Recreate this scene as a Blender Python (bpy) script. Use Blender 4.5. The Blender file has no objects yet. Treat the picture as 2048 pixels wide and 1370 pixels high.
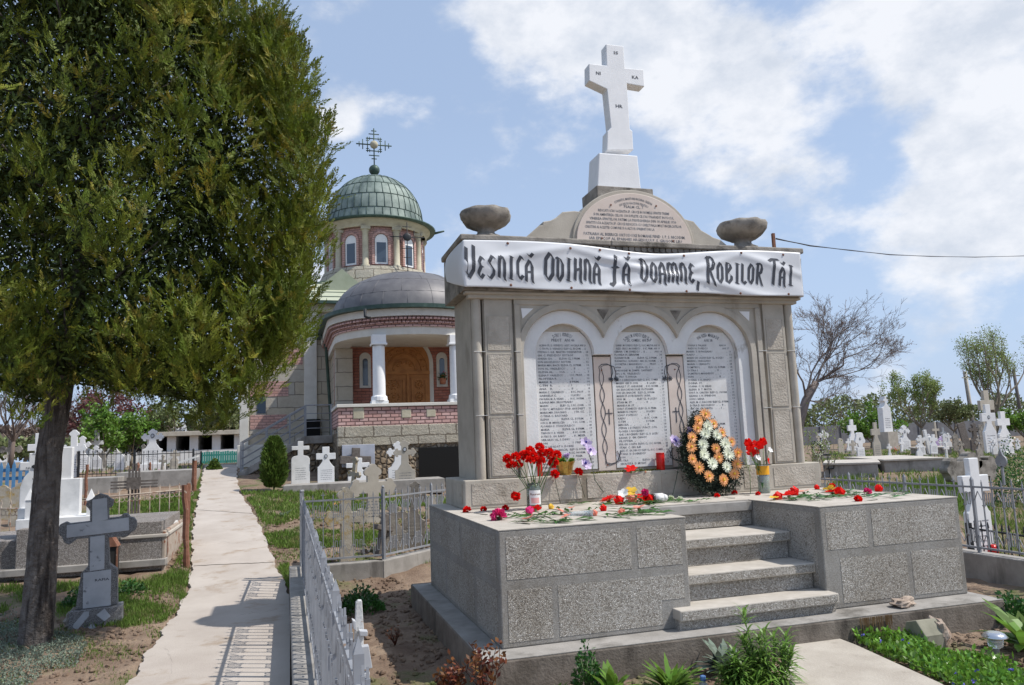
import bpy, bmesh, math, random
import numpy as np
from mathutils import Vector, Matrix
random.seed(7); np.random.seed(7)
C = bpy.context.scene.collection
R = math.radians
# ------------------------------------------------------------------ camera
F, YAW, PIT, ROL = 1511.36, .2939, .1315, -.0389
CAM = np.array([-1.6525, -6.053, 1.6337])
_f = np.array([math.sin(YAW)*math.cos(PIT), math.cos(YAW)*math.cos(PIT), math.sin(PIT)])
_r = np.array([math.cos(YAW), -math.sin(YAW), 0.]); _u = np.cross(_r, _f)
CR = math.cos(ROL)*_r+math.sin(ROL)*_u; CU = -math.sin(ROL)*_r+math.cos(ROL)*_u
cd = bpy.data.cameras.new('camera'); cam = bpy.data.objects.new('camera', cd); C.objects.link(cam)
cd.sensor_width = 36; cd.lens = F/2048*36; cd.clip_end = 3000; cd.clip_start = .05
M = Matrix(((CR[0], CU[0], -_f[0], CAM[0]), (CR[1], CU[1], -_f[1], CAM[1]), (CR[2], CU[2], -_f[2], CAM[2]), (0, 0, 0, 1)))
cam.matrix_world = M
bpy.context.scene.camera = cam
# ------------------------------------------------------------------ sky, sun, exposure
SAZ, SEL = 115., 54.5
S = bpy.context.scene
S.view_settings.view_transform = 'Standard'; S.view_settings.look = 'None'
S.view_settings.gamma = 1; S.view_settings.exposure = .12
S.cycles.max_bounces = 8; S.cycles.transparent_max_bounces = 12
sl = bpy.data.lights.new('sun', 'SUN'); so = bpy.data.objects.new('sun', sl); C.objects.link(so)
sl.energy = 4.3; sl.angle = R(.55); sl.color = (1, .955, .89)
sdir = Vector((math.sin(R(SAZ))*math.cos(R(SEL)), math.cos(R(SAZ))*math.cos(R(SEL)), math.sin(R(SEL))))
so.rotation_euler = sdir.to_track_quat('Z', 'Y').to_euler(); so.location = (20, -10, 30)
W = bpy.data.worlds.new('World'); S.world = W; W.use_nodes = True
def world():
    nt = W.node_tree; nt.nodes.clear(); N = nt.nodes; L = nt.links
    out = N.new('ShaderNodeOutputWorld'); bg = N.new('ShaderNodeBackground'); bg.inputs[1].default_value = .13
    sky = N.new('ShaderNodeTexSky'); sky.sky_type = 'NISHITA'; sky.sun_disc = False
    sky.sun_elevation = R(SEL); sky.sun_rotation = R(SAZ); sky.dust_density = 1.6; sky.air_density = 1.0; sky.ozone_density = 1.4
    tc = N.new('ShaderNodeTexCoord')
    def math_(op, a, b=None, c=None, cl=False):
        n = N.new('ShaderNodeMath'); n.operation = op; n.use_clamp = cl
        for i, x in enumerate((a, b, c)):
            if x is None: continue
            if isinstance(x, (int, float)): n.inputs[i].default_value = x
            else: L.new(x, n.inputs[i])
        return n.outputs[0]
    def noise(scale, det, rough, sx=1, sz=1, off=(0, 0, 0)):
        mp = N.new('ShaderNodeMapping'); mp.inputs[3].default_value = (sx, sx, sz); mp.inputs[1].default_value = off
        L.new(tc.outputs['Generated'], mp.inputs[0])
        n = N.new('ShaderNodeTexNoise'); n.inputs['Scale'].default_value = scale; n.inputs['Detail'].default_value = det
        n.inputs['Roughness'].default_value = rough; L.new(mp.outputs[0], n.inputs[0]); return n.outputs[0]
    big = noise(6.5, 9, .58, 1, 1.7, (3.1, 1.2, .4)); fine = noise(17, 6, .6, 1, 1.6, (.3, .7, 2))
    acc = None
    def direction(px, py):
        v = _f+(px-1024)/F*CR-(py-685)/F*CU; return v/np.linalg.norm(v)
    # banks of cloud: centre of each as a direction, angular radius, weight
    for px, py, rad, w in BLOBS:
        dv = direction(px, py)
        vm = N.new('ShaderNodeVectorMath'); vm.operation = 'DISTANCE'; L.new(tc.outputs['Generated'], vm.inputs[0]); vm.inputs[1].default_value = tuple(dv)
        t = math_('DIVIDE', vm.outputs['Value'], rad); t = math_('MULTIPLY', t, t); t = math_('MULTIPLY', t, -1.0)
        e = math_('EXPONENT', t); e = math_('MULTIPLY', e, w)
        acc = e if acc is None else math_('ADD', acc, e)
    a = math_('ADD', acc, math_('MULTIPLY', math_('SUBTRACT', big, .5), 2.7))
    a = math_('ADD', a, math_('MULTIPLY', math_('SUBTRACT', fine, .5), .7))
    mr = N.new('ShaderNodeMapRange'); mr.interpolation_type = 'SMOOTHSTEP'; L.new(a, mr.inputs[0])
    mr.inputs[1].default_value = .30; mr.inputs[2].default_value = 1.0; mr.inputs[3].default_value = .0; mr.inputs[4].default_value = .93
    # bright tops, greyer bellies
    cr = N.new('ShaderNodeValToRGB'); L.new(math_('ADD', math_('MULTIPLY', noise(9, 7, .6, 1, 1.5, (7.1, .2, 3)), 1.1), math_('MULTIPLY', fine, .25)), cr.inputs[0])
    cr.color_ramp.elements[0].position = .52; cr.color_ramp.elements[0].color = (.68, .735, .83, 1)
    cr.color_ramp.elements[1].position = .76; cr.color_ramp.elements[1].color = (.93, .95, 1, 1)
    vs = N.new('ShaderNodeVectorMath'); vs.operation = 'SCALE'; L.new(cr.outputs[0], vs.inputs[0]); vs.inputs['Scale'].default_value = 7.1
    # thin veil over the blue and towards the horizon
    sep = N.new('ShaderNodeSeparateXYZ'); L.new(tc.outputs['Generated'], sep.inputs[0])
    hz = N.new('ShaderNodeMapRange'); L.new(sep.outputs[2], hz.inputs[0]); hz.inputs[1].default_value = -.05; hz.inputs[2].default_value = .42; hz.inputs[3].default_value = .86; hz.inputs[4].default_value = .6
    m1 = N.new('ShaderNodeMix'); m1.data_type = 'RGBA'; L.new(hz.outputs[0], m1.inputs[0]); L.new(sky.outputs[0], m1.inputs[6]); m1.inputs[7].default_value = (3.7, 4.75, 6.6, 1)
    m2 = N.new('ShaderNodeMix'); m2.data_type = 'RGBA'; L.new(mr.outputs[0], m2.inputs[0]); L.new(m1.outputs[2], m2.inputs[6]); L.new(vs.outputs[0], m2.inputs[7])
    L.new(m2.outputs[2], bg.inputs[0]); L.new(bg.outputs[0], out.inputs[0])
BLOBS = [(985, 20, .05, .45), (1050, 100, .06, .55), (1180, 70, .08, .66), (1330, 90, .08, .66), (1450, 150, .07, .6), (1560, 190, .05, .4), (1790, 60, .07, .7), (1960, 20, .11, .75), (1110, 180, .04, .35), (1640, 50, .05, .25),
         (1320, 230, .05, .4), (1010, 330, .045, .5), (1130, 325, .05, .4), (1540, 350, .06, .7), (1430, 330, .045, .4), (1980, 230, .06, .75), (1990, 300, .06, .6), (1850, 290, .03, .5), (670, 250, .028, .8), (700, 235, .02, .4), (1750, 480, .07, .4), (1950, 440, .09, .5), (1950, 640, .08, .2), (650, 590, .05, .5), (880, 540, .04, .5), (600, 520, .05, .4),
         (-600, 200, .3, .5), (2700, 300, .4, .5), (1000, -600, .35, .5)]
world()
# ------------------------------------------------------------------ geometry of the place
def G(x, y):
    t = min(max((y-4.2)/16.2, 0), 1)
    s = min(max((x+.5)/7., 0), 1); k = 1-.72*s
    return -.25+1.38*t*k
def ray(px, py): return _f+(px-1024)/F*CR-(py-685)/F*CU
def onZ(px, py, z): v = ray(px, py); return CAM+v*(z-CAM[2])/v[2]
def onY(px, py, y): v = ray(px, py); return CAM+v*(y-CAM[1])/v[1]
def onX(px, py, x): v = ray(px, py); return CAM+v*(x-CAM[0])/v[0]
def onG(px, py):
    v = ray(px, py); t = 2.
    while t < 400:
        p = CAM+v*t
        if p[2] < G(p[0], p[1]): break
        t += .04
    return CAM+v*t
def dep(p): return float((np.asarray(p)-CAM)@_f)
def ppm(p): return dep(p)/F          # metres per photograph pixel at p
# ------------------------------------------------------------------ object helpers
BASE = {}
def tag(o, label=None, cat=None, group=None, kind=None):
    if label: o['label'] = label
    if cat: o['category'] = cat
    if group: o['group'] = group
    if kind: o['kind'] = kind
    return o
def thing(name, label, cat, loc=(0, 0, 0), group=None):
    o = bpy.data.objects.new(name, None); C.objects.link(o); o.location = loc; o.empty_display_size = .1
    BASE[o.name] = Vector(loc); return tag(o, label, cat, group)
class MB:
    def __init__(s): s.v = []; s.f = []; s.m = []; s.sm = []; s.uv = {}; s.n = 0
    def add(s, vs, fs, mi=0, smooth=False, uvs=None):
        b = len(s.v); s.v += [tuple(map(float, p)) for p in vs]
        for i, f in enumerate(fs):
            if uvs: s.uv[len(s.f)] = uvs[i]
            s.f.append(tuple(b+j for j in f)); s.m.append(mi); s.sm.append(smooth)
        return s
    def box(s, x0, x1, y0, y1, z0, z1, mi=0):
        v = [(x0, y0, z0), (x1, y0, z0), (x1, y1, z0), (x0, y1, z0), (x0, y0, z1), (x1, y0, z1), (x1, y1, z1), (x0, y1, z1)]
        return s.add(v, [(0, 3, 2, 1), (4, 5, 6, 7), (0, 1, 5, 4), (1, 2, 6, 5), (2, 3, 7, 6), (3, 0, 4, 7)], mi)
    def prism(s, pts, a, b, axis='y', mi=0, mif=None):
        # polygon pts: (x,z) extruded a..b in y ; axis 'z': (x,y) ; axis 'x': (y,z)
        n = len(pts)
        mk = {'y': lambda p, t: (p[0], t, p[1]), 'z': lambda p, t: (p[0], p[1], t), 'x': lambda p, t: (t, p[0], p[1])}[axis]
        v = [mk(p, a) for p in pts]+[mk(p, b) for p in pts]
        f0 = tuple(range(n)); f1 = tuple(range(2*n-1, n-1, -1)); sd = [(i, n+i, n+(i+1) % n, (i+1) % n) for i in range(n)]
        s.add(v, [f0, f1], mi if mif is None else mif)
        b0 = len(s.v)-2*n
        for q in sd: s.f.append(tuple(b0+j for j in q)); s.m.append(mi); s.sm.append(False)
        return s
    def cyl(s, p0, p1, r0, r1=None, n=10, mi=0, cap=True, smooth=True):
        return s.tube([p0, p1], [r0, r0 if r1 is None else r1], n, mi, cap, smooth)
    def tube(s, path, r, n=8, mi=0, cap=True, smooth=True):
        P = [Vector(p) for p in path]; rr = r if isinstance(r, (list, tuple)) else [r]*len(P)
        vs = []; prev = None
        for i, p in enumerate(P):
            d = (P[min(i+1, len(P)-1)]-P[max(i-1, 0)]).normalized()
            if prev is None:
                a = Vector((0, 0, 1)) if abs(d.z) < .9 else Vector((1, 0, 0)); u = d.cross(a).normalized()
            else:
                u = (prev-d*prev.dot(d)); u = u.normalized() if u.length > 1e-6 else d.orthogonal().normalized()
            prev = u; w = d.cross(u)
            for k in range(n):
                t = 2*math.pi*k/n; vs.append(p+(u*math.cos(t)+w*math.sin(t))*rr[i])
        fs = []
        for i in range(len(P)-1):
            for k in range(n): fs.append((i*n+k, i*n+(k+1) % n, (i+1)*n+(k+1) % n, (i+1)*n+k))
        s.add(vs, fs, mi, smooth)
        if cap:
            b = len(s.v)-len(vs); s.f += [tuple(b+k for k in range(n))[::-1], tuple(b+(len(P)-1)*n+k for k in range(n))]; s.m += [mi, mi]; s.sm += [False, False]
        return s
    def lathe(s, prof, cx=0, cy=0, n=24, a0=0, a1=2*math.pi, mi=0, smooth=True, cap=False):
        full = abs(a1-a0-2*math.pi) < 1e-6; m = n if full else n+1
        vs = []; R0 = max(p[0] for p in prof)
        for (r, z) in prof:
            for k in range(m):
                t = a0+(a1-a0)*k/n; vs.append((cx+r*math.cos(t), cy+r*math.sin(t), z))
        fs = []; uvs = []
        for i in range(len(prof)-1):
            for k in range(n):
                k2 = (k+1) % m if full else k+1
                fs.append((i*m+k, i*m+k2, (i+1)*m+k2, (i+1)*m+k))
                ta = (a0+(a1-a0)*k/n)*R0; tb = (a0+(a1-a0)*(k+1)/n)*R0; za = prof[i][1]; zb = prof[i+1][1]
                uvs.append(((ta, za), (tb, za), (tb, zb), (ta, zb)))
        s.add(vs, fs, mi, smooth, uvs)
        if cap:
            b = len(s.v)-len(vs)
            for i, fl in ((0, True), (len(prof)-1, False)):
                q = tuple(b+i*m+k for k in range(m)); s.f.append(q[::-1] if fl else q); s.m.append(mi); s.sm.append(False)
        return s
    def ball(s, c, r, nu=12, nv=8, mi=0, sc=(1, 1, 1), wob=0):
        vs = [(c[0], c[1], c[2]-r*sc[2])]
        for i in range(1, nv):
            p = math.pi*i/nv
            for k in range(nu):
                t = 2*math.pi*k/nu; q = r*(1+random.uniform(-wob, wob))
                vs.append((c[0]+q*sc[0]*math.sin(p)*math.cos(t), c[1]+q*sc[1]*math.sin(p)*math.sin(t), c[2]-q*sc[2]*math.cos(p)))
        vs.append((c[0], c[1], c[2]+r*sc[2])); fs = []
        for k in range(nu): fs.append((0, 1+(k+1) % nu, 1+k))
        for i in range(nv-2):
            for k in range(nu): a = 1+i*nu; fs.append((a+k, a+(k+1) % nu, a+nu+(k+1) % nu, a+nu+k))
        a = 1+(nv-2)*nu; e = len(vs)-1
        for k in range(nu): fs.append((a+k, a+(k+1) % nu, e))
        return s.add(vs, fs, mi, wob < .05)
    def xf(s, M, frm=0):
        for i in range(frm, len(s.v)): s.v[i] = tuple(M @ Vector(s.v[i]))
        return s
    def build(s, name, mats, parent=None, at=None, bevel=0, label=None, cat=None, group=None, kind=None, sub=0):
        me = bpy.data.meshes.new(name)
        off = BASE[parent.name] if parent is not None else Vector(at or (0, 0, 0))
        vs = [(a-off.x, b-off.y, c-off.z) for a, b, c in s.v] if off.length > 0 else s.v
        me.from_pydata(vs, [], s.f)
        if not isinstance(mats, (list, tuple)): mats = [mats]
        for m in mats: me.materials.append(m)
        me.polygons.foreach_set('material_index', s.m); me.polygons.foreach_set('use_smooth', s.sm)
        uvl = me.uv_layers.new(name='UVMap').data
        V_ = s.v
        for p in me.polygons:
            c = s.uv.get(p.index)
            n = p.normal; ax = max(range(3), key=lambda i: abs(n[i]))
            for j, li in enumerate(p.loop_indices):
                if c: uvl[li].uv = c[j]
                else:
                    q = V_[s.f[p.index][j]]
                    uvl[li].uv = (q[1], q[2]) if ax == 0 else (q[0], q[2]) if ax == 1 else (q[0], q[1])
        if len(s.f) < 30000:
            bm = bmesh.new(); bm.from_mesh(me); bmesh.ops.recalc_face_normals(bm, faces=bm.faces); bm.to_mesh(me); bm.free()
        o = bpy.data.objects.new(name, me); C.objects.link(o)
        if parent is not None: o.parent = parent; BASE[o.name] = off
        else: o.location = off; BASE[o.name] = off
        if bevel:
            b = o.modifiers.new('bevel', 'BEVEL'); b.width = bevel; b.segments = 2; b.limit_method = 'ANGLE'; b.angle_limit = R(40)
        return tag(o, label, cat, group, kind)
def dup(o, parent=None):
    c = o.copy(); C.objects.link(c); BASE[c.name] = BASE.get(o.name, Vector((0, 0, 0)))
    if parent is not None: c.parent = parent
    for ch in list(o.children): dup(ch, c)
    return c
def quads(name, P, mat, parent=None, label=None, cat=None, group=None, kind=None, at=None, rnd=None):
    # P: (N,4,3) array of quads, one mesh; a random value per face for the material
    N_ = len(P); me = bpy.data.meshes.new(name)
    off = BASE[parent.name] if parent is not None else Vector(at or (0, 0, 0))
    V_ = (P.reshape(-1, 3)-np.array(off)).astype(np.float32)
    me.vertices.add(N_*4); me.vertices.foreach_set('co', V_.ravel())
    me.loops.add(N_*4); me.loops.foreach_set('vertex_index', np.arange(N_*4, dtype=np.int32))
    me.polygons.add(N_); me.polygons.foreach_set('loop_start', np.arange(0, N_*4, 4, dtype=np.int32))
    try: me.polygons.foreach_set('loop_total', np.full(N_, 4, dtype=np.int32))
    except Exception: pass
    me.update(); me.materials.append(mat)
    a = me.attributes.new('rnd', 'FLOAT', 'FACE'); a.data.foreach_set('value', (rnd if rnd is not None else np.random.rand(N_)).astype(np.float32))
    o = bpy.data.objects.new(name, me); C.objects.link(o)
    if parent is not None: o.parent = parent
    else: o.location = off
    BASE[o.name] = off
    return tag(o, label, cat, group, kind)
def unit(a): return a/np.maximum(np.linalg.norm(a, axis=-1, keepdims=True), 1e-9)
def leaves(c, d, L_, w, up=None):
    # diamonds: base c, direction d, length, width
    n = len(c); d = unit(d); rv = np.random.randn(n, 3) if up is None else up; s_ = unit(np.cross(d, rv))
    L_ = np.broadcast_to(np.asarray(L_, float), (n,))[:, None]; w = np.broadcast_to(np.asarray(w, float), (n,))[:, None]
    return np.stack([c, c+d*L_*.5+s_*w*.5, c+d*L_, c+d*L_*.5-s_*w*.5], 1)
# ------------------------------------------------------------------ materials
MT = {}
def mat(name, c1, c2=None, sc=3, c3=None, sc3=.8, t3=.5, rough=.8, bump=0, bsc=40, detail=6, spec=.3, metal=0, trans=0, extra=None, rnd=0, tl=0, tlc=None, streak=0, lo=.35, hi=.65, w3=.12):
    m = bpy.data.materials.new(name); m.use_nodes = True; nt = m.node_tree; N = nt.nodes; L = nt.links
    b = N['Principled BSDF']; b.inputs['Roughness'].default_value = rough; b.inputs['Specular IOR Level'].default_value = spec; b.inputs['Metallic'].default_value = metal
    b.inputs['Transmission Weight'].default_value = trans
    tc = N.new('ShaderNodeTexCoord'); co = tc.outputs['Object']
    def noise(s, d=detail, ro=.6, vec=co):
        n = N.new('ShaderNodeTexNoise'); n.inputs['Scale'].default_value = s; n.inputs['Detail'].default_value = d; n.inputs['Roughness'].default_value = ro; L.new(vec, n.inputs[0]); return n.outputs[0]
    def mix(f, a, c, fac=None):
        x = N.new('ShaderNodeMix'); x.data_type = 'RGBA'; L.new(f, x.inputs[0])
        for i, q in ((6, a), (7, c)):
            if isinstance(q, tuple): x.inputs[i].default_value = (*q, 1)
            else: L.new(q, x.inputs[i])
        return x.outputs[2]
    def rng(v, a, c, o0=0, o1=1):
        x = N.new('ShaderNodeMapRange'); L.new(v, x.inputs[0]); x.inputs[1].default_value = a; x.inputs[2].default_value = c; x.inputs[3].default_value = o0; x.inputs[4].default_value = o1; return x.outputs[0]
    col = None
    if c2: col = mix(rng(noise(sc), lo, hi), c1, c2)
    if c3:
        vec = co
        if streak:
            mp = N.new('ShaderNodeMapping'); mp.inputs[3].default_value = (1, 1, streak); L.new(co, mp.inputs[0]); vec = mp.outputs[0]
        col = mix(rng(noise(sc3, 8, .65, vec), t3, t3+w3), col if col is not None else c1, c3)
    if rnd:
        at = N.new('ShaderNodeAttribute'); at.attribute_name = 'rnd'
        hs = N.new('ShaderNodeHueSaturation'); L.new(rng(at.outputs['Fac'], 0, 1, 1-rnd, 1+rnd), hs.inputs['Value'])
        L.new(rng(at.outputs['Fac'], 0, 1, .5-.02*rnd, .5+.03*rnd), hs.inputs['Hue'])
        if col is not None: L.new(col, hs.inputs['Color'])
        else: hs.inputs['Color'].default_value = (*c1, 1)
        col = hs.outputs[0]
    if col is None: b.inputs['Base Color'].default_value = (*c1, 1)
    else: L.new(col, b.inputs['Base Color'])
    if bump:
        bp = N.new('ShaderNodeBump'); bp.inputs['Strength'].default_value = 1; bp.inputs['Distance'].default_value = bump; L.new(noise(bsc, 5, .6), bp.inputs['Height']); L.new(bp.outputs[0], b.inputs['Normal'])
    if tl:
        t = N.new('ShaderNodeBsdfTranslucent'); ms = N.new('ShaderNodeMixShader'); ms.inputs[0].default_value = tl
        if col is not None: L.new(col, t.inputs[0])
        else: t.inputs[0].default_value = (*c1, 1)
        if tlc: t.inputs[0].default_value = (*tlc, 1)
        L.new(b.outputs[0], ms.inputs[1]); L.new(t.outputs[0], ms.inputs[2]); L.new(ms.outputs[0], N['Material Output'].inputs[0])
    if extra: extra(m, nt, b, co, noise, mix, rng, col)
    MT[name] = m; return m
def pebble(scale, cols, mortar, bumpd):
    def ex(m, nt, b, co, noise, mix, rng, col):
        N = nt.nodes; L = nt.links
        v = N.new('ShaderNodeTexVoronoi'); v.inputs['Scale'].default_value = scale; L.new(co, v.inputs[0])
        e = N.new('ShaderNodeTexVoronoi'); e.feature = 'DISTANCE_TO_EDGE'; e.inputs['Scale'].default_value = scale; L.new(co, e.inputs[0])
        sp = N.new('ShaderNodeSeparateColor'); L.new(v.outputs['Color'], sp.inputs[0])
        cr = N.new('ShaderNodeValToRGB'); L.new(sp.outputs[0], cr.inputs[0]); els = cr.color_ramp.elements
        els[0].position = 0; els[0].color = (*cols[0], 1); els[1].position = 1; els[1].color = (*cols[-1], 1)
        for i, c in enumerate(cols[1:-1]):
            x = els.new((i+1)/(len(cols)-1)); x.color = (*c, 1)
        c_ = mix(rng(e.outputs['Distance'], .02, .14), mortar, cr.outputs[0])
        st = mix(rng(noise(1.3, 8, .7), .42, .75), (1, 1, 1), (.62, .58, .52))
        mu = N.new('ShaderNodeMix'); mu.data_type = 'RGBA'; mu.blend_type = 'MULTIPLY'; mu.inputs[0].default_value = 1; L.new(c_, mu.inputs[6]); L.new(st, mu.inputs[7])
        L.new(mu.outputs[2], b.inputs['Base Color'])
        bp = N.new('ShaderNodeBump'); bp.inputs['Strength'].default_value = 1; bp.inputs['Distance'].default_value = bumpd; L.new(rng(e.outputs['Distance'], 0, .25), bp.inputs['Height']); L.new(bp.outputs[0], b.inputs['Normal'])
    return ex
def bricks(w, h, c1, c2, mortar, ms=.012, bumpd=.01, off=.5, distort=.01, sq=1, tone=(.72, .7, .66)):
    def ex(m, nt, b, co, noise, mix, rng, col):
        N = nt.nodes; L = nt.links
        uv = N.new('ShaderNodeUVMap'); va = N.new('ShaderNodeVectorMath'); va.operation = 'MULTIPLY_ADD'
        nz = N.new('ShaderNodeTexNoise'); nz.inputs['Scale'].default_value = 5; L.new(co, nz.inputs[0])
        L.new(nz.outputs['Color'], va.inputs[0]); va.inputs[1].default_value = (distort*2, distort*2, 0); L.new(uv.outputs[0], va.inputs[2])
        bt = N.new('ShaderNodeTexBrick'); L.new(va.outputs[0], bt.inputs[0]); bt.offset = off; bt.squash = sq
        bt.inputs['Scale'].default_value = 1; bt.inputs['Brick Width'].default_value = w; bt.inputs['Row Height'].default_value = h; bt.inputs['Mortar Size'].default_value = ms; bt.inputs['Mortar Smooth'].default_value = .15; bt.inputs['Bias'].default_value = 0
        bt.inputs[1].default_value = (*c1, 1); bt.inputs[2].default_value = (*c2, 1); bt.inputs[3].default_value = (*mortar, 1)
        st = mix(rng(noise(1.7, 8, .7), .35, .75), (1, 1, 1), tone)
        mu = N.new('ShaderNodeMix'); mu.data_type = 'RGBA'; mu.blend_type = 'MULTIPLY'; mu.inputs[0].default_value = 1; L.new(bt.outputs[0], mu.inputs[6]); L.new(st, mu.inputs[7])
        L.new(mu.outputs[2], b.inputs['Base Color'])
        ad = N.new('ShaderNodeMath'); ad.operation = 'MULTIPLY_ADD'; L.new(bt.outputs['Fac'], ad.inputs[0]); ad.inputs[1].default_value = -1; L.new(rng(noise(14, 5, .7), 0, 1, 0, .8), ad.inputs[2])
        bp = N.new('ShaderNodeBump'); bp.inputs['Strength'].default_value = 1; bp.inputs['Distance'].default_value = bumpd; L.new(ad.outputs[0], bp.inputs['Height']); L.new(bp.outputs[0], b.inputs['Normal'])
    return ex
mat('soil', (.15, .10, .07), (.285, .21, .15), 2.2, (.09, .11, .035), 1.1, .53, rough=.95, bump=.03, bsc=22, detail=10)
mat('path', (.395, .345, .30), (.47, .42, .37), 1.5, (.33, .265, .205), 2.1, .55, rough=.85, bump=.003, bsc=60, detail=10)
mat('pavement', (.36, .32, .27), (.46, .42, .36), 2.5, (.27, .235, .19), 3, .58, rough=.85, bump=.004, bsc=50)
mat('concrete', (.25, .235, .215), (.35, .33, .305), 4, (.14, .13, .115), 1.6, .56, rough=.85, bump=.003, bsc=70, streak=.25)
mat('platform_concrete', (.4, .4, .4), rough=.85, extra=pebble(170, [(.26, .245, .225), (.34, .325, .30), (.41, .395, .37), (.47, .455, .43)], (.30, .285, .265), .0025))
mat('concrete_top', (.40, .365, .315), (.50, .46, .405), 5, (.28, .25, .21), 2.2, .58, rough=.8, bump=.002, bsc=90)
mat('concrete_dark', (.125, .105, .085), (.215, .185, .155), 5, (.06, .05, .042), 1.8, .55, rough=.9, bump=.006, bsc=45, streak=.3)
mat('stone', (.37, .335, .28), (.47, .43, .365), 3, (.22, .19, .145), 1.3, .58, rough=.85, bump=.0025, bsc=60, streak=.35)
mat('stone_rough', (.37, .33, .275), (.48, .435, .37), 6, (.25, .215, .17), 1.7, .6, rough=.9, bump=.014, bsc=34)
mat('stone_old', (.20, .18, .155), (.34, .31, .27), 7, (.10, .09, .075), 3, .52, rough=.9, bump=.006, bsc=50)
mat('stone_mossy', (.30, .27, .22), (.42, .39, .33), 7, (.33, .23, .07), 5, .52, rough=.9, bump=.006, bsc=50)
mat('whitewash', (.62, .62, .61), (.72, .72, .71), 2, (.36, .34, .31), 2.3, .63, rough=.75, bump=.003, bsc=30, streak=.5, w3=.05)
mat('white_paint', (.74, .745, .75), (.80, .80, .80), 6, rough=.6, bump=.0015, bsc=60)
mat('marble', (.60, .595, .58), (.70, .695, .68), 5, (.50, .475, .44), 2, .55, rough=.45, bump=.001, bsc=30, w3=.3)
mat('marble_pink', (.60, .50, .43), (.67, .585, .52), 1.6, (.52, .43, .37), 3, .5, rough=.45, w3=.3)
mat('marble_white', (.68, .68, .68), (.76, .76, .755), 4, (.52, .53, .53), 3, .55, rough=.4, w3=.25)
mat('marble_grey', (.38, .40, .43), (.48, .50, .53), 5, (.17, .18, .20), 7, .60, rough=.4, w3=.06)
mat('lettering', (.06, .065, .08), rough=.6)
mat('faded_ink', (.07, .075, .09), (.22, .23, .25), 9, rough=.6)
mat('black_paint', (.012, .014, .02), rough=.4)
mat('granite_chips', (.3, .3, .3), rough=.7, extra=pebble(150, [(.10, .10, .105), (.24, .24, .25), (.33, .33, .34), (.45, .45, .46)], (.16, .16, .16), .002))
mat('chips_brown', (.3, .3, .3), rough=.8, extra=pebble(90, [(.13, .12, .11), (.26, .23, .21), (.36, .33, .31), (.5, .48, .46)], (.2, .18, .165), .003))
mat('pebbledash', (.4, .4, .4), rough=.75, extra=pebble(92, [(.24, .215, .185), (.44, .41, .365), (.60, .575, .53), (.56, .53, .485), (.80, .78, .74)], (.27, .245, .215), .005))
mat('banner', (.74, .75, .77), (.78, .79, .81), 2, rough=.38, spec=.45, tl=.12, tlc=(.7, .7, .72))
mat('copper', (.155, .20, .175), (.27, .32, .285), 2.2, (.05, .075, .075), 1.3, .47, rough=.6, metal=.1, streak=.35, w3=.25)
mat('copper_dark', (.04, .07, .06), (.07, .11, .09), 5, rough=.5, metal=.3)
mat('copper_green', (.36, .385, .28), (.43, .45, .34), 3, rough=.7)
mat('lead', (.125, .12, .125), (.175, .168, .168), 2.5, (.095, .09, .095), 1.2, .5, rough=.5, metal=.15, w3=.3)
mat('brick_pink', (.5, .3, .3), rough=.8, extra=bricks(.25, .10, (.66, .45, .42), (.54, .31, .28), (.15, .09, .085), .014))
mat('brick_red', (.5, .2, .1), rough=.8, extra=bricks(.26, .095, (.54, .23, .17), (.42, .155, .11), (.28, .14, .11), .012))
mat('brick_tower', (.5, .3, .3), rough=.8, extra=bricks(.27, .10, (.60, .38, .34), (.52, .30, .26), (.34, .22, .20), .014))
mat('ashlar', (.4, .37, .3), rough=.85, extra=bricks(.95, .46, (.52, .45, .34), (.46, .43, .375), (.27, .24, .20), .014, .02, .37, .03, tone=(.75, .74, .72)))
mat('ashlar_rough', (.4, .37, .3), rough=.9, extra=bricks(.8, .40, (.50, .455, .36), (.42, .39, .33), (.22, .19, .15), .02, .07, .4, .05))
mat('rubble', (.3, .25, .2), rough=.9, extra=pebble(6.5, [(.20, .15, .10), (.33, .25, .17), (.42, .34, .24), (.27, .24, .20)], (.22, .18, .14), .08))
mat('church_plaster', (.58, .555, .50), (.66, .64, .585), 3, (.44, .42, .37), 1.5, .6, rough=.8)
mat('beige_stone', (.42, .38, .28), (.52, .48, .37), 3, (.33, .29, .22), 1.5, .6, rough=.85, bump=.006, bsc=15)
mat('wood_door', (.33, .13, .035), (.44, .19, .055), 4, rough=.5, bump=.004, bsc=25)
mat('glass', (.05, .07, .10), rough=.05, spec=.8)
mat('void_shade', (.008, .008, .008), rough=.9)  # near black, paints the shade inside openings
mat('inside_shade', (.03, .028, .027), rough=.9)  # near black, paints the shade inside shed and candle box
mat('metal_grey', (.22, .23, .25), (.30, .31, .33), 5, (.20, .14, .10), 14, .64, rough=.5, spec=.4, w3=.04)
mat('metal_white', (.42, .43, .45), (.50, .51, .52), 5, rough=.45)
mat('metal_black', (.02, .022, .025), (.03, .032, .035), 9, rough=.5)
mat('rust', (.17, .075, .045), (.25, .12, .08), 9, (.40, .33, .27), 14, .62, rough=.85, bump=.003, bsc=60, w3=.05)
mat('rust_pale', (.33, .27, .22), (.42, .36, .30), 12, (.22, .09, .05), 9, .54, rough=.85, w3=.06)
mat('paint_peeling', (.50, .50, .49), (.60, .60, .59), 7, (.30, .19, .13), 18, .60, rough=.7, bump=.004, bsc=60, w3=.04)
mat('blue_paint', (.06, .18, .36), (.10, .25, .44), 6, rough=.7)
mat('teal_paint', (.03, .22, .19), (.06, .30, .26), 3, (.20, .16, .11), 8, .64, rough=.75, streak=.3)
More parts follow.
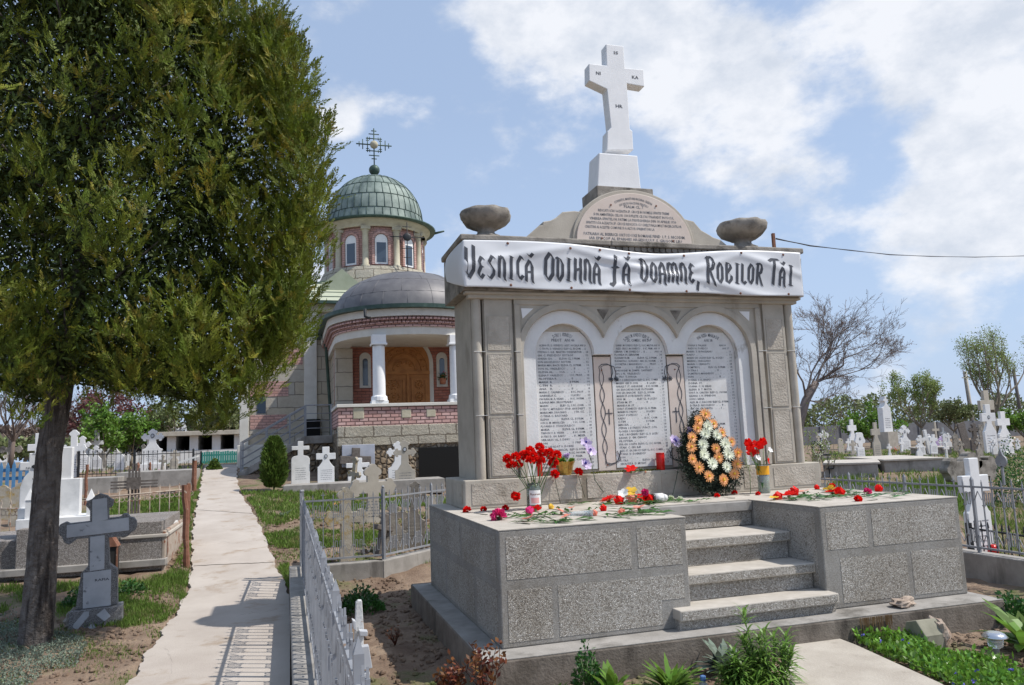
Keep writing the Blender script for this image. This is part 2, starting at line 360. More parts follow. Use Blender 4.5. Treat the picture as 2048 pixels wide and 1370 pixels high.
mat('wood_old', (.10, .085, .075), (.17, .15, .135), 16, rough=.9, bump=.004, bsc=60)
mat('bark', (.11, .09, .078), (.22, .195, .175), 9, (.045, .036, .032), 9, .47, rough=.95, bump=.07, bsc=26, streak=.10)
mat('twig', (.15, .125, .115), (.22, .185, .17), 4, rough=.9)
mat('twig_pale', (.20, .17, .13), (.28, .24, .19), 4, rough=.9)
mat('thuja', (.175, .195, .022), (.09, .13, .017), 1.5, (.29, .225, .035), 2.6, .54, rough=.6, spec=.25, rnd=.5, tl=.35)
mat('thuja_shade', (.06, .085, .014), (.04, .06, .010), 2, rough=.7, rnd=.4)  # darker copy of the thuja green, shade inside the crown painted in
mat('thuja_bush', (.075, .13, .02), (.12, .17, .03), 6, rough=.6, rnd=.4, tl=.2)
mat('leaf_lily', (.14, .25, .045), (.19, .31, .07), 5, rough=.35, spec=.5, rnd=.35, tl=.4)
mat('leaf_periwinkle', (.13, .26, .035), (.19, .34, .05), 6, rough=.3, spec=.6, rnd=.45, tl=.3)
mat('grass', (.115, .19, .03), (.16, .23, .045), 1.5, (.26, .23, .10), 2.5, .56, rough=.6, rnd=.45, tl=.35)
mat('leaf_fresh', (.12, .23, .03), (.17, .28, .05), 2, rough=.4, rnd=.4, tl=.4)
mat('leaf_spring', (.19, .26, .07), (.26, .31, .10), 1, rough=.5, rnd=.45, tl=.4)
mat('leaf_far', (.13, .165, .06), (.18, .19, .09), .3, rough=.7, rnd=.4, tl=.2)
mat('leaf_deep', (.035, .11, .022), (.06, .15, .03), 5, rough=.35, spec=.5, rnd=.4, tl=.25)
mat('leaf_plum', (.13, .05, .055), (.20, .085, .08), 2, rough=.6, rnd=.4, tl=.3)
mat('leaf_rose', (.16, .035, .03), (.20, .10, .03), 8, rough=.45, rnd=.5, tl=.25)
mat('leaf_grey', (.13, .17, .13), (.20, .24, .18), 6, (.30, .33, .25), 8, .58, rough=.7, rnd=.35, tl=.15)
mat('twig_haze', (.17, .13, .11), (.24, .19, .16), 1, rough=.9, rnd=.3)
mat('stem', (.10, .17, .06), (.15, .22, .09), 10, rough=.5)
mat('stem_dark', (.045, .05, .03), rough=.7)
mat('red_petal', (.86, .018, .010), (.70, .008, .008), 30, rough=.5, spec=.15, tl=.3)
mat('pink_petal', (.80, .06, .26), (.65, .03, .16), 30, rough=.5, tl=.2)
mat('orange_petal', (.82, .33, .10), (.85, .47, .22), 20, rough=.5, tl=.15)
mat('coral_petal', (.80, .20, .12), (.78, .36, .28), 12, rough=.5, tl=.2)
mat('cream_petal', (.72, .76, .56), (.80, .82, .68), 20, rough=.5, tl=.15)
mat('white_petal', (.80, .80, .77), rough=.5, tl=.2)
mat('yellow_petal', (.85, .60, .09), (.85, .50, .05), 20, rough=.5, tl=.2)
mat('lilac_petal', (.66, .52, .76), (.76, .66, .84), 20, rough=.5, tl=.2)
mat('blue_petal', (.16, .13, .55), rough=.5)
mat('wreath_green', (.018, .028, .018), (.03, .042, .025), 20, rough=.8, rnd=.4)
mat('red_plastic', (.62, .012, .008), rough=.25, spec=.5, tl=.25)
mat('gold_foil', (.55, .38, .11), (.42, .28, .07), 30, rough=.28, metal=.8, bump=.006, bsc=45)
mat('clay', (.42, .17, .09), (.50, .22, .13), 9, rough=.8)
mat('rock', (.32, .25, .20), (.44, .36, .29), 9, (.24, .13, .08), 6, .56, rough=.9, bump=.012, bsc=25)
mat('steel', (.62, .63, .65), rough=.22, metal=.9)
mat('plastic_clear', (.80, .86, .88), rough=.12, trans=.75, spec=.5)
mat('plastic_blue', (.12, .25, .55), rough=.35, trans=.2)
mat('plastic_orange', (.75, .36, .02), rough=.4)
mat('water_green', (.28, .36, .12), rough=.1, trans=.5)
mat('jar_glass', (.55, .62, .56), rough=.04, trans=.85, spec=.5)
mat('label_white', (.72, .72, .70), rough=.6)
mat('label_pink', (.70, .38, .36), rough=.6)
mat('moss', (.16, .15, .03), (.08, .09, .02), 30, rough=.95)
mat('lichen_green', (.21, .20, .15), (.29, .275, .21), 9, rough=.9)
mat('weed_stain', (.30, .19, .10), rough=.8)
mat('cable', (.02, .02, .022), rough=.6)
mat('grey_wall', (.13, .13, .14), (.18, .18, .19), 1.5, rough=.9)
mat('blue_plaque', (.36, .38, .44), (.44, .46, .52), 4, rough=.5)
# ================================================================== SETTING
def build_ground():
    xs = np.concatenate([np.linspace(-400, -40, 16)[:-1], np.linspace(-40, -9, 40)[:-1], np.linspace(-9, 9, 150)[:-1], np.linspace(9, 40, 40)[:-1], np.linspace(40, 500, 18)])
    ys = np.concatenate([np.linspace(-60, -6, 14)[:-1], np.linspace(-6, 14, 170)[:-1], np.linspace(14, 40, 60)[:-1], np.linspace(40, 900, 24)])
    m = MB(); nx = len(xs); vs = []
    for y in ys:
        for x in xs:
            z = G(x, y)
            if -9 < x < 9 and -6 < y < 30:
                z += .012*math.sin(x*7.3+y*2.1)*math.sin(y*6.1-x*3)+.01*math.sin(x*17+3*math.sin(y*11))+random.uniform(-.008, .008)
                if inside_path(x, y): z -= .05
            vs.append((x, y, z))
    fs = [(j*nx+i, j*nx+i+1, (j+1)*nx+i+1, (j+1)*nx+i) for j in range(len(ys)-1) for i in range(nx-1)]
    m.add(vs, fs, 0, True); m.build('ground', MT['soil'], kind='structure')
PL = [(205, 1445), (258, 1370), (310, 1290), (345, 1240), (375, 1190), (384, 1130), (385, 1070), (392, 1020), (400, 985), (403, 960), (408, 940), (412, 930)]
PR = [(580, 1445), (580, 1370), (580, 1290), (580, 1240), (578, 1190), (550, 1130), (527, 1070), (508, 1030), (480, 988), (474, 960), (474, 943), (476, 930)]
pl = [onG(*p) for p in PL]; pr = [onG(*p) for p in PR]
pl = [np.array((pl[0][0]-.25, -5., -.25))]+pl; pr = [np.array((-1.6, -5., -.25))]+pr
def inside_path(x, y):
    for i in range(len(pl)-1):
        y0 = (pl[i][1]+pr[i][1])/2; y1 = (pl[i+1][1]+pr[i+1][1])/2
        if y0 <= y < y1:
            t = (y-y0)/(y1-y0); a = pl[i][0]*(1-t)+pl[i+1][0]*t; b = pr[i][0]*(1-t)+pr[i+1][0]*t
            return a < x < b
    return False
build_ground()
def build_path():
    m = MB(); n = 9; rows = []
    for i in range(len(pl)-1):
        k = 26 if i else 8
        for j in range(k+(i == len(pl)-2)):
            t = j/k; a = pl[i]*(1-t)+pl[i+1]*t; b = pr[i]*(1-t)+pr[i+1]*t
            wv = a[1]; a = a+np.array([.022*math.sin(wv*5.1)+.014*math.sin(wv*13+1)+.008*math.sin(wv*37)+random.uniform(-.004, .004), 0, 0]); b = b+np.array([(.02*math.sin(wv*4.3+2)+.01*math.sin(wv*17)) if i > 4 else 0, 0, 0])
            rows.append([a*(1-q/n)+b*q/n for q in range(n+1)])
    vs = []
    for r_ in rows:
        for p in r_: vs.append((p[0], p[1], G(p[0], p[1])+.022))
    w = n+1; fs = [(j*w+i, j*w+i+1, (j+1)*w+i+1, (j+1)*w+i) for j in range(len(rows)-1) for i in range(n)]
    b0 = len(vs)
    for r_ in rows:
        for p in (r_[0], r_[-1]): vs.append((p[0], p[1], G(p[0], p[1])-.08))
    for j in range(len(rows)-1):
        fs += [(j*w, (j+1)*w, b0+2*(j+1), b0+2*j), (j*w+n, b0+2*j+1, b0+2*(j+1)+1, (j+1)*w+n)]
    m.add(vs, fs, 0); m.build('path', MT['path'], kind='structure')
    for (a, b_) in (((384, 1031), (508, 1036)), ((385, 1066), (520, 1062))):
        pass
build_path()
def ribbon(name, pts, w, m_, dz=.026):
    m = MB(); vs = []
    for i, p in enumerate(pts):
        vs += [(p[0], p[1]-w/2*random.uniform(.5, 1.4), G(p[0], p[1])+dz), (p[0], p[1]+w/2*random.uniform(.5, 1.4), G(p[0], p[1])+dz)]
    m.add(vs, [(2*i, 2*i+2, 2*i+3, 2*i+1) for i in range(len(pts)-1)]); return m.build(name, MT[m_], kind='structure')
for (x0, y0, x1, y1) in ((392, 1022, 508, 1030), (400, 967, 474, 962), (384, 1135, 550, 1128)):
    a = onG(x0, y0); b = onG(x1, y1)
    ribbon('path_joint', [a*(1-t)+b*t+np.array([0, random.uniform(-.02, .02), 0]) for t in np.linspace(.02, .98, 22)], .035, 'concrete_dark')
for pts in (((470, 1240), (500, 1228), (520, 1232), (560, 1222)), ((400, 1180), (450, 1172), (480, 1160), (540, 1163)), ((395, 1090), (430, 1084), (470, 1090), (524, 1082)), ((330, 1300), (345, 1330), (340, 1372)), ((404, 1000), (440, 1004), (485, 997))):
    Q_ = [onG(*p) for p in pts]; L_ = []
    for a, b in zip(Q_[:-1], Q_[1:]):
        for t in np.linspace(0, 1, 9)[:-1]: L_.append(a*(1-t)+b*t+np.array([random.uniform(-.012, .012), random.uniform(-.015, .015), 0]))
    ribbon('path_crack', L_, .005, 'concrete_dark')
# flagstone pavement in front of the steps
def slab():
    m = MB(); P = [onZ(*p, -.16) for p in ((1590, 1282), (1620, 1277), (1665, 1272), (1712, 1290), (1800, 1330), (1880, 1366), (2010, 1440), (2200, 1560), (1500, 1600), (1400, 1480), (1545, 1372), (1580, 1330))]
    m.prism([(p[0], p[1]) for p in P], -.26, -.155, 'z'); m.build('pavement', MT['pavement'], kind='structure', bevel=.008)
slab()
# ================================================================== MONUMENT
mon = thing('memorial_monument', 'large grey stone memorial with three arched name plaques, steps and white cross', 'monument', (2.3, 0, -.2))
W_, D_, P_ = 4.72, 3.1, .93
NA, NB, ND = 1.70, 3.09, 1.12
def mb(): return MB()
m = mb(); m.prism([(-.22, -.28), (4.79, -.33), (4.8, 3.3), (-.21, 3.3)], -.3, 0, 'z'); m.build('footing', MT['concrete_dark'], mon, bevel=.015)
m = mb(); m.prism([(-.215, -.275), (4.785, -.325), (4.79, 3.2), (-.205, 3.2)], 0, .006, 'z')
for p in (): pass
m.build('footing_lit_top', MT['concrete'], mon)  # lighter sheet, sunlight on the ledge painted into its colour
# block: plan outline with the stair notch
cap = [(0, 0), (NA, 0), (NA, ND), (NB, ND), (NB, 0), (W_, 0), (W_, D_), (0, D_)]
m = mb(); m.prism(cap, .006, P_-.004, 'z'); m.build('platform', MT['platform_concrete'], mon, bevel=.012)
m = mb(); e = .002
m.prism([(-e, -e), (NA+e, -e), (NA+e, ND-e), (NB-e, ND-e), (NB-e, -e), (W_+e, -e), (W_+e, D_), (-e, D_)], P_-.004, P_+.004, 'z'); m.build('platform_top', MT['concrete_top'], mon)
def panel_front(x0, x1, z0, z1, y=0):
    m = mb(); m.box(x0, x1, y-.0022, y+.02, z0, z1); m.build('pebble_panel', MT['pebbledash'], mon)
def panel_side(x, y0, y1, z0, z1, s):
    m = mb(); m.box(x-.0022 if s < 0 else x-.02, x+.02 if s < 0 else x+.0022, y0, y1, z0, z1); m.build('pebble_panel', MT['pebbledash'], mon)
zl, zm0, zm1, zt = .05, .455, .535, P_-.055
for a, b in ((.06, 1.165), (1.225, 1.645)): panel_front(a, b, zm1, zt)
for a, b in ((.06, .435), (.49, 1.42)): panel_front(a, b, zl, zm0)
panel_front(1.42, 1.645, .25, zm0)
for a, b in ((3.15, 3.61), (3.665, 4.665)): panel_front(a, b, zm1, zt)
for a, b in ((3.27, 4.03), (4.085, 4.665)): panel_front(a, b, zl, zm0)
for a, b in ((.1, 1.35), (1.44, 3.0)): panel_side(0, a, b, zm1, zt, -1)
for a, b in ((.1, .8), (.9, 2.1), (2.2, 3.0)): panel_side(0, a, b, zl, zm0, -1)
panel_side(NB, .08, ND-.08, .2, zt, -1)
for a, b in ((.1, 1.5), (1.6, 3.0)): panel_side(W_, a, b, .08, zt, 1)
# steps: slab nosing over a set-back riser
yn = [-.13, .115, .45, .79]; zn = [.178, .415, .67]
for i, z in enumerate(zn):
    st = mb(); x0, x1 = (NA-.18, NB+.03) if i == 0 else (NA+.004, NB-.004)
    y0 = yn[i]; st.box(x0, x1, y0, ND-.01 if i else ND-.02, z-.09, z)
    z_ = (.006, .182, .419)[i]; o = st.build('step', MT['concrete_top'], mon, bevel=.01)
    r_ = mb(); r_.box(x0+.015, x1-.01, y0+.045, ND-.03, z_, z-.092); r_.build('riser', MT['pebbledash'], mon)
    r_ = mb(); r_.box(x0+.02, x1-.02, y0-.004, y0+.02, z-.08, z-.012); r_.build('nosing', MT['pebbledash'], mon)
r_ = mb(); r_.box(NA+.01, NB-.01, ND-.04, ND+.03, .68, .82); r_.build('riser', MT['pebbledash'], mon)
r_ = mb(); r_.box(NA+.004, NB-.004, ND-.07, ND+.04, .825, P_-.006); r_.build('nosing', MT['concrete'], mon, bevel=.008)
# plinth
PX0, PX1, PY, PB = .20, 4.76, 2.04, 3.08
m = mb(); m.box(PX0, PX1, PY, PB, P_+.004, 1.245); m.build('plinth', MT['stone'], mon, bevel=.012)
for a, b in ((.28, .80), (.92, 1.55), (1.62, 2.5), (2.55, 3.6), (3.66, 4.0), (4.08, 4.68)):
    m = mb(); m.box(a, b, PY-.006, PY+.02, P_+.05, 1.205); m.build('rough_panel', MT['stone_rough'], mon)
m = mb(); m.box(PX0-.006, PX0+.02, PY+.1, PB-.1, P_+.06, 1.2); m.build('rough_panel', MT['stone_rough'], mon)
# body
BX0, BX1, BY, BT = .35, 4.58, 2.1, 3.33
m = mb(); m.box(BX0+.05, BX1-.05, 2.235, 3.0, 1.245, BT)
m.box(BX0+.13, .93, BY, 2.235, 1.245, BT); m.box(3.93, BX1-.13, BY, 2.235, 1.245, BT); m.box(.93, 3.93, 2.16, 2.235, 2.9, BT)
m.build('body', MT['stone'], mon, bevel=.006)
for x in (BX0+.055, BX1-.055):
    m = mb(); m.lathe([(.055, 1.245), (.055, BT)], x, BY+.005, 18); m.build('colonette', MT['stone'], mon)
for a_ in (BX0+.005, BX1-.05): m = mb(); m.box(a_, a_+.045, BY+.08, 2.99, 1.245, BT); m.build('side_facing', MT['stone'], mon, bevel=.004)
for x0, x1 in ((.49, .82), (4.13, 4.44)):
    m = mb(); m.box(x0, x1, BY-.035, BY+.02, 1.25, BT-.01); m.build('pilaster', MT['stone'], mon, bevel=.006)
    for z0, z1 in ((1.29, 1.91), (1.97, 2.62), (2.68, 3.05)):
        m = mb(); m.box(x0+.045, x1-.045, BY-.041, BY-.02, z0, z1); m.build('rough_panel', MT['stone_rough'], mon)
        m = mb(); t = .012
        for q in ((x0+.03, x1-.03, z0-t, z0), (x0+.03, x1-.03, z1, z1+t), (x0+.03, x0+.03+t, z0, z1), (x1-.03-t, x1-.03, z0, z1)): m.box(q[0], q[1], BY-.043, BY-.03, q[2], q[3])
        m.build('panel_frame', MT['stone'], mon)
for z in (1.94, 2.65):
    for a, b in ((.355, .485), (.825, .90), (4.01, 4.125), (4.445, 4.57)):
        m = mb(); m.box(a, b, BY-.053 if a in (.355, 4.445) else 2.03, BY, z-.002, z+.002); m.build('mortar_seam', MT['whitewash'], mon)
XC = [1.455, 2.42, 3.385]; ZC = 2.62
def arcade(r, n=20, zb=1.25):
    # outline of the arcade soffit at radius r, left to right
    hs = (XC[1]-XC[0])/2; pts = [(XC[0]-r, zb)]
    for i, x in enumerate(XC):
        a0 = math.pi if i == 0 or r <= hs else math.pi-math.acos(hs/r); a1 = 0 if i == 2 or r <= hs else math.acos(hs/r)
        for k in range(n+1):
            a = a0+(a1-a0)*k/n; pts.append((x+r*math.cos(a), ZC+r*math.sin(a)))
    pts.append((XC[2]+r, zb)); return pts
def strip(name, r_in, r_out, y0, y1, m_, zi=1.25):
    o = arcade(r_out, 20, zi); i_ = arcade(r_in, 20, zi)
    m = mb(); m.prism(o+i_[::-1], y0, y1, 'y'); return m.build(name, MT[m_], mon, bevel=.004)
# grey wall around the arches
o_ = [(.86, 1.25), (.86, 3.25), (4.05, 3.25), (4.05, 1.25)]
m = mb(); m.prism(o_+arcade(.52)[::-1], 2.065, 2.17, 'y'); m.build('arch_surround', MT['stone'], mon, bevel=.006)
strip('archivolt', .525, .60, 2.045, 2.066, 'stone')
strip('white_arcade', .365, .519, 2.10, 2.225, 'whitewash')
m = mb(); m.box(.84, 4.07, 2.05, 2.12, 3.19, 3.26); m.box(.84, .905, 2.035, 2.08, 1.25, 3.19); m.box(4.0, 4.07, 2.035, 2.08, 1.25, 3.19); m.box(.93, 3.93, 2.20, 2.24, 1.25, 1.29)
m.build('moulding', MT['stone'], mon, bevel=.006)
m = mb(); m.box(.3, 4.62, 2.02, 2.12, 3.25, 3.33); m.box(.26, 4.66, 1.985, 2.1, 3.295, 3.33); m.build('frieze', MT['stone'], mon, bevel=.012)
for x, z, s in ((1.0, 3.1, 'white_paint'), (1.94, 3.1, 'stone_old'), (2.90, 3.1, 'stone_old'), (3.86, 3.1, 'white_paint')):
    m = mb(); m.prism([(x-.075, z+.05), (x+.075, z+.05), (x+(.06 if x < 1.5 else -.06 if x > 3.5 else 0)*-1, z-.07)], 2.058, 2.08, 'y'); m.build('spandrel_inlay', MT[s], mon)
# entablature, cap, dentils
m = mb(); m.box(.235, 4.68, 1.945, 2.98, 3.33, 3.88); m.build('entablature', MT['stone_old'], mon, bevel=.01)
m = mb(); m.box(.205, 2.02, 1.90, 3.0, 3.885, 3.955); m.box(2.026, 4.70, 1.90, 3.0, 3.885, 3.955); m.build('cornice', MT['stone_old'], mon, bevel=.015)
m = mb()
for i in range(40):
    x = .9+i*.082
    m.cyl((x, 1.945, 3.866), (x, 1.925, 3.866), .036, n=10)
m.build('egg_moulding', MT['stone_old'], mon)
# pediment
def pxz(px, py, y=1.95): p = onY(px, py, y); return (p[0], p[2])
ped = [(1.0, 3.955), (1.02, 3.99), (1.10, 4.06), (1.17, 4.12), (1.21, 4.125), (1.22, 4.17), (1.32, 4.19), (1.40, 4.235), (1.47, 4.30), (1.62, 4.32), (1.75, 4.31), (3.0, 4.31), (3.12, 4.285), (3.2, 4.27), (3.3, 4.16), (3.42, 4.10), (3.45, 4.08), (3.56, 4.05), (3.64, 3.99), (3.65, 3.955)]
m = mb(); m.prism(ped, 2.0, 2.28, 'y'); m.build('pediment', MT['stone'], mon, bevel=.012)
def lune(r, h, n=36, x=2.37, z=3.957): return [(x+r*math.cos(math.pi*k/n), z+h*math.sin(math.pi*k/n)) for k in range(n+1)]
m = mb(); m.prism(lune(.80, .655), 1.975, 2.32, 'y'); m.build('pediment_rim', MT['stone'], mon, bevel=.01)
tab = mb(); tab.prism(lune(.755, .605), 1.955, 1.99, 'y'); tablet = tab.build('inscribed_tablet', MT['marble_pink'], mon, bevel=.004, label='half round pinkish marble tablet with painted inscription')
m = mb(); m.box(1.93, 2.68, 2.02, 2.5, 4.25, 4.66); m.build('cross_footing', MT['stone_old'], mon, bevel=.01)
m = mb(); m.prism([(1.985, 4.66), (2.575, 4.66), (2.555, 5.12), (2.035, 5.12)], 2.13, 2.45, 'y'); m.build('cross_pedestal', MT['white_paint'], mon, bevel=.012)
def cross():
    Y0 = 2.2
    # outline measured on the front plane
    P = [(1214, 300), (1215, 263), (1222, 255), (1214, 178), (1178.5, 161), (1178, 127), (1213.5, 131), (1212, 88), (1247, 92), (1250, 136), (1287, 139), (1289, 173), (1254, 167), (1260, 258), (1265, 262), (1267, 300)]
    Q = [pxz(a, b, Y0) for a, b in P]
    m = mb(); m.prism(Q, Y0, Y0+.16, 'y'); return m.build('cross', MT['white_paint'], mon, bevel=.008, label='white painted stone cross with black letters')
cr_ = cross()
# urns
def urn(x, s, m_='stone_old'):
    m = mb(); pr_ = [(.17, 0), (.18, .03), (.13, .055), (.105, .08), (.105, .12), (.15, .145), (.17, .15), (.255, .205), (.30, .27), (.312, .33), (.295, .372), (.25, .374), (.2, .35)]
    m.lathe([(r_*s, 3.955+z*s*.9) for r_, z in pr_], x, 2.12, 48, cap=True)
    v2 = []
    for a, b, c in m.v:
        th = math.atan2(b-2.12, a-x); k = .965+.035*math.cos(8*th); v2.append((x+(a-x)*k, 2.12+(b-2.12)*k, c+.004*math.sin(9*th+c*40)))
    m.v = v2; return m.build('urn', MT[m_], mon)
urn(.56, .98); urn(3.96, 1.04)
# ------------------------------------------------------------------ writing
_dg = None
def text_mesh(strings):
    # each string as 2-D triangles at cap height 1, returned as (verts Nx2, faces, width)
    obs = []
    for s_ in strings:
        c = bpy.data.curves.new('t', 'FONT'); c.body = s_; c.resolution_u = 1; c.fill_mode = 'FRONT'; c.offset = .016
        o = bpy.data.objects.new('t', c); C.objects.link(o); obs.append(o)
    bpy.context.view_layer.update(); dg = bpy.context.evaluated_depsgraph_get(); out = []
    for o in obs:
        me = bpy.data.meshes.new_from_object(o.evaluated_get(dg)); n = len(me.vertices)
        co = np.zeros(n*3); me.vertices.foreach_get('co', co); co = co.reshape(-1, 3)[:, :2]
        fs = [tuple(p.vertices) for p in me.polygons]
        w = co[:, 0].max() if n else 0; out.append((co/.72, fs, w/.72)); bpy.data.meshes.remove(me)
    for o in obs:
        c = o.data; bpy.data.objects.remove(o); bpy.data.curves.remove(c)
    return out
def lines_on(name, items, parent, m_, y):
    # items: (string, x0, x1, z, cap height) or with arc=(cx, cz, radius) centred
    tm = text_mesh([i_[0] for i_ in items]); m = mb()
    for it, (co, fs, w) in zip(items, tm):
        if not len(co): continue
        if len(it) == 6:
            _, cx, cz, rr, h, ang = it; s_ = h; tw = ang*rr; kx = tw/w; vs = []
            for u, v in co:
                a = math.pi/2+ang/2-(u*kx)/rr; q = rr+v*s_; vs.append((cx+q*math.cos(a), y, cz+q*math.sin(a)))
        else:
            _, x0, x1, z, h = it; k = (x1-x0)/w; vs = [(x0+u*k, y, z+v*h) for u, v in co]
        m.add(vs, fs)
    return m.build(name, MT[m_], parent)
# plaques
A_ = [("ALBINA PR. D. VISINESCU  ASIST. SOCIALA ANI 26", 1), ("C-TIN PR. D. VISINESCU ELEV CL. III COM.  .. 12", 1), ("STEFAN C. ILIE  MAISTRU DESENATOR  ..  28", 1), ("GH. C. PREDESCU  EPITROP            ..  52", 1), ("IOANA GH.   ..    ELEVA CL. I PRIM.    ..  11", 1), ("ION ANGELESCU  NOTAR                ..  32", 1), ("MARIA MIH. BACIU ELEVA CL. II PRIM.   ..  14", 1), ("ION AL. VASILESCU  ..   ..  II   ..     ..  11", 1), ("ELENA AL.   ..  ICA  ..   ..  I    ..     ..  7", 1), ("ELENA P. VASILESCU  ..  ..  I SC. PROF.  ..  18", 1), ("FILOFTEEA R.   ..    ..   ..  II   ..   ..   ..  16", 1), ("MARIA  R.      ..    ..   ..  II PRIM.     ..  14", 1), ("C-TIN  R.      ..    ..   ..  I    ..       ..  11", 1), ("ANA    R.      ..    ..   ..  II   ..       ..   8", 1), ("MARIA C. CALINESCU  ..   ..  II SC. PROF.  ..  16", 1), ("GABRIELA C.   ..    ..   ..  I LICEU     ..  13", 1), ("PAULINA M. A. VISAN  ..   ..  II SC. NORM.  ..  13", 1), ("ILEANA MIH. BROSTEANU                 ..   3", 1), ("MARIN   ..     ..    ELEV CL. I SC. COM.  ..  15", 1), ("D-TRU C. MITULESCU  STUD. AN II DREPT  ..  22", 1), ("MARIA MIH. DRAGHICI  ..    ..  I TH. OZ.   ..  21", 1), ("C-TINA C. BASTARD                      ..  11", 1), ("ELENA   ..     ..    ELEVA CL. II PRIM.   ..   8", 1), ("ION A. M. MIHALCEA   ..    ..  I SC. COM.  ..  16", 1), ("FLOAREA D. STANCIULESCU                ..  40", 1), ("MARIA    ..     ..    ELEVA CL. II PRIM.  ..  17", 1), ("TRIFON V. B. VISAN    ..   ..  II SC. COM.  ..  15", 1), ("D-TRU D. GH. RAICU    ..   ..  II .. MESER.  ..  17", 1), ("VERGILIU AL. I. DINU   ..   ..  II   ..   ..   ..", 1), ("ION     ..    ..    ..    ..   I  PRIM.   ..  12", 1), ("ION LAPADAT V. DOBRE", .62), ("NICOLAE DIN CARACAL   ELEV CL. II PRIM", .86), ("MARIN   ..     ..          II SC. NORM.  ..  13", 1), ("GH. V. PAVEL  ..   ..       I  PRIM.      ..   8", 1), ("MARIA P.    ..    ..      II SC. COM.    ..  10", 1), ("ANA      ..      ..                        ..   8", 1), ("PARASCHIVA                                ..  11", 1)]
B_ = [("ILARIE I. M. IONESCU ELEV CL. II LIC. MILITAR ANI 14", 1), ("ALEX. GRIG. I. M. IONESCU  ..  II SC. PRIM.  ANI 10", 1), ("CERNA  I. M. IONESCU  ..  II  ..    ..     ANI 14", 1), ("FLOREA H. SERAFIM                       ..  38", 1), ("ELISABETA M.   ..      ELEVA CL. II PRIM.  ..  9", 1), ("ELISABETA I. GURIANU  ABS. SC. NORM.   ..  20", 1), ("LUCRETIA I. MARINESCU  ..    ..  PROF.   ..   4", 1), ("ANA     ..       ..    ELEVA CL. I   ..      ..   7", 1), ("GHEORGHE  M. ZAMFIR  CANTARET          ..  18", 1), ("GH. I. N.  VASILESCU        ..              ..  16", 1), ("D-TRU  T. IORGA              ..              ..   4", 1), ("TH. P. C. DINCULESCU ELEV CL. II SC. COMER.  ..  15", 1), ("MARIN  GH. D. ION    ..    ..  II  LICEU    ..  16", 1), ("HARALE T. ST. GHEORGHE  ..  II SC. NORM.  ..  17", 1), ("GH. ENACHE NICOLAE  PLUTONIER          ..  19", 1), ("ION GH. ENACHE   ELEV CL. II PRIM.        ..   9", 1), ("MARIN ST. DOROBANTU  AGRR.              ..  17", 1), ("ION  M.    ..      ..  ELEV CL. II LICEU    ..  12", 1), ("STAN M. ST.    ..    ..   ..  II   ..          ..  12", 1), ("MANDA N. ST.   ..                             ..  19", 1), ("ION P. STANESCU  ELEV CL. II  PRIM.      ..  14", 1), ("MARIN N. PARVU    ..    ..  II LICEU        ..  17", 1), ("ION P. POPESCU     ..    ..  II   ..           ..  16", 1), ("RADU  ..     ..      ..    ..  II SC. COM.    ..  15", 1), ("C-TIN  ..     ..      ..    ..  II PRIM.       ..  12", 1), ("MIRCEA  ..   ..      ..    ..  II    ..         ..  18", 1), ("STEFAN  I. D-TRESCU  FUNCT. C.F.R.       ..  36", 1), ("FLOREA  I. ROCEANU                         ..  24", 1), ("GHE. I. ROCEANU  ELEV CL. II  LICEU      ..  16", 1), ("ILEANA  D. GH. CANCIU                      ..  16", 1), ("FILOFTEIA  ..     ..       ..                ..  12", 1), ("EVA GH. COLITA  ELEVA CL. I SC. NORM.   ..  14", 1), ("STAN  C. GH. ILIE                             ..  11", 1), ("ALEX. ST. GH. DIN SCU ELEV CL. II SC. COMER. ..  16", 1), ("STANA  D. DOBRESCU                         ..  12", 1), ("ION      ..      ..                               ..  11", 1), ("D-TRA    ..         ..   ELEVA CL. II PRIM.  ..  9", 1), ("SEVASTITA  D. MUSAT                        ..  17", 1)]
C_ = [("IOANA V. PALADE                    ANI 54", .92), ("RADU H. POPESCU                       ANI 57", 1), ("MARIN  T. BUNGEANU                    ..  16", 1), ("RADU  ..    ..                              ..  11", 1), ("MARIN GH. LAZAR ELEV CL. II LICEU      ..  14", 1), ("MARIN I. CRINGANU                       ..  60", 1), ("MARIN  I. CERNATU                        ..  28", 1), ("DUMITRU I.      ..     ELEV CL. II PRIM.   ..  18", 1), ("D-TRA I.      ..        ..   ..  II  ..       ..  15", 1), ("DUMITRU I. MARINESCU  ..   ..  I   ..      ..  14", 1), ("ION       ..      ..       ..   ..  II   ..    ..  11", 1), ("DOINA  I. H. RADU                         ..  22", 1), ("DOINA  ST.     ..                           ..  25", 1), ("IOANA  C. N. ISBAS                        ..  14", 1), ("ELENA  B. T. MOTA                        ..  11", 1), ("ION P. N. CARSTEA  ELEV CL. I NORM.    ..  13", 1), ("ILEANA  I. H. SPIRIDON                    ..  14", 1), ("ION I. IANA                                 ..  13", 1), ("ALEX. M. C. DIACONU ELEV CL. II PRIM.   ..  13", 1), ("D-TRA D. NICOLESCU   ..   ..  II  ..       ..  12", 1), ("GH. GH. C. CHIRITA    ..   ..  I  ..         ..  16", 1), ("VASILE  I.   ..                              ..  23", 1), ("ELENA D. MIHAI                             ..  12", 1), ("MARIN GH.                                   ..   8", 1), ("ION GH.                                      ..  11", 1), ("PETRE D. ..      ELEV CL. II PRIM.         ..  15", 1), ("ANA   ..     ..    ..      II   ..           ..  10", 1), ("GH. D. ..     ..    ..      I   ..            ..   9", 1), ("MARIA  ..                                    ..  14", 1), ("STEFAN ..                                    ..  11", 1), ("ION P.  ..                                     ..  17", 1), ("ELENA ..                                      ..  13", 1), ("MARIN ..                                      ..  16", 1), ("RADA ..                                       ..  12", 1), ("ION  ..                                        ..  11", 1)]
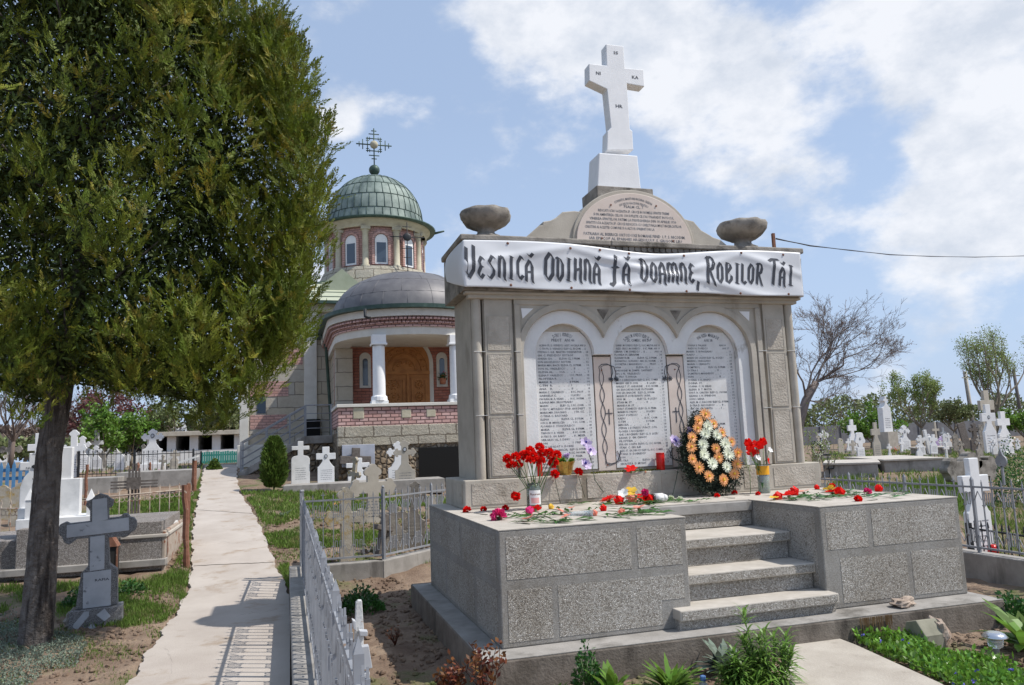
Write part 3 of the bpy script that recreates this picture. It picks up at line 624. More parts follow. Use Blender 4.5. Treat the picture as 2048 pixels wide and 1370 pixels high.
HD = [("D-TRU  I.  VISINESCU", "PREOT   ANI 46", .62), ("D-TRU I. M. IONESCU  ELEV CL. III", "LIC. COMERC.  ANI 20", .98), ("ION  RIZEA  MIHALACHE", "ANI 38", .8)]
LB = ['left arched plaque headed by a priest aged 46', 'middle arched plaque with the densest list of names', 'right arched plaque half hidden by the wreath']
for i, (x, rows) in enumerate(zip(XC, (A_, B_, C_))):
    m = mb(); r_ = .362
    pts = [(x-r_, 1.292), (x+r_, 1.292)]+[(x+r_*math.cos(math.pi*k/24), ZC-.01+r_*math.sin(math.pi*k/24)) for k in range(25)]
    m.prism(pts, 2.172, 2.195, 'y'); pq = m.build('name_plaque', MT['marble'], mon, bevel=.003, label=LB[i])
    it = [(HD[i][0], x, 2.60, .245, .042, HD[i][2]*1.5), (HD[i][1], x-.14 if i < 2 else x-.06, x+.15 if i < 2 else x+.06, 2.782, .034)]
    n = len(rows); zt_, zb_ = 2.725, 1.325
    for j, (s_, w_) in enumerate(rows):
        z = zt_-(zt_-zb_)*j/(n-1 if i < 2 else 36); hw = .29 if j < 2 else .315
        it.append((s_, x-hw, x-hw+2*hw*w_, z, .0235))
    lines_on('inscription', it, pq, 'faded_ink', 2.1705)
# narrow panels with thorn garlands
def garland(x0, x1, flip):
    m = mb(); m.box(x0, x1, 2.168, 2.19, 1.27, 2.60); pn = m.build('carved_panel', MT['marble_pink'], mon, bevel=.003)
    cx = x0+.09 if not flip else x1-.07; sg = 1 if not flip else -1; g = mb(); n = 60
    for ph in (0, math.pi):
        P = [(cx+.028*math.sin(2*math.pi*2.6*k/n+ph)*1.0, 2.166, 2.45-1.05*k/n) for k in range(n+1)]
        top = [(cx+sg*a, 2.166, 2.45+b) for a, b in ((.17, -.12), (.19, -.05), (.17, .03), (.10, .055), (.04, .05), (.0, .03))] if ph == 0 else [(cx+sg*a, 2.166, 2.45+b) for a, b in ((.12, -.11), (.15, -.04), (.14, .03), (.08, .065), (.01, .06), (-.025, .03))]
        bot = [(cx+sg*a, 2.166, 1.40+b) for a, b in ((.01, -.04), (.07, -.055), (.14, -.04), (.19, -.01), (.17, .05), (.15, .09))] if ph == 0 else [(cx+sg*a, 2.166, 1.40+b) for a, b in ((-.0, -.05), (.05, -.07), (.12, -.05), (.16, -.01), (.19, .06), (.2, .09))]
        g.tube(top+P[2:-2]+bot, .0042, 5)
    for a, b in ((.12, 2.33), (.19, 2.33)):
        for k in range(6):
            t = k*1.05; px_ = cx+sg*a+.018*math.cos(t); pz = b+.014*math.sin(t)
            g.tube([(px_+.015*math.cos(u+t), 2.166, pz+.011*math.sin(u+t)) for u in np.linspace(0, 5.5, 9)], .003, 4)
    g.build('thorn_garland', MT['lettering'], pn)
    g = mb(); cx2 = (x0+x1)/2+sg*.055 if not flip else (x0+x1)/2-.03
    g.box(cx2-.005, cx2+.005, 2.163, 2.17, 1.80, 1.98); g.box(cx2-.045, cx2-.005, 2.163, 2.17, 1.925, 1.935); g.box(cx2+.005, cx2+.045, 2.163, 2.17, 1.925, 1.935); g.build('painted_cross', MT['lettering'], pn)
    for a, b in (((x0+x1)/2-.01, 2.44), ((x0+x1)/2, 1.33)): g = mb(); g.cyl((a, 2.169, b), (a, 2.16, b), .009, n=8); g.build('bolt', MT['rust'], pn)
garland(1.83, 2.045, False); garland(2.795, 3.01, True)
T = [("CUVANTUL MANTUIRII INCHINA CREDEA", 2.37, 3.945, .535, .03, .95), ("130 DE RUGACIUNI PENTRU", 2.37, 3.945, .48, .03, .8)]
it = list(T)+[("PSALM CL. 7", 2.24, 2.50, 4.375, .033)]
for j, (s_, a, b) in enumerate([("RIDICATU-S'AU ACEASTA SF. CRUCE IN NUMELE SFINTEI TREIMI", 1.90, 2.84), ("SI IN AMINTIREA CELOR 118 SUFLETE CE S'AU PRAPADIT IN FOCUL", 1.84, 2.90), ("VINEREA SFINTELOR PATIMI LA PRIVEGHEREA DIN 18 APRILIE 1930", 1.79, 2.93), ("SFINTITU-S'A ACEASTA SF. CRUCE RIDICATA CU CHELTUIALA MULT INCERCATILOR", 1.74, 3.0), ("CRESTINI AI ACESTEI COMUNE SI A ALTOR SPRIJINITORI LA", 1.72, 2.63)]):
    it.append((s_, a, b, 4.315-.052*j, .032))
it += [("PATRIARH AL BISERICII ORTODOXE ROMANE FIIND  I. P. S. NICODIM.", 1.70, 3.04, 4.02, .036), ("IAR EPISCOP AL EPARHIEI ARGESULUI P. S. GRIGORE LEU", 1.77, 2.99, 3.97, .034)]
lines_on('inscription', it, tablet, 'faded_ink', 1.9535)
for a, b in ((2.07, 4.40), (2.67, 4.42), (1.93, 3.985), (2.87, 3.99)): m = mb(); m.cyl((a, 1.957, b), (a, 1.946, b), .011, n=8); m.build('bolt', MT['rust'], tablet)
q = [("IS", *pxz(1227, 108, 2.2), .035, .042), ("NI", *pxz(1191.5, 149, 2.2), .035, .045), ("KA", *pxz(1263.5, 157, 2.2), .05, .043), ("HR", *pxz(1231, 215, 2.2), .052, .045)]
lines_on('lettering', [(a, x, x+w*1.9, z, h) for a, x, z, w, h in q], cr_, 'lettering', 2.198)
# ------------------------------------------------------------------ banner
NU = 300; NV = 30
GT = [.02, .095, .285, .455, .62, .80, .955]; GTz = [3.885, 3.885, 3.875, 3.81, 3.80, 3.90, 3.895]
def ban(u, v):
    # u 0..1 left to right on the front, v 0..1 bottom to top ; u<0 wraps round the left end
    top = 3.875+.012*math.sin(u*9)-.062*math.exp(-((u-.53)/.17)**2); bot = 3.345-.03*u+.006*math.sin(u*21)
    z = bot+(top-bot)*v
    x = .235+4.38*u; y = 1.868
    # tension folds running from the eyelets
    y += .006*math.sin(u*30+v*5)*(v*(1-v)*4)+.010*math.sin(9*u-4*v)+.003*math.sin(55*u+10*v)*(1-v)*v*2
    y -= .013*math.exp(-((v-(.92-1.6*abs(u-.285)))/.09)**2)+.013*math.exp(-((v-(.9-2.1*abs(u-.8)))/.09)**2)+.008*math.exp(-((v-(.25+1.2*abs(u-.17)))/.1)**2)
    y -= .008*math.exp(-((v-.80+.15*math.sin(u*7))/.07)**2)*math.exp(-((u-.53)/.16)**2)*2
    if u < 0:
        t = -u*4.38; x = .235-.13*math.sin(min(t*3.2, 1.57))-.02*math.sin(v*3.1); y = 1.868+t*.85-.03*math.sin(v*3.14)*math.exp(-((t-.1)/.08)**2); z = (bot+top)/2+(z-(bot+top)/2)*(1-.55*min(t/.45, 1))-.0
    if u > 1:
        t = (u-1)*4.38; x = 4.615+.02*math.sin(min(t*6, 1.57)); y = 1.868+t
    return x, y, z
m = mb(); vs = []; U0, U1 = -.095, 1.06
for j in range(NV+1):
    for i in range(NU+1): vs.append(ban(U0+(U1-U0)*i/NU, j/NV))
m.add(vs, [(j*(NU+1)+i, j*(NU+1)+i+1, (j+1)*(NU+1)+i+1, (j+1)*(NU+1)+i) for j in range(NV) for i in range(NU)], 0, True)
bo = m.build('banner', MT['banner'], at=(2.3, 1.88, 3.35), label='long white cloth banner with black gothic lettering stretched across the monument', cat='banner')
sm_ = bo.modifiers.new('thick', 'SOLIDIFY'); sm_.thickness = .002; sm_.offset = 1
# glyphs: strokes on a 0..1 box, drawn with a slanted broad nib
K = {
 'V': [[(.12, 1), (.12, .22), (.5, .02)], [(.88, 1.06), (.88, .25), (.45, .0)]],
 'E': [[(.85, .82), (.5, .98), (.18, .74), (.45, .52), (.18, .3), (.18, .2), (.55, .02), (.9, .2)], [(.4, .52), (.72, .54)]],
 'S': [[(.88, .85), (.55, 1), (.15, .72), (.8, .38), (.8, .2), (.4, 0), (.08, .14)]],
 'n': [[(.15, .98), (.15, .1)], [(.1, .86), (.45, 1), (.82, .75), (.82, .12), (.98, -.03)]],
 'I': [[(.2, 1), (.8, .97)], [(.5, 1), (.5, 0)], [(.2, .03), (.85, 0)]],
 'C': [[(.9, .84), (.55, 1), (.15, .75), (.15, .22), (.5, 0), (.9, .16)]],
 'A': [[(.12, 0), (.12, .72), (.5, 1), (.85, .72), (.85, .1), (1, -.08)], [(.12, .45), (.85, .45)]],
 'a': [[(.12, 0), (.12, .72), (.5, 1), (.85, .72), (.85, .1), (1, -.08)], [(.12, .45), (.85, .45)], [(.2, 1.28), (.5, 1.14), (.85, 1.3)]],
 'O': [[(.5, 1.0), (.12, .78), (.12, .2), (.5, 0), (.88, .22), (.88, .8), (.5, 1.0)]],
 'D': [[(.24, .98), (.24, .16), (.5, 0), (.88, .24), (.88, .74), (.5, .98)], [(-.04, .97), (.3, 1.03), (.55, .97)]],
 'o': [[(.5, 1.0), (.12, .78), (.12, .2), (.5, 0), (.88, .22), (.88, .8), (.5, 1.0)]],
 'H': [[(.14, 1), (.14, .08)], [(.84, 1), (.84, .1), (1, -.06)], [(.14, .5), (.84, .56)]],
 'F': [[(.95, .98), (.55, 1.08), (.5, .9), (.5, .1), (.1, -.04)], [(.2, .62), (.95, .66)], [(.0, .0), (.2, .06)]],
 'M': [[(.08, .98), (.08, .06)], [(.06, .88), (.28, 1), (.48, .8), (.48, .06)], [(.48, .88), (.7, 1), (.9, .76), (.9, .1), (1, -.04)]],
 ',': [[(.6, .9), (.4, 0)]],
 'R': [[(.2, 1.02), (.2, .04)], [(0, .95), (.25, 1.0), (.6, 1.0), (.8, .8), (.7, .6), (.25, .5)], [(.42, .52), (.82, .12), (1, -.05)]],
 'B': [[(.18, 1), (.18, .06)], [(.1, 1), (.6, .95), (.75, .78), (.3, .54), (.84, .36), (.84, .2), (.4, 0), (.15, .08)]],
 'L': [[(.2, 1), (.2, .1), (.5, .0), (.95, .12)]],
 'T': [[(.0, .92), (.35, 1), (1, .98)], [(.55, 1), (.55, 0)]],
 '!': [[(.5, 1), (.7, 0)]]}
c5 = lambda x, y: (880+x/3.805, 380+y/3.805); c6 = lambda x, y: (1240+x/3.805, 380+y/3.805)
LT = [('V', c5, 188, 262, 435, 668), ('E', c5, 285, 338, 505, 675), ('S', c5, 360, 420, 502, 675), ('n', c5, 440, 500, 505, 685), ('I', c5, 520, 560, 508, 680), ('C', c5, 583, 638, 505, 680), ('a', c5, 650, 712, 535, 695),
 ('O', c5, 795, 868, 482, 685), ('D', c5, 883, 940, 520, 690), ('I', c5, 958, 1002, 522, 692), ('H', c5, 1022, 1080, 520, 700), ('n', c5, 1098, 1152, 525, 705), ('a', c5, 1168, 1222, 555, 710), ('F', c5, 1300, 1362, 515, 722), ('a', c5, 1392, 1446, 555, 715),
 ('D', c6, 148, 212, 530, 700), ('o', c6, 230, 278, 550, 705), ('A', c6, 294, 346, 550, 712), ('M', c6, 360, 440, 552, 712), ('n', c6, 455, 505, 555, 712), ('E', c6, 518, 562, 558, 712), (',', c6, 582, 600, 690, 765),
 ('R', c6, 650, 722, 512, 722), ('o', c6, 735, 780, 555, 708), ('B', c6, 798, 856, 555, 710), ('I', c6, 868, 912, 560, 712), ('L', c6, 922, 962, 562, 714), ('o', c6, 974, 1018, 565, 712), ('R', c6, 1034, 1086, 565, 722), ('T', c6, 1125, 1202, 528, 720), ('a', c6, 1212, 1256, 590, 728), ('I', c6, 1276, 1322, 575, 726)]
def near_banner(x, z):
    u = (x-.235)/4.38; lo = ban(u, 0)[2]; hi = ban(u, 1)[2]; v = (z-lo)/(hi-lo); return ban(u, v)[1]
g = mb()
for ch, cf, x0, x1, y0, y1 in LT:
    for st in K[ch]:
        pts = []
        for a, b in st:
            px, py = cf(x0+(x1-x0)*a, y1+(y0-y1)*b); p = onY(px, py, 1.865); pts.append(np.array((p[0], p[2])))
        nb = np.array((.0165, -.011))*(1 if (y1-y0) < 190 else 1.15)
        for p, q in zip(pts[:-1], pts[1:]):
            k = max(1, int(np.linalg.norm(q-p)/.025))
            for j in range(k):
                a = p+(q-p)*j/k; b = p+(q-p)*(j+1)/k; qs = [a-nb, a+nb, b+nb, b-nb]
                g.add([(x, near_banner(x, z)-.006, z) for x, z in qs], [(0, 1, 2, 3)])
g.add([(4.62+.028, 1.90+t, z) for t, z in ((0, 3.82), (.035, 3.80), (.06, 3.50), (.03, 3.60))], [(0, 1, 2, 3)])
BASE[bo.name] = Vector(bo.location); g.build('lettering', MT['lettering'], bo)
for u, v in [(.115, .94), (.285, .9), (.37, .94), (.455, .95), (.62, .93), (.80, .94), (.94, .93), (.12, .06), (.285, .05), (.45, .04), (.62, .04), (.79, .04), (.95, .04)]:
    x, y, z = ban(u, v); g = mb(); g.lathe([(.016, -.004), (.012, .004), (.006, .006), (.001, .002)], 0, 0, 10)
    b0 = len(g.v)-40
    for i in range(b0, len(g.v)): a = g.v[i]; g.v[i] = (x+a[0], y-.006-a[2], z+a[1])
    g.build('eyelet', MT['rust'], bo)
# ================================================================== CHURCH (axis along +Y, centred on X = CX)
CX = 2.2
ch = thing('church', 'small domed stone and pink brick church with carved wooden door and round porch', 'church', (CX, 22, 1.0))
def gl(m, name, mt, parent=None, bevel=0, **k): return m.build(name, MT[mt], parent or ch, bevel=bevel, **k)
# nave
NY0, NY1, NX0, NX1, NT = 22.4, 34, -3.15, 7.5, 7.0
m = mb(); m.box(NX0, NX1, NY0, NY1, .3, NT); nave = gl(m, 'wall', 'ashlar')
m = mb(); m.box(NX0-.12, NX1+.12, NY0-.12, NY1+.1, .3, 1.9); gl(m, 'wall_base', 'church_plaster', bevel=.02)
for x0, x1 in ((-3.2, -2.9), (-1.0, -.55), (7.1, 7.55)):
    m = mb(); m.box(x0, x1, NY0-.07, NY0+.05, 1.9, 6.55); gl(m, 'pilaster', 'church_plaster', bevel=.01)
    m = mb(); m.box(x0-.08, x1+.08, NY0-.16, NY0+.05, 6.55, 6.66); m.box(x0-.04, x1+.04, NY0-.11, NY0+.05, 6.42, 6.548); gl(m, 'capital', 'church_plaster', bevel=.01)
m = mb(); m.box(NX0-.15, NX1+.15, NY0-.2, NY1+.2, 6.68, 7.0); gl(m, 'cornice', 'beige_stone', bevel=.03)
for x0, x1, z0, z1 in ((-2.85, -1.6, 2.45, 2.95), (-2.85, -1.55, 3.6, 4.15), (-2.2, -1.05, 4.75, 5.35), (-2.8, -1.5, 5.7, 6.1)):
    m = mb(); m.box(x0, x1, NY0-.015, NY0+.05, z0, z1); gl(m, 'brick_panel', 'brick_tower')
m = mb(); m.prism([(-2.62, 3.0), (-2.32, 3.0), (-2.32, 3.5), (-2.47, 3.66), (-2.62, 3.5)], NY0-.02, NY0+.04); w_ = gl(m, 'window', 'glass')
m = mb(); m.box(-.95, -.45, NY0-.13, NY0, 1.95, 2.75); gl(m, 'cellar_door', 'void_shade')  # black panel, the dark of the doorway painted on
# hipped green roof up to the drum
m = mb(); z0, z1 = 7.02, 8.75
a = [(NX0-.35, NY0-.4), (NX1+.35, NY0-.4), (NX1+.35, NY1+.4), (NX0-.35, NY1+.4)]; b = [(CX-1.9, 26.2), (CX+1.9, 26.2), (CX+1.9, 30), (CX-1.9, 30)]
m.add([(x, y, z0) for x, y in a]+[(x, y, z1) for x, y in b], [(0, 1, 5, 4), (1, 2, 6, 5), (2, 3, 7, 6), (3, 0, 4, 7), (4, 5, 6, 7), (3, 2, 1, 0)]); rf = gl(m, 'roof', 'copper_green')
m = mb(); m.box(NX0-.42, NX1+.42, NY0-.48, NY0-.36, 6.95, 7.06); m.box(NX0-.48, NX0-.36, NY0-.48, NY1+.4, 6.95, 7.06); m.build('gutter', MT['copper_dark'], rf)
m = mb()
for p, q in (((NX0-.35, NY0-.4, z0+.02), (CX-1.9, 26.2, z1+.02)),):
    m.tube([p, q], .05, 6)
for k in range(1, 5):
    t = k/5; xa = NX0-.35+(CX-1.9-NX0+.35)*t; xb = NX1+.35+(CX+1.9-NX1-.35)*t; m.box(xa, xb, NY0-.4+(26.6-NY0)*t-.02, NY0-.4+(26.6-NY0)*t+.02, z0+(z1-z0)*t-.0, z0+(z1-z0)*t+.025)
m.build('seam', MT['copper_dark'], rf)
# little gablet left of the drum
m = mb(); m.add([(-.9, 24.2, 7.6), (1.9, 24.2, 7.6), (.5, 24.0, 8.75), (.5, 27, 8.9), (-.9, 27, 7.7), (1.9, 27, 7.7)], [(0, 1, 2), (0, 2, 3, 4), (1, 5, 3, 2)]); m.build('gablet', MT['copper_green'], rf)
# drum
TY = 28.; TR = 2.15
m = mb(); m.lathe([(2.55, 8.2), (2.55, 9.0), (2.45, 9.15), (2.38, 9.32)], CX+.1, TY, 32); gl(m, 'drum_base', 'ashlar_rough')
m = mb(); m.lathe([(TR-.05, 9.2), (TR-.05, 11.2)], CX+.1, TY, 48); gl(m, 'drum', 'brick_tower')
NC = 10
for k in range(NC):
    a = -math.pi/2+2*math.pi*(k+.5)/NC; x = CX+.1+TR*math.cos(a); y = TY+TR*math.sin(a)
    m = mb(); m.lathe([(.19, 9.3), (.19, 9.4), (.14, 9.44), (.13, 10.85), (.17, 10.9), (.17, 10.95)], x, y, 12); m.box(x-.2, x+.2, y-.2, y+.2, 10.95, 11.1); gl(m, 'drum_column', 'beige_stone')
    a = -math.pi/2+2*math.pi*k/NC; rr = TR-.02
    # arched window: white frame, glass, brick hood
    def arch(w, z0, zs, n=10): return [(-w, z0), (w, z0)]+[(w*math.cos(math.pi*i/n), zs+w*math.sin(math.pi*i/n)) for i in range(n+1)]
    Mx = Matrix.Translation((CX+.1, TY, 0)) @ Matrix.Rotation(a+math.pi/2, 4, 'Z')
    m = mb(); m.prism(arch(.27, 9.45, 10.50), -rr-.0, -rr+.2); m.xf(Mx); w_ = gl(m, 'window', 'white_paint')
    m = mb(); m.prism([(-.2, 9.53), (.2, 9.53), (.2, 10.40), (-.2, 10.40)], -rr-.012, -rr+.1); m.xf(Mx); m.build('pane', MT['glass'], w_)
    o_ = arch(.40, 9.42, 10.5); i_ = arch(.29, 9.42, 10.5)
    m = mb(); m.prism([o_[1]]+o_[2:]+[o_[0]]+[i_[0]]+i_[2:][::-1]+[i_[1]], -rr-.05, -rr+.15); m.xf(Mx); gl(m, 'window_hood', 'brick_tower')
m = mb(); m.lathe([(2.28, 11.08), (2.34, 11.12), (2.34, 11.28), (2.5, 11.34), (2.5, 11.42)], CX+.1, TY, 48); gl(m, 'drum_cornice', 'beige_stone')
m = mb(); m.lathe([(2.48, 11.40), (2.72, 11.38), (2.76, 11.46), (2.60, 11.50), (2.25, 11.62)], CX+.1, TY, 48); dm0 = gl(m, 'dome_gutter', 'copper_dark')
for s_ in (-1, 1):
    m = mb(); m.tube([(CX+.1+s_*2.68, TY-.3, 11.42), (CX+.1+s_*3.12, TY-.5, 11.50)], [.06, .04], 6); m.build('spout', MT['copper_dark'], dm0)
prof = [(2.26, 11.58), (2.22, 11.75)]+[(2.16*math.cos(R(t)), 11.85+2.22*math.sin(R(t))) for t in range(4, 89, 6)]+[(.06, 14.08)]
m = mb(); m.lathe(prof, CX+.1, TY, 48); dome = gl(m, 'dome', 'copper')
m = mb()
rng_ = random.Random(3); lv = [0, 2, 5, 8, 11, 14, 17]
for li in range(len(lv)-1):
    n = (40, 40, 36, 28, 20, 10)[li]; o0 = rng_.random()
    for k in range(n):
        a = 2*math.pi*(k+o0)/n; P = [(CX+.1+(r_+.01)*math.cos(a), TY+(r_+.01)*math.sin(a), z+.005) for r_, z in prof[lv[li]:min(lv[li+1]+1, len(prof))]]
        if math.sin(a) < .3 and len(P) > 1: m.tube(P, .013, 4)
    r_, z = prof[min(lv[li+1], len(prof)-1)]; m.tube([(CX+.1+(r_+.01)*math.cos(t), TY+(r_+.01)*math.sin(t), z) for t in np.linspace(math.pi, 2*math.pi, 30)], .014, 4)
m.build('seam', MT['copper_dark'], dome)
m = mb(); m.lathe([(.16, 14.0), (.09, 14.12), (.09, 14.2)], CX+.1, TY, 16); m.ball((CX+.1, TY, 14.42), .25, 20, 14); gl(m, 'orb', 'copper_dark')
# lattice cross with many arms
m = mb(); cz = 15.65; cx_ = CX+.1; t = .022
def bar(x0, z0, x1, z1, r_=.03): m.tube([(cx_+x0, TY, z0), (cx_+x1, TY, z1)], r_, 6)
bar(0, 14.6, 0, 16.45); bar(-.82, cz, .82, cz)
for s_ in (-1, 1):
    for d, w in ((.30, .36), (.52, .24), (.68, .12)):
        bar(s_*d, cz-w, s_*d, cz+w, .024); bar(-w, cz+s_*d, w, cz+s_*d, .024)
    for d in (.30,):
        for e_ in (-1, 1):
            for q in (.2, .3):
                bar(s_*d-.07, cz+e_*q, s_*d+.07, cz+e_*q, .02); bar(s_*q, cz+e_*d-.07, s_*q, cz+e_*d+.07, .02)
gl(m, 'lattice_cross', 'copper_dark')
m = mb(); m.ball((cx_, TY-.02, cz), .19, 16, 10); gl(m, 'cross_disc', 'beige_stone')
# antenna of bars in front of the drum
m = mb(); ax, az, ay = 3.35, 10.55, 25.4
m.tube([(ax, ay, 8.6), (ax, ay, 11.2)], .02, 6); m.tube([(ax-.75, ay, az), (ax+.75, ay, az)], .02, 6)
for d, w in ((-.6, .2), (.6, .2), (-.3, .3), (.3, .3)): m.tube([(ax+d, ay, az-w), (ax+d, ay, az+w)], .015, 6)
for d, w in ((.45, .2), (-.5, .25), (-.9, .16)): m.tube([(ax-w, ay, az+d), (ax+w, ay, az+d)], .015, 6)
m.ball((ax, ay, az), .18, 14, 8, sc=(1, .3, 1)); gl(m, 'porch_roof_cross', 'metal_black')
# ---------------- porch
PYc = 18.15; PR_ = 2.32
def uarc(r, y1, n=28, yc=PYc, s_=1):
    # U plan: straight side, half circle towards the viewer, straight side
    return [(CX-r, y1)]+[(CX-r*math.cos(math.pi*k/n), yc-r*s_*math.sin(math.pi*k/n)) for k in range(n+1)]+[(CX+r, y1)]
def band(name, r0, r1, z0, z1, mt, y1=22.35, parent=None, **k):
    o = uarc(r1, y1); i_ = uarc(r0, y1); m = mb(); n = len(o)
    vs = [(x, y, z0) for x, y in o]+[(x, y, z1) for x, y in o]+[(x, y, z0) for x, y in i_]+[(x, y, z1) for x, y in i_]
    L_ = [0]
    for q in range(1, n): L_.append(L_[-1]+math.dist(o[q], o[q-1]))
    fs = []; uvs = []
    for q in range(n-1):
        uo = ((L_[q], z0), (L_[q+1], z0), (L_[q+1], z1), (L_[q], z1)); up = ((L_[q], 0), (L_[q+1], 0), (L_[q+1], .2), (L_[q], .2))
        fs += [(q, q+1, n+q+1, n+q), (2*n+q, 2*n+q+1, 3*n+q+1, 3*n+q), (n+q, n+q+1, 3*n+q+1, 3*n+q), (q, q+1, 2*n+q+1, 2*n+q)]; uvs += [uo, uo, up, up]
    m.add(vs, fs, 0, False, uvs); return m.build(name, MT[mt], parent or ch, **k)
band('beam', 1.82, 2.38, 4.90, 5.13, 'church_plaster')
band('brick_frieze', 1.86, 2.43, 5.13, 5.23, 'brick_pink'); 
m = mb(); pl_ = uarc(2.50, 22.3, 64)
acc = 0
for q in range(1, len(pl_)):
    a, b = Vector(pl_[q-1]), Vector(pl_[q]); L_ = (b-a).length; k = max(1, round(L_/.2))
    for j in range(k):
        p = a+(b-a)*((j+.5)/k); d = (b-a).normalized(); nrm = Vector((d.y, -d.x)); w = L_/k*.42
        for z0, z1, sh in ((5.235, 5.315, 0), (5.33, 5.41, .5)):
            c0 = p+d*sh*L_/k; A_q = [c0-d*w-nrm*.22, c0+d*w-nrm*.22, c0+d*w+nrm*(.0 if sh == 0 else .07), c0-d*w+nrm*(.0 if sh == 0 else .07)]
            m.prism([tuple(t_) for t_ in A_q], z0, z1, 'z')
gl(m, 'brick_dentils', 'brick_pink')
band('upper_cornice', 1.9, 2.60, 5.425, 5.64, 'church_plaster')
g_ = band('gutter', 2.35, 2.76, 5.645, 5.76, 'copper_dark')
# porch dome, a shallow stretched cap
m = mb(); vs = []; nn = 40; rows_ = 9; yb = 22.3
for j in range(rows_+1):
    t = j/rows_; rr = 2.44*math.cos(t*math.pi/2*.985); z = 5.74+1.52*math.sin(t*math.pi/2)
    sh = 1-t
    for k in range(nn+1):
        a = math.pi*k/nn; vs.append((CX-rr*math.cos(a), 18.3-rr*math.sin(a), z))
    for k in range(nn+1):
        a = math.pi*k/nn; vs.append((CX+rr*math.cos(a), 18.3+1.5+rr*math.sin(a), z))
w_ = 2*(nn+1); fs = [(j*w_+i, j*w_+(i+1) % w_, (j+1)*w_+(i+1) % w_, (j+1)*w_+i) for j in range(rows_) for i in range(w_)]
fs.append(tuple(rows_*w_+i for i in range(w_)))
m.add(vs, fs, 0, True); pd = gl(m, 'porch_dome', 'lead')
m = mb()
for j in (2, 4, 6):
    m.tube([vs[j*w_+i] for i in range(0, nn+1, 2)], .009, 4)
for j0, j1, st in ((0, 2, 4), (2, 4, 5), (4, 6, 6), (6, 9, 8)):
    for i in range(st//2, nn+1, st): m.tube([vs[j*w_+i] for j in range(j0, j1+1)], .008, 4)
m.build('seam', MT['lead'], pd)
p = onY(754, 594, 17.0); m = mb(); m.cyl((p[0], 17.0, p[2]-.2), (p[0], 17.0, p[2]+.22), .09, .09, 12); m.build('vent_pipe', MT['rust'], pd)
# soffit under the dome, porch back wall with door
m = mb(); m.add([(x, y, 4.99) for x, y in uarc(1.9, 19.6)], [tuple(range(31))]); gl(m, 'porch_ceiling', 'church_plaster')
WY = 19.45
m = mb(); m.box(CX-2.3, CX+2.3, WY, WY+.3, 1.2, 5.0); gl(m, 'porch_back_wall', 'brick_red')
m = mb(); m.box(CX-2.3, CX-.85, WY-.01, WY+.05, 2.1, 3.35); gl(m, 'brick_dado', 'brick_red')
for s_ in (-1, 1):
    m = mb(); m.box(CX+s_*2.02-.28, CX+s_*2.02+.28, WY-.42, WY+.1, 1.2, 4.9); gl(m, 'corner_pier', 'ashlar', bevel=.02)
    m = mb(); x0 = CX+s_*2.26; m.box(min(x0, x0-s_*.15), max(x0, x0-s_*.15), WY+.1, 22.4, 1.2, 4.9); gl(m, 'side_wall', 'ashlar')
    xw = CX+s_*1.30
    def arch(w, z0, zs, n=10, x=0): return [(x-w, z0), (x+w, z0)]+[(x+w*math.cos(math.pi*i/n), zs+w*math.sin(math.pi*i/n)) for i in range(n+1)]
    m = mb(); m.prism(arch(.19, 3.62, 4.62, x=xw), WY-.07, WY+.02); wd = gl(m, 'window', 'church_plaster', bevel=.01)
    m = mb(); m.prism(arch(.085, 3.70, 4.52, x=xw), WY-.085, WY+.02); m.build('pane', MT['glass'], wd)
    o_ = arch(.34, 3.5, 4.62, x=xw); m = mb(); m.prism(o_, WY-.03, WY+.02); gl(m, 'window_hood', 'brick_red')
# door: carved double leaf under a round tympanum
DX = CX+.0; dw = .86
o_ = arch(dw+.14, 2.1, 4.42, 20, DX); i_ = arch(dw, 2.1, 4.42, 20, DX)
m = mb(); m.prism(o_, WY-.05, WY+.02); gl(m, 'door_surround', 'church_plaster', bevel=.01)
m = mb(); m.prism(i_, WY-.075, WY+.02); door = gl(m, 'door', 'wood_door')
m = mb()
m.box(DX-dw, DX+dw, WY-.13, WY-.07, 4.05, 4.16); m.box(DX+.08, DX+.15, WY-.12, WY-.07, 2.1, 4.05)
for x0, x1 in ((DX-dw+.12, DX+.0), (DX+.23, DX+dw-.1)):
    for q in ((x0, x1, 2.25, 2.32), (x0, x1, 3.86, 3.93), (x0, x0+.06, 2.32, 3.86), (x1-.06, x1, 2.32, 3.86)): m.box(q[0], q[1], WY-.105, WY-.07, q[2], q[3])
    for i in range(4):
        zc = 2.5+.4*i; xc = (x0+x1)/2; w = (x1-x0)/2-.1
        for k in range(10):
            a = 2*math.pi*k/10; m.ball((xc+w*.7*math.cos(a), WY-.08, zc+.13*math.sin(a)), .035, 6, 4)
        m.ball((xc, WY-.08, zc), .06, 8, 5)
for rr in (.80, .58, .38):
    m.tube([(DX+rr*math.cos(t), WY-.09, 4.2+(rr)*math.sin(t)*.98) for t in np.linspace(0, math.pi, 20)], .022, 6)
for k in range(9):
    t = math.pi*(k+.5)/9; m.ball((DX+.68*math.cos(t), WY-.08, 4.22+.66*math.sin(t)), .04, 6, 4)
    if k % 2: m.ball((DX+.25*math.cos(t), WY-.08, 4.25+.22*math.sin(t)), .05, 6, 4)
m.build('carving', MT['wood_door'], door)
m = mb(); m.ball((DX+.19, WY-.12, 3.05), .035, 8, 6); m.build('handle', MT['gold_foil'], door)
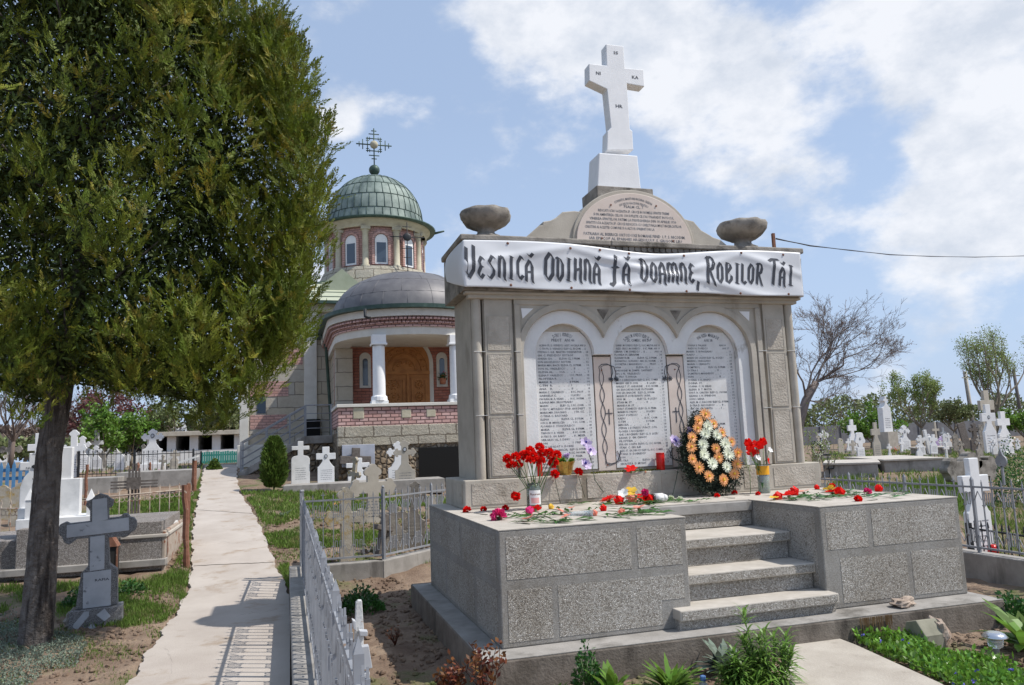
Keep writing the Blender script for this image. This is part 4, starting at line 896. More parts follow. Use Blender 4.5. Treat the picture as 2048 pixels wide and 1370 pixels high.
# terrace with parapet
FY = 15.85
m = mb(); m.box(CX-2.42, CX+2.5, FY+.02, WY, .2, 2.1); gl(m, 'terrace', 'rubble')
m = mb(); m.box(CX-2.45, CX+2.52, FY-.03, FY+.3, 1.70, 2.26); gl(m, 'stone_course', 'ashlar_rough', bevel=.02)
m = mb(); m.box(CX-2.42, CX+2.5, FY, FY+.25, 2.262, 2.80); m.box(CX-2.42, CX-2.17, FY+.25, WY-.42, 2.262, 2.8); par = gl(m, 'parapet', 'brick_pink')
m = mb(); m.box(CX-2.47, CX+2.55, FY-.06, FY+.3, 2.80, 2.89); m.box(CX-2.47, CX-2.12, FY+.3, WY-.42, 2.80, 2.89); gl(m, 'parapet_coping', 'church_plaster', bevel=.01)
for p, q in (((845, 902), (842, 858)), ((800, 850), (820, 835)), ((850, 838), (870, 822))):
    pass
for px0, px1, py0, py1 in ((706, 728, 815, 838), (803, 822, 818, 836), (853, 871, 818, 834)):
    a = onY(px0, py1, FY); b = onY(px1, py0, FY); m = mb(); m.box(a[0], b[0], FY-.02, FY+.02, a[2], b[2]); m.build('inset_stone', MT['beige_stone'], par, bevel=.02)
for dx in (-1.24, 1.05, ):
    x = CX+dx; y = 16.08
    m = mb(); m.box(x-.24, x+.24, y-.2, y+.24, 2.885, 2.98); m.lathe([(.24, 2.98), (.23, 3.1), (.18, 3.14)], x, y, 16, smooth=False); m.lathe([(.185, 3.13), (.175, 4.58), (.17, 4.6)], x, y, 20)
    m.box(x-.2, x+.2, y-.2, y+.2, 4.6, 4.9); m.box(x-.23, x+.23, y-.22, y+.22, 4.6, 4.66); gl(m, 'column', 'white_paint', bevel=.008)
# porch outer jut so the columns carry the beam
# cellar opening as a black panel of painted shade, blue-grey tablet on the base
a = onY(838, 945, FY); b = onY(905, 893, FY); m = mb(); m.box(a[0], CX+2.4, FY-.02, FY+.01, .6, b[2]); gl(m, 'cellar_opening', 'void_shade')
a = onY(684, 935, FY); b = onY(749, 888, FY); m = mb(); m.box(a[0], b[0], FY-.05, FY+.02, a[2], b[2]); gl(m, 'blue_grey_tablet', 'blue_plaque', bevel=.01)
# downpipe and spout
m = mb(); xx = CX-2.72; m.tube([(xx+.1, 21.0, 5.65), (xx+.25, 21.3, 5.2), (xx+.42, 21.6, 2.6), (xx+.42, 21.6, 1.2)], .06, 8); m.tube([(xx, 20.9, 5.66), (xx-.42, 20.9, 5.58)], [.07, .05], 8); gl(m, 'downpipe', 'copper_dark')
m = mb(); p = onY(730, 634, 15.8); m.tube([(p[0], 15.75, 5.62), (p[0], 15.72, 5.4), (p[0]+.12, 15.62, 5.34)], .045, 8); gl(m, 'downpipe', 'metal_black')
# stair on the left of the porch
sc = thing('stone_staircase', 'concrete church staircase with a grey pipe railing rising to the porch', 'staircase', (-2.9, 18.9, 1))
SY = 18.55; X0 = onY(480, 945, SY)[0]; X1 = onY(612, 872, SY)[0]; X2 = CX-2.42; Z1 = 2.08; Z0 = .98
m = mb(); m.prism([(X0-.05, .4), (X2, .4), (X2, 1.85), (X1, 1.85), (X0, Z0-.15)], SY+.02, SY+1.25); m.build('stair_base', MT['rubble'], sc)
m = mb(); m.prism([(X0-.05, Z0-.16), (X1, 1.84), (X2, 1.84), (X2, Z1), (X1-.05, Z1), (X0-.05, Z0+.06)], SY-.06, SY+.12); m.build('stringer', MT['concrete'], sc, bevel=.015)
for k in range(7):
    m = mb(); xa = X0+(X1-X0)*k/7; m.box(xa, X1+.01, SY+.12, SY+1.25, Z0-.1+(Z1-Z0)*k/7, Z0+(Z1-Z0)*(k+1)/7-.03); m.build('stair', MT['concrete_top'], sc)
m = mb(); m.box(X1, X2, SY+.12, WY, 1.8, Z1-.02); m.build('landing', MT['concrete_top'], sc)
def rz(x): return Z0+.04+(Z1-Z0)*min(max((x-X0)/(X1-X0), 0), 1)
for yy, nm in ((SY+.02, 'front'), (SY+1.15, 'back')):
    ps = [X0+.02, X0+.75, X0+1.45, X1-.03+.02] + ([X2-.05] if yy < SY+.5 else [])
    for x in ps:
        m = mb(); m.box(x-.025, x+.025, yy-.025, yy+.025, rz(x)-.1, rz(x)+.93); m.build('railing_post', MT['metal_grey'], sc)
    for h in (.92, .66, .42, .2):
        m = mb(); P = [(X0, yy, rz(X0)+h), (X1, yy, rz(X1)+h)]+([(X2, yy, rz(X2)+h)] if yy < SY+.5 else [])
        m.tube(P, .022 if h > .9 else .014, 6); m.build('railing_bar', MT['metal_grey'], sc)
# plant on the right window sill
m = mb(); p = onY(886, 768, WY-.15); m.lathe([(.09, p[2]), (.12, p[2]+.2)], p[0], WY-.16, 12, cap=True); fp = thing('potted_flower', 'small red potted flower on the right church window sill', 'plant', (p[0], WY-.16, p[2])); m.build('pot', MT['clay'], fp)
c0 = np.random.randn(60, 3)*.07+np.array([p[0], WY-.16, p[2]+.26]); quads('foliage', leaves(c0, np.random.randn(60, 3), .09, .05), MT['leaf_deep'], fp)
c0 = np.random.randn(24, 3)*.07+np.array([p[0], WY-.18, p[2]+.3]); quads('blossom', leaves(c0, np.random.randn(24, 3), .06, .05), MT['red_petal'], fp)
# ================================================================== GRAVES
def arc(cx, cz, r, a0, a1, n=8): return [(cx+r*math.cos(R(a0+(a1-a0)*i/n)), cz+r*math.sin(R(a0+(a1-a0)*i/n))) for i in range(n+1)]
def mirror(h): return [(x, z) for x, z in h]+[(-x, z) for x, z in h[::-1]]
def outline(kind, w, h):
    # right half from the foot upwards, mirrored; w = overall width
    a = w/2
    if kind == 'trefoil':     # stele with shoulders carrying a trefoil-armed cross
        b = a*.92; hb = h*.42; n = a*.34; hc = h*.76; t = a*.24
        half = [(b, 0), (b, hb)]+arc(b, hb+b*.42, b*.42, -90, -180, 5)[1:-1]+[(n, hb+b*.62), (n*.9, hc-t)]
        half += [(a*.6, hc-t*.9)]+arc(a*.70, hc-t*.95, t*.7, -130, 10, 4)+arc(a*.9, hc, t*.62, -50, 50, 4)+arc(a*.70, hc+t*.95, t*.7, -10, 130, 4)+[(a*.58, hc+t*.9)]
        tz = h-t*1.3
        half += [(n*.9, hc+t), (n*.9, tz-t*.7)]+arc(n*.8, tz-t*.2, t*.7, -60, 80, 4)+arc(0, tz+t*.55, t*.75, 20, 90, 4)
    elif kind == 'latin':     # slab with concave shoulders under a square cross
        b = a*.86; hb = h*.45; n = a*.36; hc = h*.74; t = h*.085
        half = [(b, 0), (b, hb), (b*.86, hb+h*.02), (n*1.15, hb+h*.13), (n, hb+h*.16), (n, hc-t), (a, hc-t), (a, hc+t), (n, hc+t), (n*1.02, h), (0.0001, h)]
    elif kind == 'tall':      # plain tall cross on a small foot
        n = a*.36; hc = h*.68; t = n*.95
        half = [(a*.62, 0), (a*.62, h*.16), (n*1.25, h*.2), (n, h*.3), (n, hc-t), (a, hc-t), (a, hc+t), (n, hc+t), (n, h), (0.0001, h)]
    elif kind == 'stele':     # straight slab with a shaped head and small lobes
        b = a; hb = h*.74
        half = [(b, 0), (b, hb*.5), (b*.88, hb*.55), (b*.88, hb)]+arc(b*.6, hb, b*.28, 0, 90, 4)+arc(0, hb+b*.05, b*.62, 20, 90, 5)
    elif kind == 'stelecross':
        b = a; hb = h*.56; n = a*.3; hc = h*.84; t = a*.22
        half = [(b, 0), (b, hb)]+arc(b*.55, hb, b*.45, 0, 70, 4)+[(n, hb+b*.5), (n, hc-t), (a*.95, hc-t), (a*.95, hc+t), (n, hc+t), (n, h), (.0001, h)]
    elif kind == 'blob':      # flower shaped head on a slab
        b = a*.75; hb = h*.45
        half = [(b, 0), (b, hb), (b*.5, hb+.02)]+arc(a*.68, h*.66, a*.4, -110, 40, 5)+arc(a*.3, h*.86, a*.45, -20, 90, 5)
    elif kind == 'obelisk':
        half = [(a*1.0, 0), (a*.9, h*.66), (a*.95, h*.67), (a*.5, h*.72), (a*.22, h*.80), (a*.22, h*.86), (a*.5, h*.86), (a*.5, h*.92), (a*.22, h*.92), (a*.2, h), (.0001, h)]
    elif kind == 'plank':
        n = a*.26; hc = h*.66
        half = [(n, 0), (n, hc-n), (a, hc-n), (a, hc+n), (n, hc+n), (n, h), (.0001, h)]
    elif kind == 'lobed':     # cross whose three ends swell to round lobes
        n = a*.24; hc = h*.60; t = a*.24
        half = [(n*1.35, 0), (n*1.35, h*.2), (n, h*.24), (n, hc-t), (a*.62, hc-t)]+arc(a*.72, hc-t*.75, t*.8, -130, 0, 4)+arc(a*.9, hc, t*.5, -60, 60, 4)+arc(a*.72, hc+t*.75, t*.8, 0, 130, 4)+[(a*.62, hc+t), (n, hc+t), (n, h-t*2.2)]+arc(n*.9, h-t*1.5, t*.7, -90, 60, 4)+arc(0, h-t*.8, t*.8, 20, 90, 4)
    else: half = [(a, 0), (a, h), (.0001, h)]
    out = []
    for p in mirror(half):
        if not out or math.dist(p, out[-1]) > 1e-4: out.append(p)
    if math.dist(out[0], out[-1]) < 1e-4: out.pop()
    return out
def stone(name, label, cat, kind, px, yb, yt, wpx, mt, rot=0, lean=0, portrait=None, foot=None, group=None, th=None, y=None, insc=True, tilt=0, z=None):
    loc = onG(px, yb) if y is None else onY(px, yb, y)
    if z is not None: loc = onZ(px, yb, z)
    k = ppm(loc); h = (yb-yt)*k*1.01; w = wpx*k
    t = thing(name, label, cat, (0, 0, 0), group); m = mb(); th = th or max(.07, w*.16)
    fz = 0
    if foot:
        fw, fh, fm = foot; f = mb(); f.box(-fw*k/2, fw*k/2, -th*1.2, th*1.6, -.12, fh*k); f.build('base', MT[fm], t, bevel=.01); fz = fh*k
    m.prism([(x, z_+fz) for x, z_ in outline(kind, w, h-fz)], -th/2, th/2); b = m.build('slab' if kind in ('stele', 'plain') else 'cross', MT[mt], t, bevel=min(.012, th*.12))
    hc = {'trefoil': .76, 'latin': .74, 'tall': .68, 'stelecross': .84, 'lobed': .6, 'blob': .78}.get(kind, .7)
    if portrait:
        g = mb(); r_ = max(.03, w*.11); g.prism([(r_*.8*math.cos(t_), fz+(h-fz)*portrait+r_*math.sin(t_)) for t_ in np.linspace(0, 2*math.pi, 15)[:-1]], -th/2-.012, -th/2+.01); q = g.build('portrait_frame', MT['metal_black'], t)
        g = mb(); r_ *= .72; g.prism([(r_*.8*math.cos(t_), fz+(h-fz)*portrait+r_*math.sin(t_)) for t_ in np.linspace(0, 2*math.pi, 15)[:-1]], -th/2-.016, -th/2+.01); g.build('portrait', MT['marble_grey'], q)
    if insc and mt in ('marble_white', 'white_paint', 'marble', 'stone', 'stone_old') and wpx > 17:
        g = mb(); rr = random.Random(px)
        for i in range(6):
            z_ = fz+(h-fz)*(.36-.05*i); x = -w*.27
            while x < w*.27:
                l = rr.uniform(.02, .06)*w; g.box(x, min(x+l, w*.3), -th/2-.002, -th/2+.003, z_, z_+.012*(h)); x += l+rr.uniform(.015, .04)*w
        g.build('worn_inscription', MT['faded_ink' if mt != 'stone_old' else 'stone'], b)
    t.location = loc; t.rotation_euler = (R(tilt), R(lean), R(rot)); return t
FAC = {}
# --- right of the path, in front of the church base
def kerbpx(name, label, x0, y0, x1, y1, hpx, mt='concrete', depth=.5):
    a = onG(x0, y0); b = onG(x1, y1); h = hpx*ppm(a); m = mb(); d = np.array([b[0]-a[0], b[1]-a[1]]); L_ = np.linalg.norm(d); d = d/L_; n = np.array([-d[1], d[0]])*depth
    m.prism([(a[0], a[1]), (b[0], b[1]), (b[0]+n[0], b[1]+n[1]), (a[0]+n[0], a[1]+n[1])], a[2]-.2, a[2]+h, 'z'); return m.build(name, MT[mt], at=tuple(a), bevel=.012, label=label, cat='grave kerb')
kerbpx('grave_kerb', 'long low concrete kerb under the gravestones by the church wall', 566, 986, 890, 990, 14, 'concrete', 1.2)
stone('gravestone', 'grey veined gravestone with a small round-topped cross, nearest the staircase', 'gravestone', 'stelecross', 601, 974, 884, 36, 'marble', 4, foot=(44, 6, 'concrete'))
stone('gravestone', 'white gravestone cross with a square head and oval portrait before the rubble wall', 'gravestone', 'latin', 652, 972, 895, 38, 'marble_white', 0, portrait=.74, foot=(44, 5, 'concrete'))
stone('wooden_cross', 'weathered dark wooden cross leaning in front of the blue-grey tablet', 'cross', 'plank', 709, 968, 897, 62, 'wood_old', 5, 3, insc=False, th=.1)
stone('gravestone', 'small white cross gravestone behind the broken leaning stone', 'gravestone', 'latin', 716, 972, 917, 46, 'marble_white', 0, insc=False)
stone('gravestone', 'white trefoil gravestone mostly hidden behind the tall grey one', 'gravestone', 'trefoil', 797, 974, 884, 44, 'marble_white', 0)
stone('gravestone', 'tall grey gravestone with a small round portrait on its cross head', 'gravestone', 'trefoil', 811, 984, 882, 44, 'stone', -6, portrait=.82)
stone('gravestone', 'bright white trefoil gravestone beside the dark cellar opening', 'gravestone', 'trefoil', 856, 972, 880, 40, 'marble_white', 6, foot=(46, 5, 'concrete'))
stone('stone_block', 'rough pointed stone block right of the bright white gravestone', 'stone', 'stele', 898, 968, 943, 22, 'stone_old', 0, insc=False, th=.4)
stone('gravestone', 'broken half cross of grey stone leaning to the right', 'gravestone', 'lobed', 704, 1000, 915, 34, 'stone_mossy', -50, 8, insc=False)
stone('gravestone', 'grey lace-edged stone cross with a round hollow under its arms', 'gravestone', 'lobed', 746, 1046, 930, 92, 'stone', 6, portrait=None)
stone('gravestone', 'brown weathered trefoil cross behind the metal fence, left of a pair', 'gravestone', 'trefoil', 788, 1105, 1010, 56, 'stone_old', 0, 0)
stone('gravestone', 'brown weathered cross slab behind the metal fence, right of a pair', 'gravestone', 'trefoil', 826, 1098, 965, 50, 'stone_old', -8, 3)
stone('gravestone', 'tall mossy stone cross with an orange lichen patch at its foot', 'gravestone', 'lobed', 694, 1128, 978, 86, 'stone_mossy', 8, -1, insc=False)
stone('wooden_cross', 'charred short wooden cross leaning against the metal fence', 'cross', 'plank', 757, 1110, 1030, 40, 'wood_old', 30, 14, insc=False, th=.12)
stone('gravestone', 'narrow grey stone seen between the fence bars beside the wall corner', 'gravestone', 'stele', 866, 1040, 985, 22, 'stone', 0)
# --- left: big marble and granite cross in the foreground
def granite_cross():
    p = onZ(196, 1250, -.25); k = ppm(p); t = thing('gravestone', 'grey marble cross framed in granite chips, nearest the path on the left', 'gravestone', (0, 0, 0))
    def X(px): return (px-202)*k
    def Z(py): return (1250-py)*k
    m = mb(); m.prism([(X(152), -.1), (X(246), -.1), (X(246), Z(1214)), (X(154), Z(1214))], -.13, .16); m.build('base', MT['granite_chips'], t, bevel=.01)
    for q in (((160, 1243), (162, 1238), (180, 1217), (188, 1218), (188, 1226), (168, 1250)), ((201, 1226), (215, 1216), (226, 1232), (215, 1240)), ((182, 1253), (192, 1242), (206, 1252))):
        m = mb(); m.prism([(X(a), Z(b)) for a, b in q], -.138, -.12); m.build('marble_shard', MT['marble_grey'], t)
    m = mb(); m.prism([(X(163), Z(1213)), (X(237), Z(1213)), (X(236), Z(1145)), (X(222), Z(1132)), (X(219), Z(1080))]+[(X(a), Z(b)) for a, b in ((240, 1080), (246, 1083), (256, 1080), (260, 1074), (268, 1070), (271, 1062), (270, 1052), (265, 1045), (258, 1043), (254, 1036), (246, 1035), (240, 1041), (219, 1042), (219, 1022), (226, 1018), (228, 1006), (220, 1001), (216, 996), (208, 993), (202, 991), (195, 994), (190, 1000), (181, 1004), (178, 1012), (184, 1020), (186, 1024), (186, 1045), (150, 1046), (143, 1042), (134, 1046), (131, 1053), (131, 1064), (138, 1071), (142, 1082), (150, 1087), (158, 1082), (164, 1077), (184, 1077), (184, 1132), (172, 1145))], -.06, .09); m.build('cross', MT['granite_chips'], t, bevel=.006)
    mb_ = [(((190, 1047), (190, 1002), (216, 1000), (218, 1044))), ((146, 1073), (146, 1048), (256, 1043), (257, 1069)), ((187, 1142), (187, 1075.5), (213, 1074), (213, 1141)), ((176, 1213), (176, 1144), (225, 1143), (225, 1213))]
    for i, q in enumerate(mb_):
        m = mb(); m.prism([(X(a), Z(b)) for a, b in q], -.072, -.05); f = m.build('marble_inlay', MT['marble_grey'], t, bevel=.002)
        if i == 3: lines_on('inscription', [("RAFIA", X(196), X(222), Z(1163), .028)], f, 'lettering', -.0735)
    t.location = p; t.rotation_euler = (0, R(-1), R(7))
granite_cross()
# --- left: big tomb with the white cross, seen round the trunk
def boxpx(x0, x1, yb, yt, depth, name, mt, parent=None, yworld=None, bevel=.01, **k):
    a = onG(x0, yb) if yworld is None else onY(x0, yb, yworld); b = onY(x1, yb, a[1]); z1 = onY(x0, yt, a[1])[2]
    m = mb(); m.box(a[0], b[0], a[1], a[1]+depth, a[2]-.1 if yworld is None else a[2], z1); return m.build(name, MT[mt], parent, at=None if parent else (a[0], a[1], a[2]), bevel=bevel, **k)
TB = onG(240, 1148)[1]
tb = thing('tomb', 'large tomb faced with brown stone chips carrying a tall white marble cross', 'tomb', tuple(onY(240, 1148, TB)))
boxpx(-260, 30, 1190, 1100, 1.8, 'side_block', 'chips_brown', tb, TB+.1)
boxpx(28, 322, 1162, 1060, 2.0, 'tomb_body', 'chips_brown', tb, TB)
boxpx(-240, 330, 1175, 1160, .2, 'footing', 'concrete', tb, TB-.08)
boxpx(322, 329, 1160, 1062, 2.0, 'corner_strip', 'rust_pale', tb, TB-.003)
boxpx(240, 334, 1080, 1073, 1.9, 'tomb_rim', 'concrete_top', tb, TB-.02)
a = onY(238, 1078, TB+.35); b = onY(300, 1078, TB+.35); m = mb(); m.add([(a[0], TB+.3, a[2]-.0), (b[0]+.1, TB+.3, a[2]), (b[0]+.25, TB+1.5, a[2]+.1), (a[0], TB+1.5, a[2]+.1), (a[0], TB+.3, a[2]+.03), (b[0]+.1, TB+.3, a[2]+.03), (b[0]+.25, TB+1.5, a[2]+.14), (a[0], TB+1.5, a[2]+.14)], [(0, 3, 2, 1), (4, 5, 6, 7), (0, 1, 5, 4), (1, 2, 6, 5), (2, 3, 7, 6), (3, 0, 4, 7)]); m.build('cover_slab', MT['marble'], tb)
T2 = TB+.25
boxpx(30, 188, 1062, 1040, .7, 'marble_plinth', 'marble_white', tb, T2)
boxpx(34, 60, 1042, 1018, .5, 'marble_step', 'marble_white', tb, T2+.1)
boxpx(118, 158, 1042, 958, .14, 'name_stele', 'marble_white', tb, T2+.3)
boxpx(108, 143, 960, 895, .12, 'name_stele', 'marble_white', tb, T2+.34)
for px in (57, 180):
    a = onY(px-8, 1042, T2+.05); b = onY(px+8, 1000, T2+.05); c = onY(px, 977, T2+.05); m = mb(); m.box(a[0], b[0], T2+.05, T2+.05+(b[0]-a[0]), a[2], b[2]); m.add([(a[0]-.01, T2+.04, b[2]), (b[0]+.01, T2+.04, b[2]), (b[0]+.01, T2+.06+(b[0]-a[0]), b[2]), (a[0]-.01, T2+.06+(b[0]-a[0]), b[2]), ((a[0]+b[0])/2, T2+.05+(b[0]-a[0])/2, c[2])], [(0, 1, 4), (1, 2, 4), (2, 3, 4), (3, 0, 4), (3, 2, 1, 0)]); m.build('corner_post', MT['marble_white'], tb)
p = onY(76, 1040, T2+.32); k = ppm(p); m = mb()
m.prism([(p[0]+(a-76)*k, p[2]+(1040-b)*k) for a, b in ((44, 1042), (44, 975), (50, 955), (58, 945), (58, 941), (42, 941), (42, 924), (58, 924), (58, 907), (94, 907), (94, 924), (110, 924), (110, 941), (94, 941), (94, 945), (102, 955), (110, 975), (110, 1042))], T2+.25, T2+.37); wc = m.build('white_cross', MT['marble_white'], tb, bevel=.01)
lines_on('lettering', [("IS", p[0]-.03-.06, p[0]+.02-.06, p[2]+(922-910+1040-922)*k, .03), ("NI", p[0]-.17, p[0]-.12, p[2]+(1040-938)*k, .03), ("HR", p[0]-.08, p[0]-.02, p[2]+(1040-960)*k, .03)], wc, 'faded_ink', T2+.246)
m = mb(); m.prism([(p[0]-.05+.045*math.cos(t), p[2]+(1040-934)*k+.03*math.sin(t)) for t in np.linspace(0, 6.28, 17)[:-1]], T2+.238, T2+.26); m.build('portrait', MT['metal_black'], wc)
# small red lantern box behind the granite cross
p = onG(232, 1150); m = mb(); k = ppm(p); m.box(p[0]-10*k, p[0]+8*k, p[1]-.3, p[1]-.12, p[2]-.1, p[2]+62*k); lb = m.build('lantern_box', MT['inside_shade'], at=tuple(p), label='rusty red metal candle box with a pitched lid behind the granite cross', cat='lantern box', bevel=.004)
m = mb(); m.prism([(p[0]-12*k, p[2]+60*k), (p[0]+10*k, p[2]+60*k), (p[0]-4*k, p[2]+84*k)], p[1]-.32, p[1]-.1); m.build('lid', MT['rust'], lb)
for dx in (-10, 7):
    m = mb(); m.box(p[0]+dx*k, p[0]+(dx+3)*k, p[1]-.31, p[1]-.29, p[2]-.1, p[2]+60*k); m.build('frame_bar', MT['rust'], lb)
# --- left, middle distance
stone('gravestone', 'tall thin white cross standing beyond the blue fence', 'cross', 'tall', 76, 955, 868, 40, 'marble_white', 0, portrait=.68)
stone('gravestone', 'grey weathered round-headed cross at the left edge beyond the blue fence', 'gravestone', 'lobed', 20, 948, 868, 40, 'stone_old', 0)
stone('gravestone', 'small grey round stone with a hollow between two white crosses, left', 'gravestone', 'stele', 90, 972, 915, 24, 'stone', 0)
stone('gravestone', 'orange-lichened old stone behind the scrolled iron railing at far left', 'gravestone', 'stele', 42, 1052, 956, 44, 'stone_mossy', 0)
stone('gravestone', 'old lichened stone stub cut off by the left picture edge', 'gravestone', 'stele', 4, 1040, 962, 30, 'stone_mossy', 0)
stone('gravestone', 'white cross lettered KA showing right of the tree trunk', 'cross', 'lobed', 146, 955, 861, 46, 'marble_white', 0)
stone('gravestone', 'ornate white cross with leafy lobes behind the black fence corner', 'cross', 'trefoil', 163, 945, 873, 30, 'marble_white', 0)
stone('gravestone', 'plain slender white cross left of the round-lobed one', 'cross', 'tall', 192, 940, 861, 24, 'marble_white', 0)
stone('gravestone', 'round-lobed white cross with an oval portrait behind the black fence', 'cross', 'trefoil', 224, 935, 864, 34, 'marble_white', 0, portrait=.78)
stone('gravestone', 'tiny white cross in the gap left of the large white monument', 'cross', 'trefoil', 262, 930, 893, 18, 'marble_white', 0)
stone('gravestone', 'small white pointed stone in the gap left of the large white monument', 'gravestone', 'stele', 244, 935, 905, 16, 'marble_white', 0)
stone('gravestone', 'wide white shouldered monument with two oval portraits on its cross', 'gravestone', 'trefoil', 304, 942, 859, 40, 'marble_white', 0, portrait=.80, foot=(50, 14, 'marble_white'))
stone('gravestone', 'tall white cross with fluted arms, first of three before the shed', 'cross', 'latin', 330, 925, 846, 42, 'marble_white', 0, portrait=.74)
stone('gravestone', 'white trefoil cross, middle of three before the shed', 'cross', 'trefoil', 346, 925, 846, 34, 'marble_white', 0, portrait=.78)
stone('gravestone', 'white trefoil cross, rightmost of three before the shed', 'cross', 'trefoil', 367, 922, 844, 28, 'marble_white', 0, portrait=.8)
# tomb slabs between the fences
boxpx(232, 384, 978, 946, 2.0, 'tomb', 'concrete', label='low concrete tomb slab inside the rusty posts by the path', cat='tomb')
boxpx(150, 235, 990, 958, 1.4, 'tomb', 'concrete', label='low concrete tomb slab left of the dark iron cross', cat='tomb')
boxpx(-60, 62, 1012, 985, 1.0, 'tomb', 'stone_mossy', label='lichened low grave border at the far left', cat='tomb')
def iron_cross():
    p = onG(266, 1046); k = ppm(p); t = thing('iron_cross', 'dark rusty openwork iron cross behind the granite one', 'cross', tuple(p))
    for dx in (-9, -3, 3, 9):
        m = mb(); m.box(p[0]+(dx-2)*k, p[0]+(dx+1.5)*k, p[1], p[1]+.04, p[2]-.1, p[2]+(118 if abs(dx) < 5 else 108)*k); m.build('upright', MT['wood_old'], t)
    for dz in (70, 76, 82):
        m = mb(); m.box(p[0]-42*k, p[0]+44*k, p[1]-.03, p[1]-.005, p[2]+(dz-1.7)*k, p[2]+(dz+1.7)*k); m.build('arm_bar', MT['wood_old'], t)
    m = mb(); m.box(p[0]-13*k, p[0]+13*k, p[1]-.05, p[1]-.031, p[2]+66*k, p[2]+90*k); m.build('centre_plate', MT['wood_old'], t)
iron_cross()
# --- right side graves
RG = [('gravestone', 'white cross gravestone with a red flower on its arm, beyond the tomb slab', 'cross', 'latin', 1708, 905, 840, 22, 'marble_white'),
 ('gravestone', 'white daisy-shaped gravestone in front of the white cross, right of the monument', 'gravestone', 'blob', 1723, 922, 863, 24, 'marble_white'),
 ('gravestone', 'grey stone cross on a pale block between white stones', 'gravestone', 'latin', 1756, 919, 846, 21, 'stone'),
 ('gravestone', 'white trefoil gravestone with black writing panel, under the round green tree', 'gravestone', 'trefoil', 1812, 902, 851, 26, 'marble_white'),
 ('gravestone', 'white twin stone just left of the writing-panel gravestone', 'gravestone', 'blob', 1797, 890, 860, 18, 'marble_white'),
 ('gravestone', 'small white trefoil gravestone seen over the wreath by the monument', 'gravestone', 'trefoil', 1650, 900, 862, 24, 'marble_white'),
 ('gravestone', 'short grey stone post between the wreath and the white cross', 'gravestone', 'stele', 1683, 908, 872, 14, 'stone'),
 ('gravestone', 'big white stepped cross by the right edge, left of two', 'cross', 'latin', 1984, 908, 810, 34, 'marble_white'),
 ('gravestone', 'big white cross by the right edge, right of two', 'cross', 'latin', 2012, 905, 824, 36, 'marble_white'),
 ('gravestone', 'grey stone cross peeking above the big white pair', 'cross', 'latin', 1982, 895, 782, 40, 'stone'),
 ('gravestone', 'white cross with oval portrait standing right behind the fence', 'cross', 'latin', 1964, 1115, 920, 74, 'marble_white')]
for q in RG: stone(*q[:9], rot=random.uniform(-6, 6), portrait=.74 if q[4] in (1723, 1812, 1962, 1984) else None, lean=-3 if q[4] == 1962 else 0)
stone('obelisk', 'white obelisk topped by a small cross on a grey block', 'obelisk', 'obelisk', 1776, 898, 794, 22, 'marble_white', foot=(24, 34, 'stone'), th=.5)
for q in (('dark board', 1845, 905, 852, 8, -12), ):
    pass
stone('wooden_cross', 'pale plain wooden cross leaning left in the right-hand graves', 'cross', 'plank', 1860, 912, 860, 26, 'marble', 0, -8, insc=False)
stone('wooden_cross', 'thin pale wooden cross, back left of the flower heap', 'cross', 'plank', 1874, 892, 844, 18, 'stone', 0, 0, insc=False)
stone('wooden_cross', 'short white wooden cross right above the flower heap', 'cross', 'plank', 1889, 888, 855, 14, 'marble', 0, 0, insc=False)
stone('grave_slab', 'dark grey slab leaning steeply in the right-hand graves', 'gravestone', 'plain', 1936, 900, 845, 18, 'wood_old', 0, -12, insc=False)
stone('grave_slab', 'black stone with a round window left of the leaning slab', 'gravestone', 'stele', 1914, 905, 862, 16, 'stone_old', 0, 0, insc=False)
stone('iron_cross', 'dark ornate iron cross right of the leaning slab', 'cross', 'trefoil', 1953, 905, 846, 26, 'wood_old', 0, 0, insc=False)
stone('gravestone', 'tall dark post stone right of the ornate iron cross', 'gravestone', 'plain', 1966, 905, 850, 10, 'stone_old', 0, 0, insc=False)
stone('stone_cross', 'massive grey stone cross arm lying level behind the fence', 'cross', 'lobed', 1945, 990, 905, 130, 'stone_old', 0, 0, insc=False, th=.25)
def slabpx(label, x0, x1, ya, yb_, hpx, depth, mt='concrete'):
    a = onG(x0, ya); b = onG(x1, yb_); k = ppm(a); m = mb(); d = np.array([b[0]-a[0], b[1]-a[1]]); d /= np.linalg.norm(d); n = np.array([-d[1], d[0]])*depth
    m.prism([(a[0], a[1]), (b[0], b[1]), (b[0]+n[0], b[1]+n[1]), (a[0]+n[0], a[1]+n[1])], a[2]-.2, a[2]+hpx*k, 'z'); o = m.build('tomb', MT[mt], at=tuple(a), bevel=.02, label=label, cat='tomb')
    m = mb(); a2 = a; e = .06; m.prism([(a[0]-e, a[1]-e), (b[0]+e, b[1]-e), (b[0]+n[0]+e, b[1]+n[1]+e), (a[0]+n[0]-e, a[1]+n[1]+e)], a[2]+hpx*k+.002, a[2]+hpx*k+.07, 'z'); m.build('lid', MT['concrete_top'], o, bevel=.01)
slabpx('wide pale concrete tomb slab right of the monument, nearest the fence', 1648, 1758, 955, 955, 24, 3.0)
slabpx('concrete tomb slab with grass before it, right of the nearest one', 1770, 1890, 945, 942, 22, 4.0)
slabpx('low dark tomb in the far row under the flower heap', 1835, 1905, 912, 910, 14, 1.5, 'stone_old')
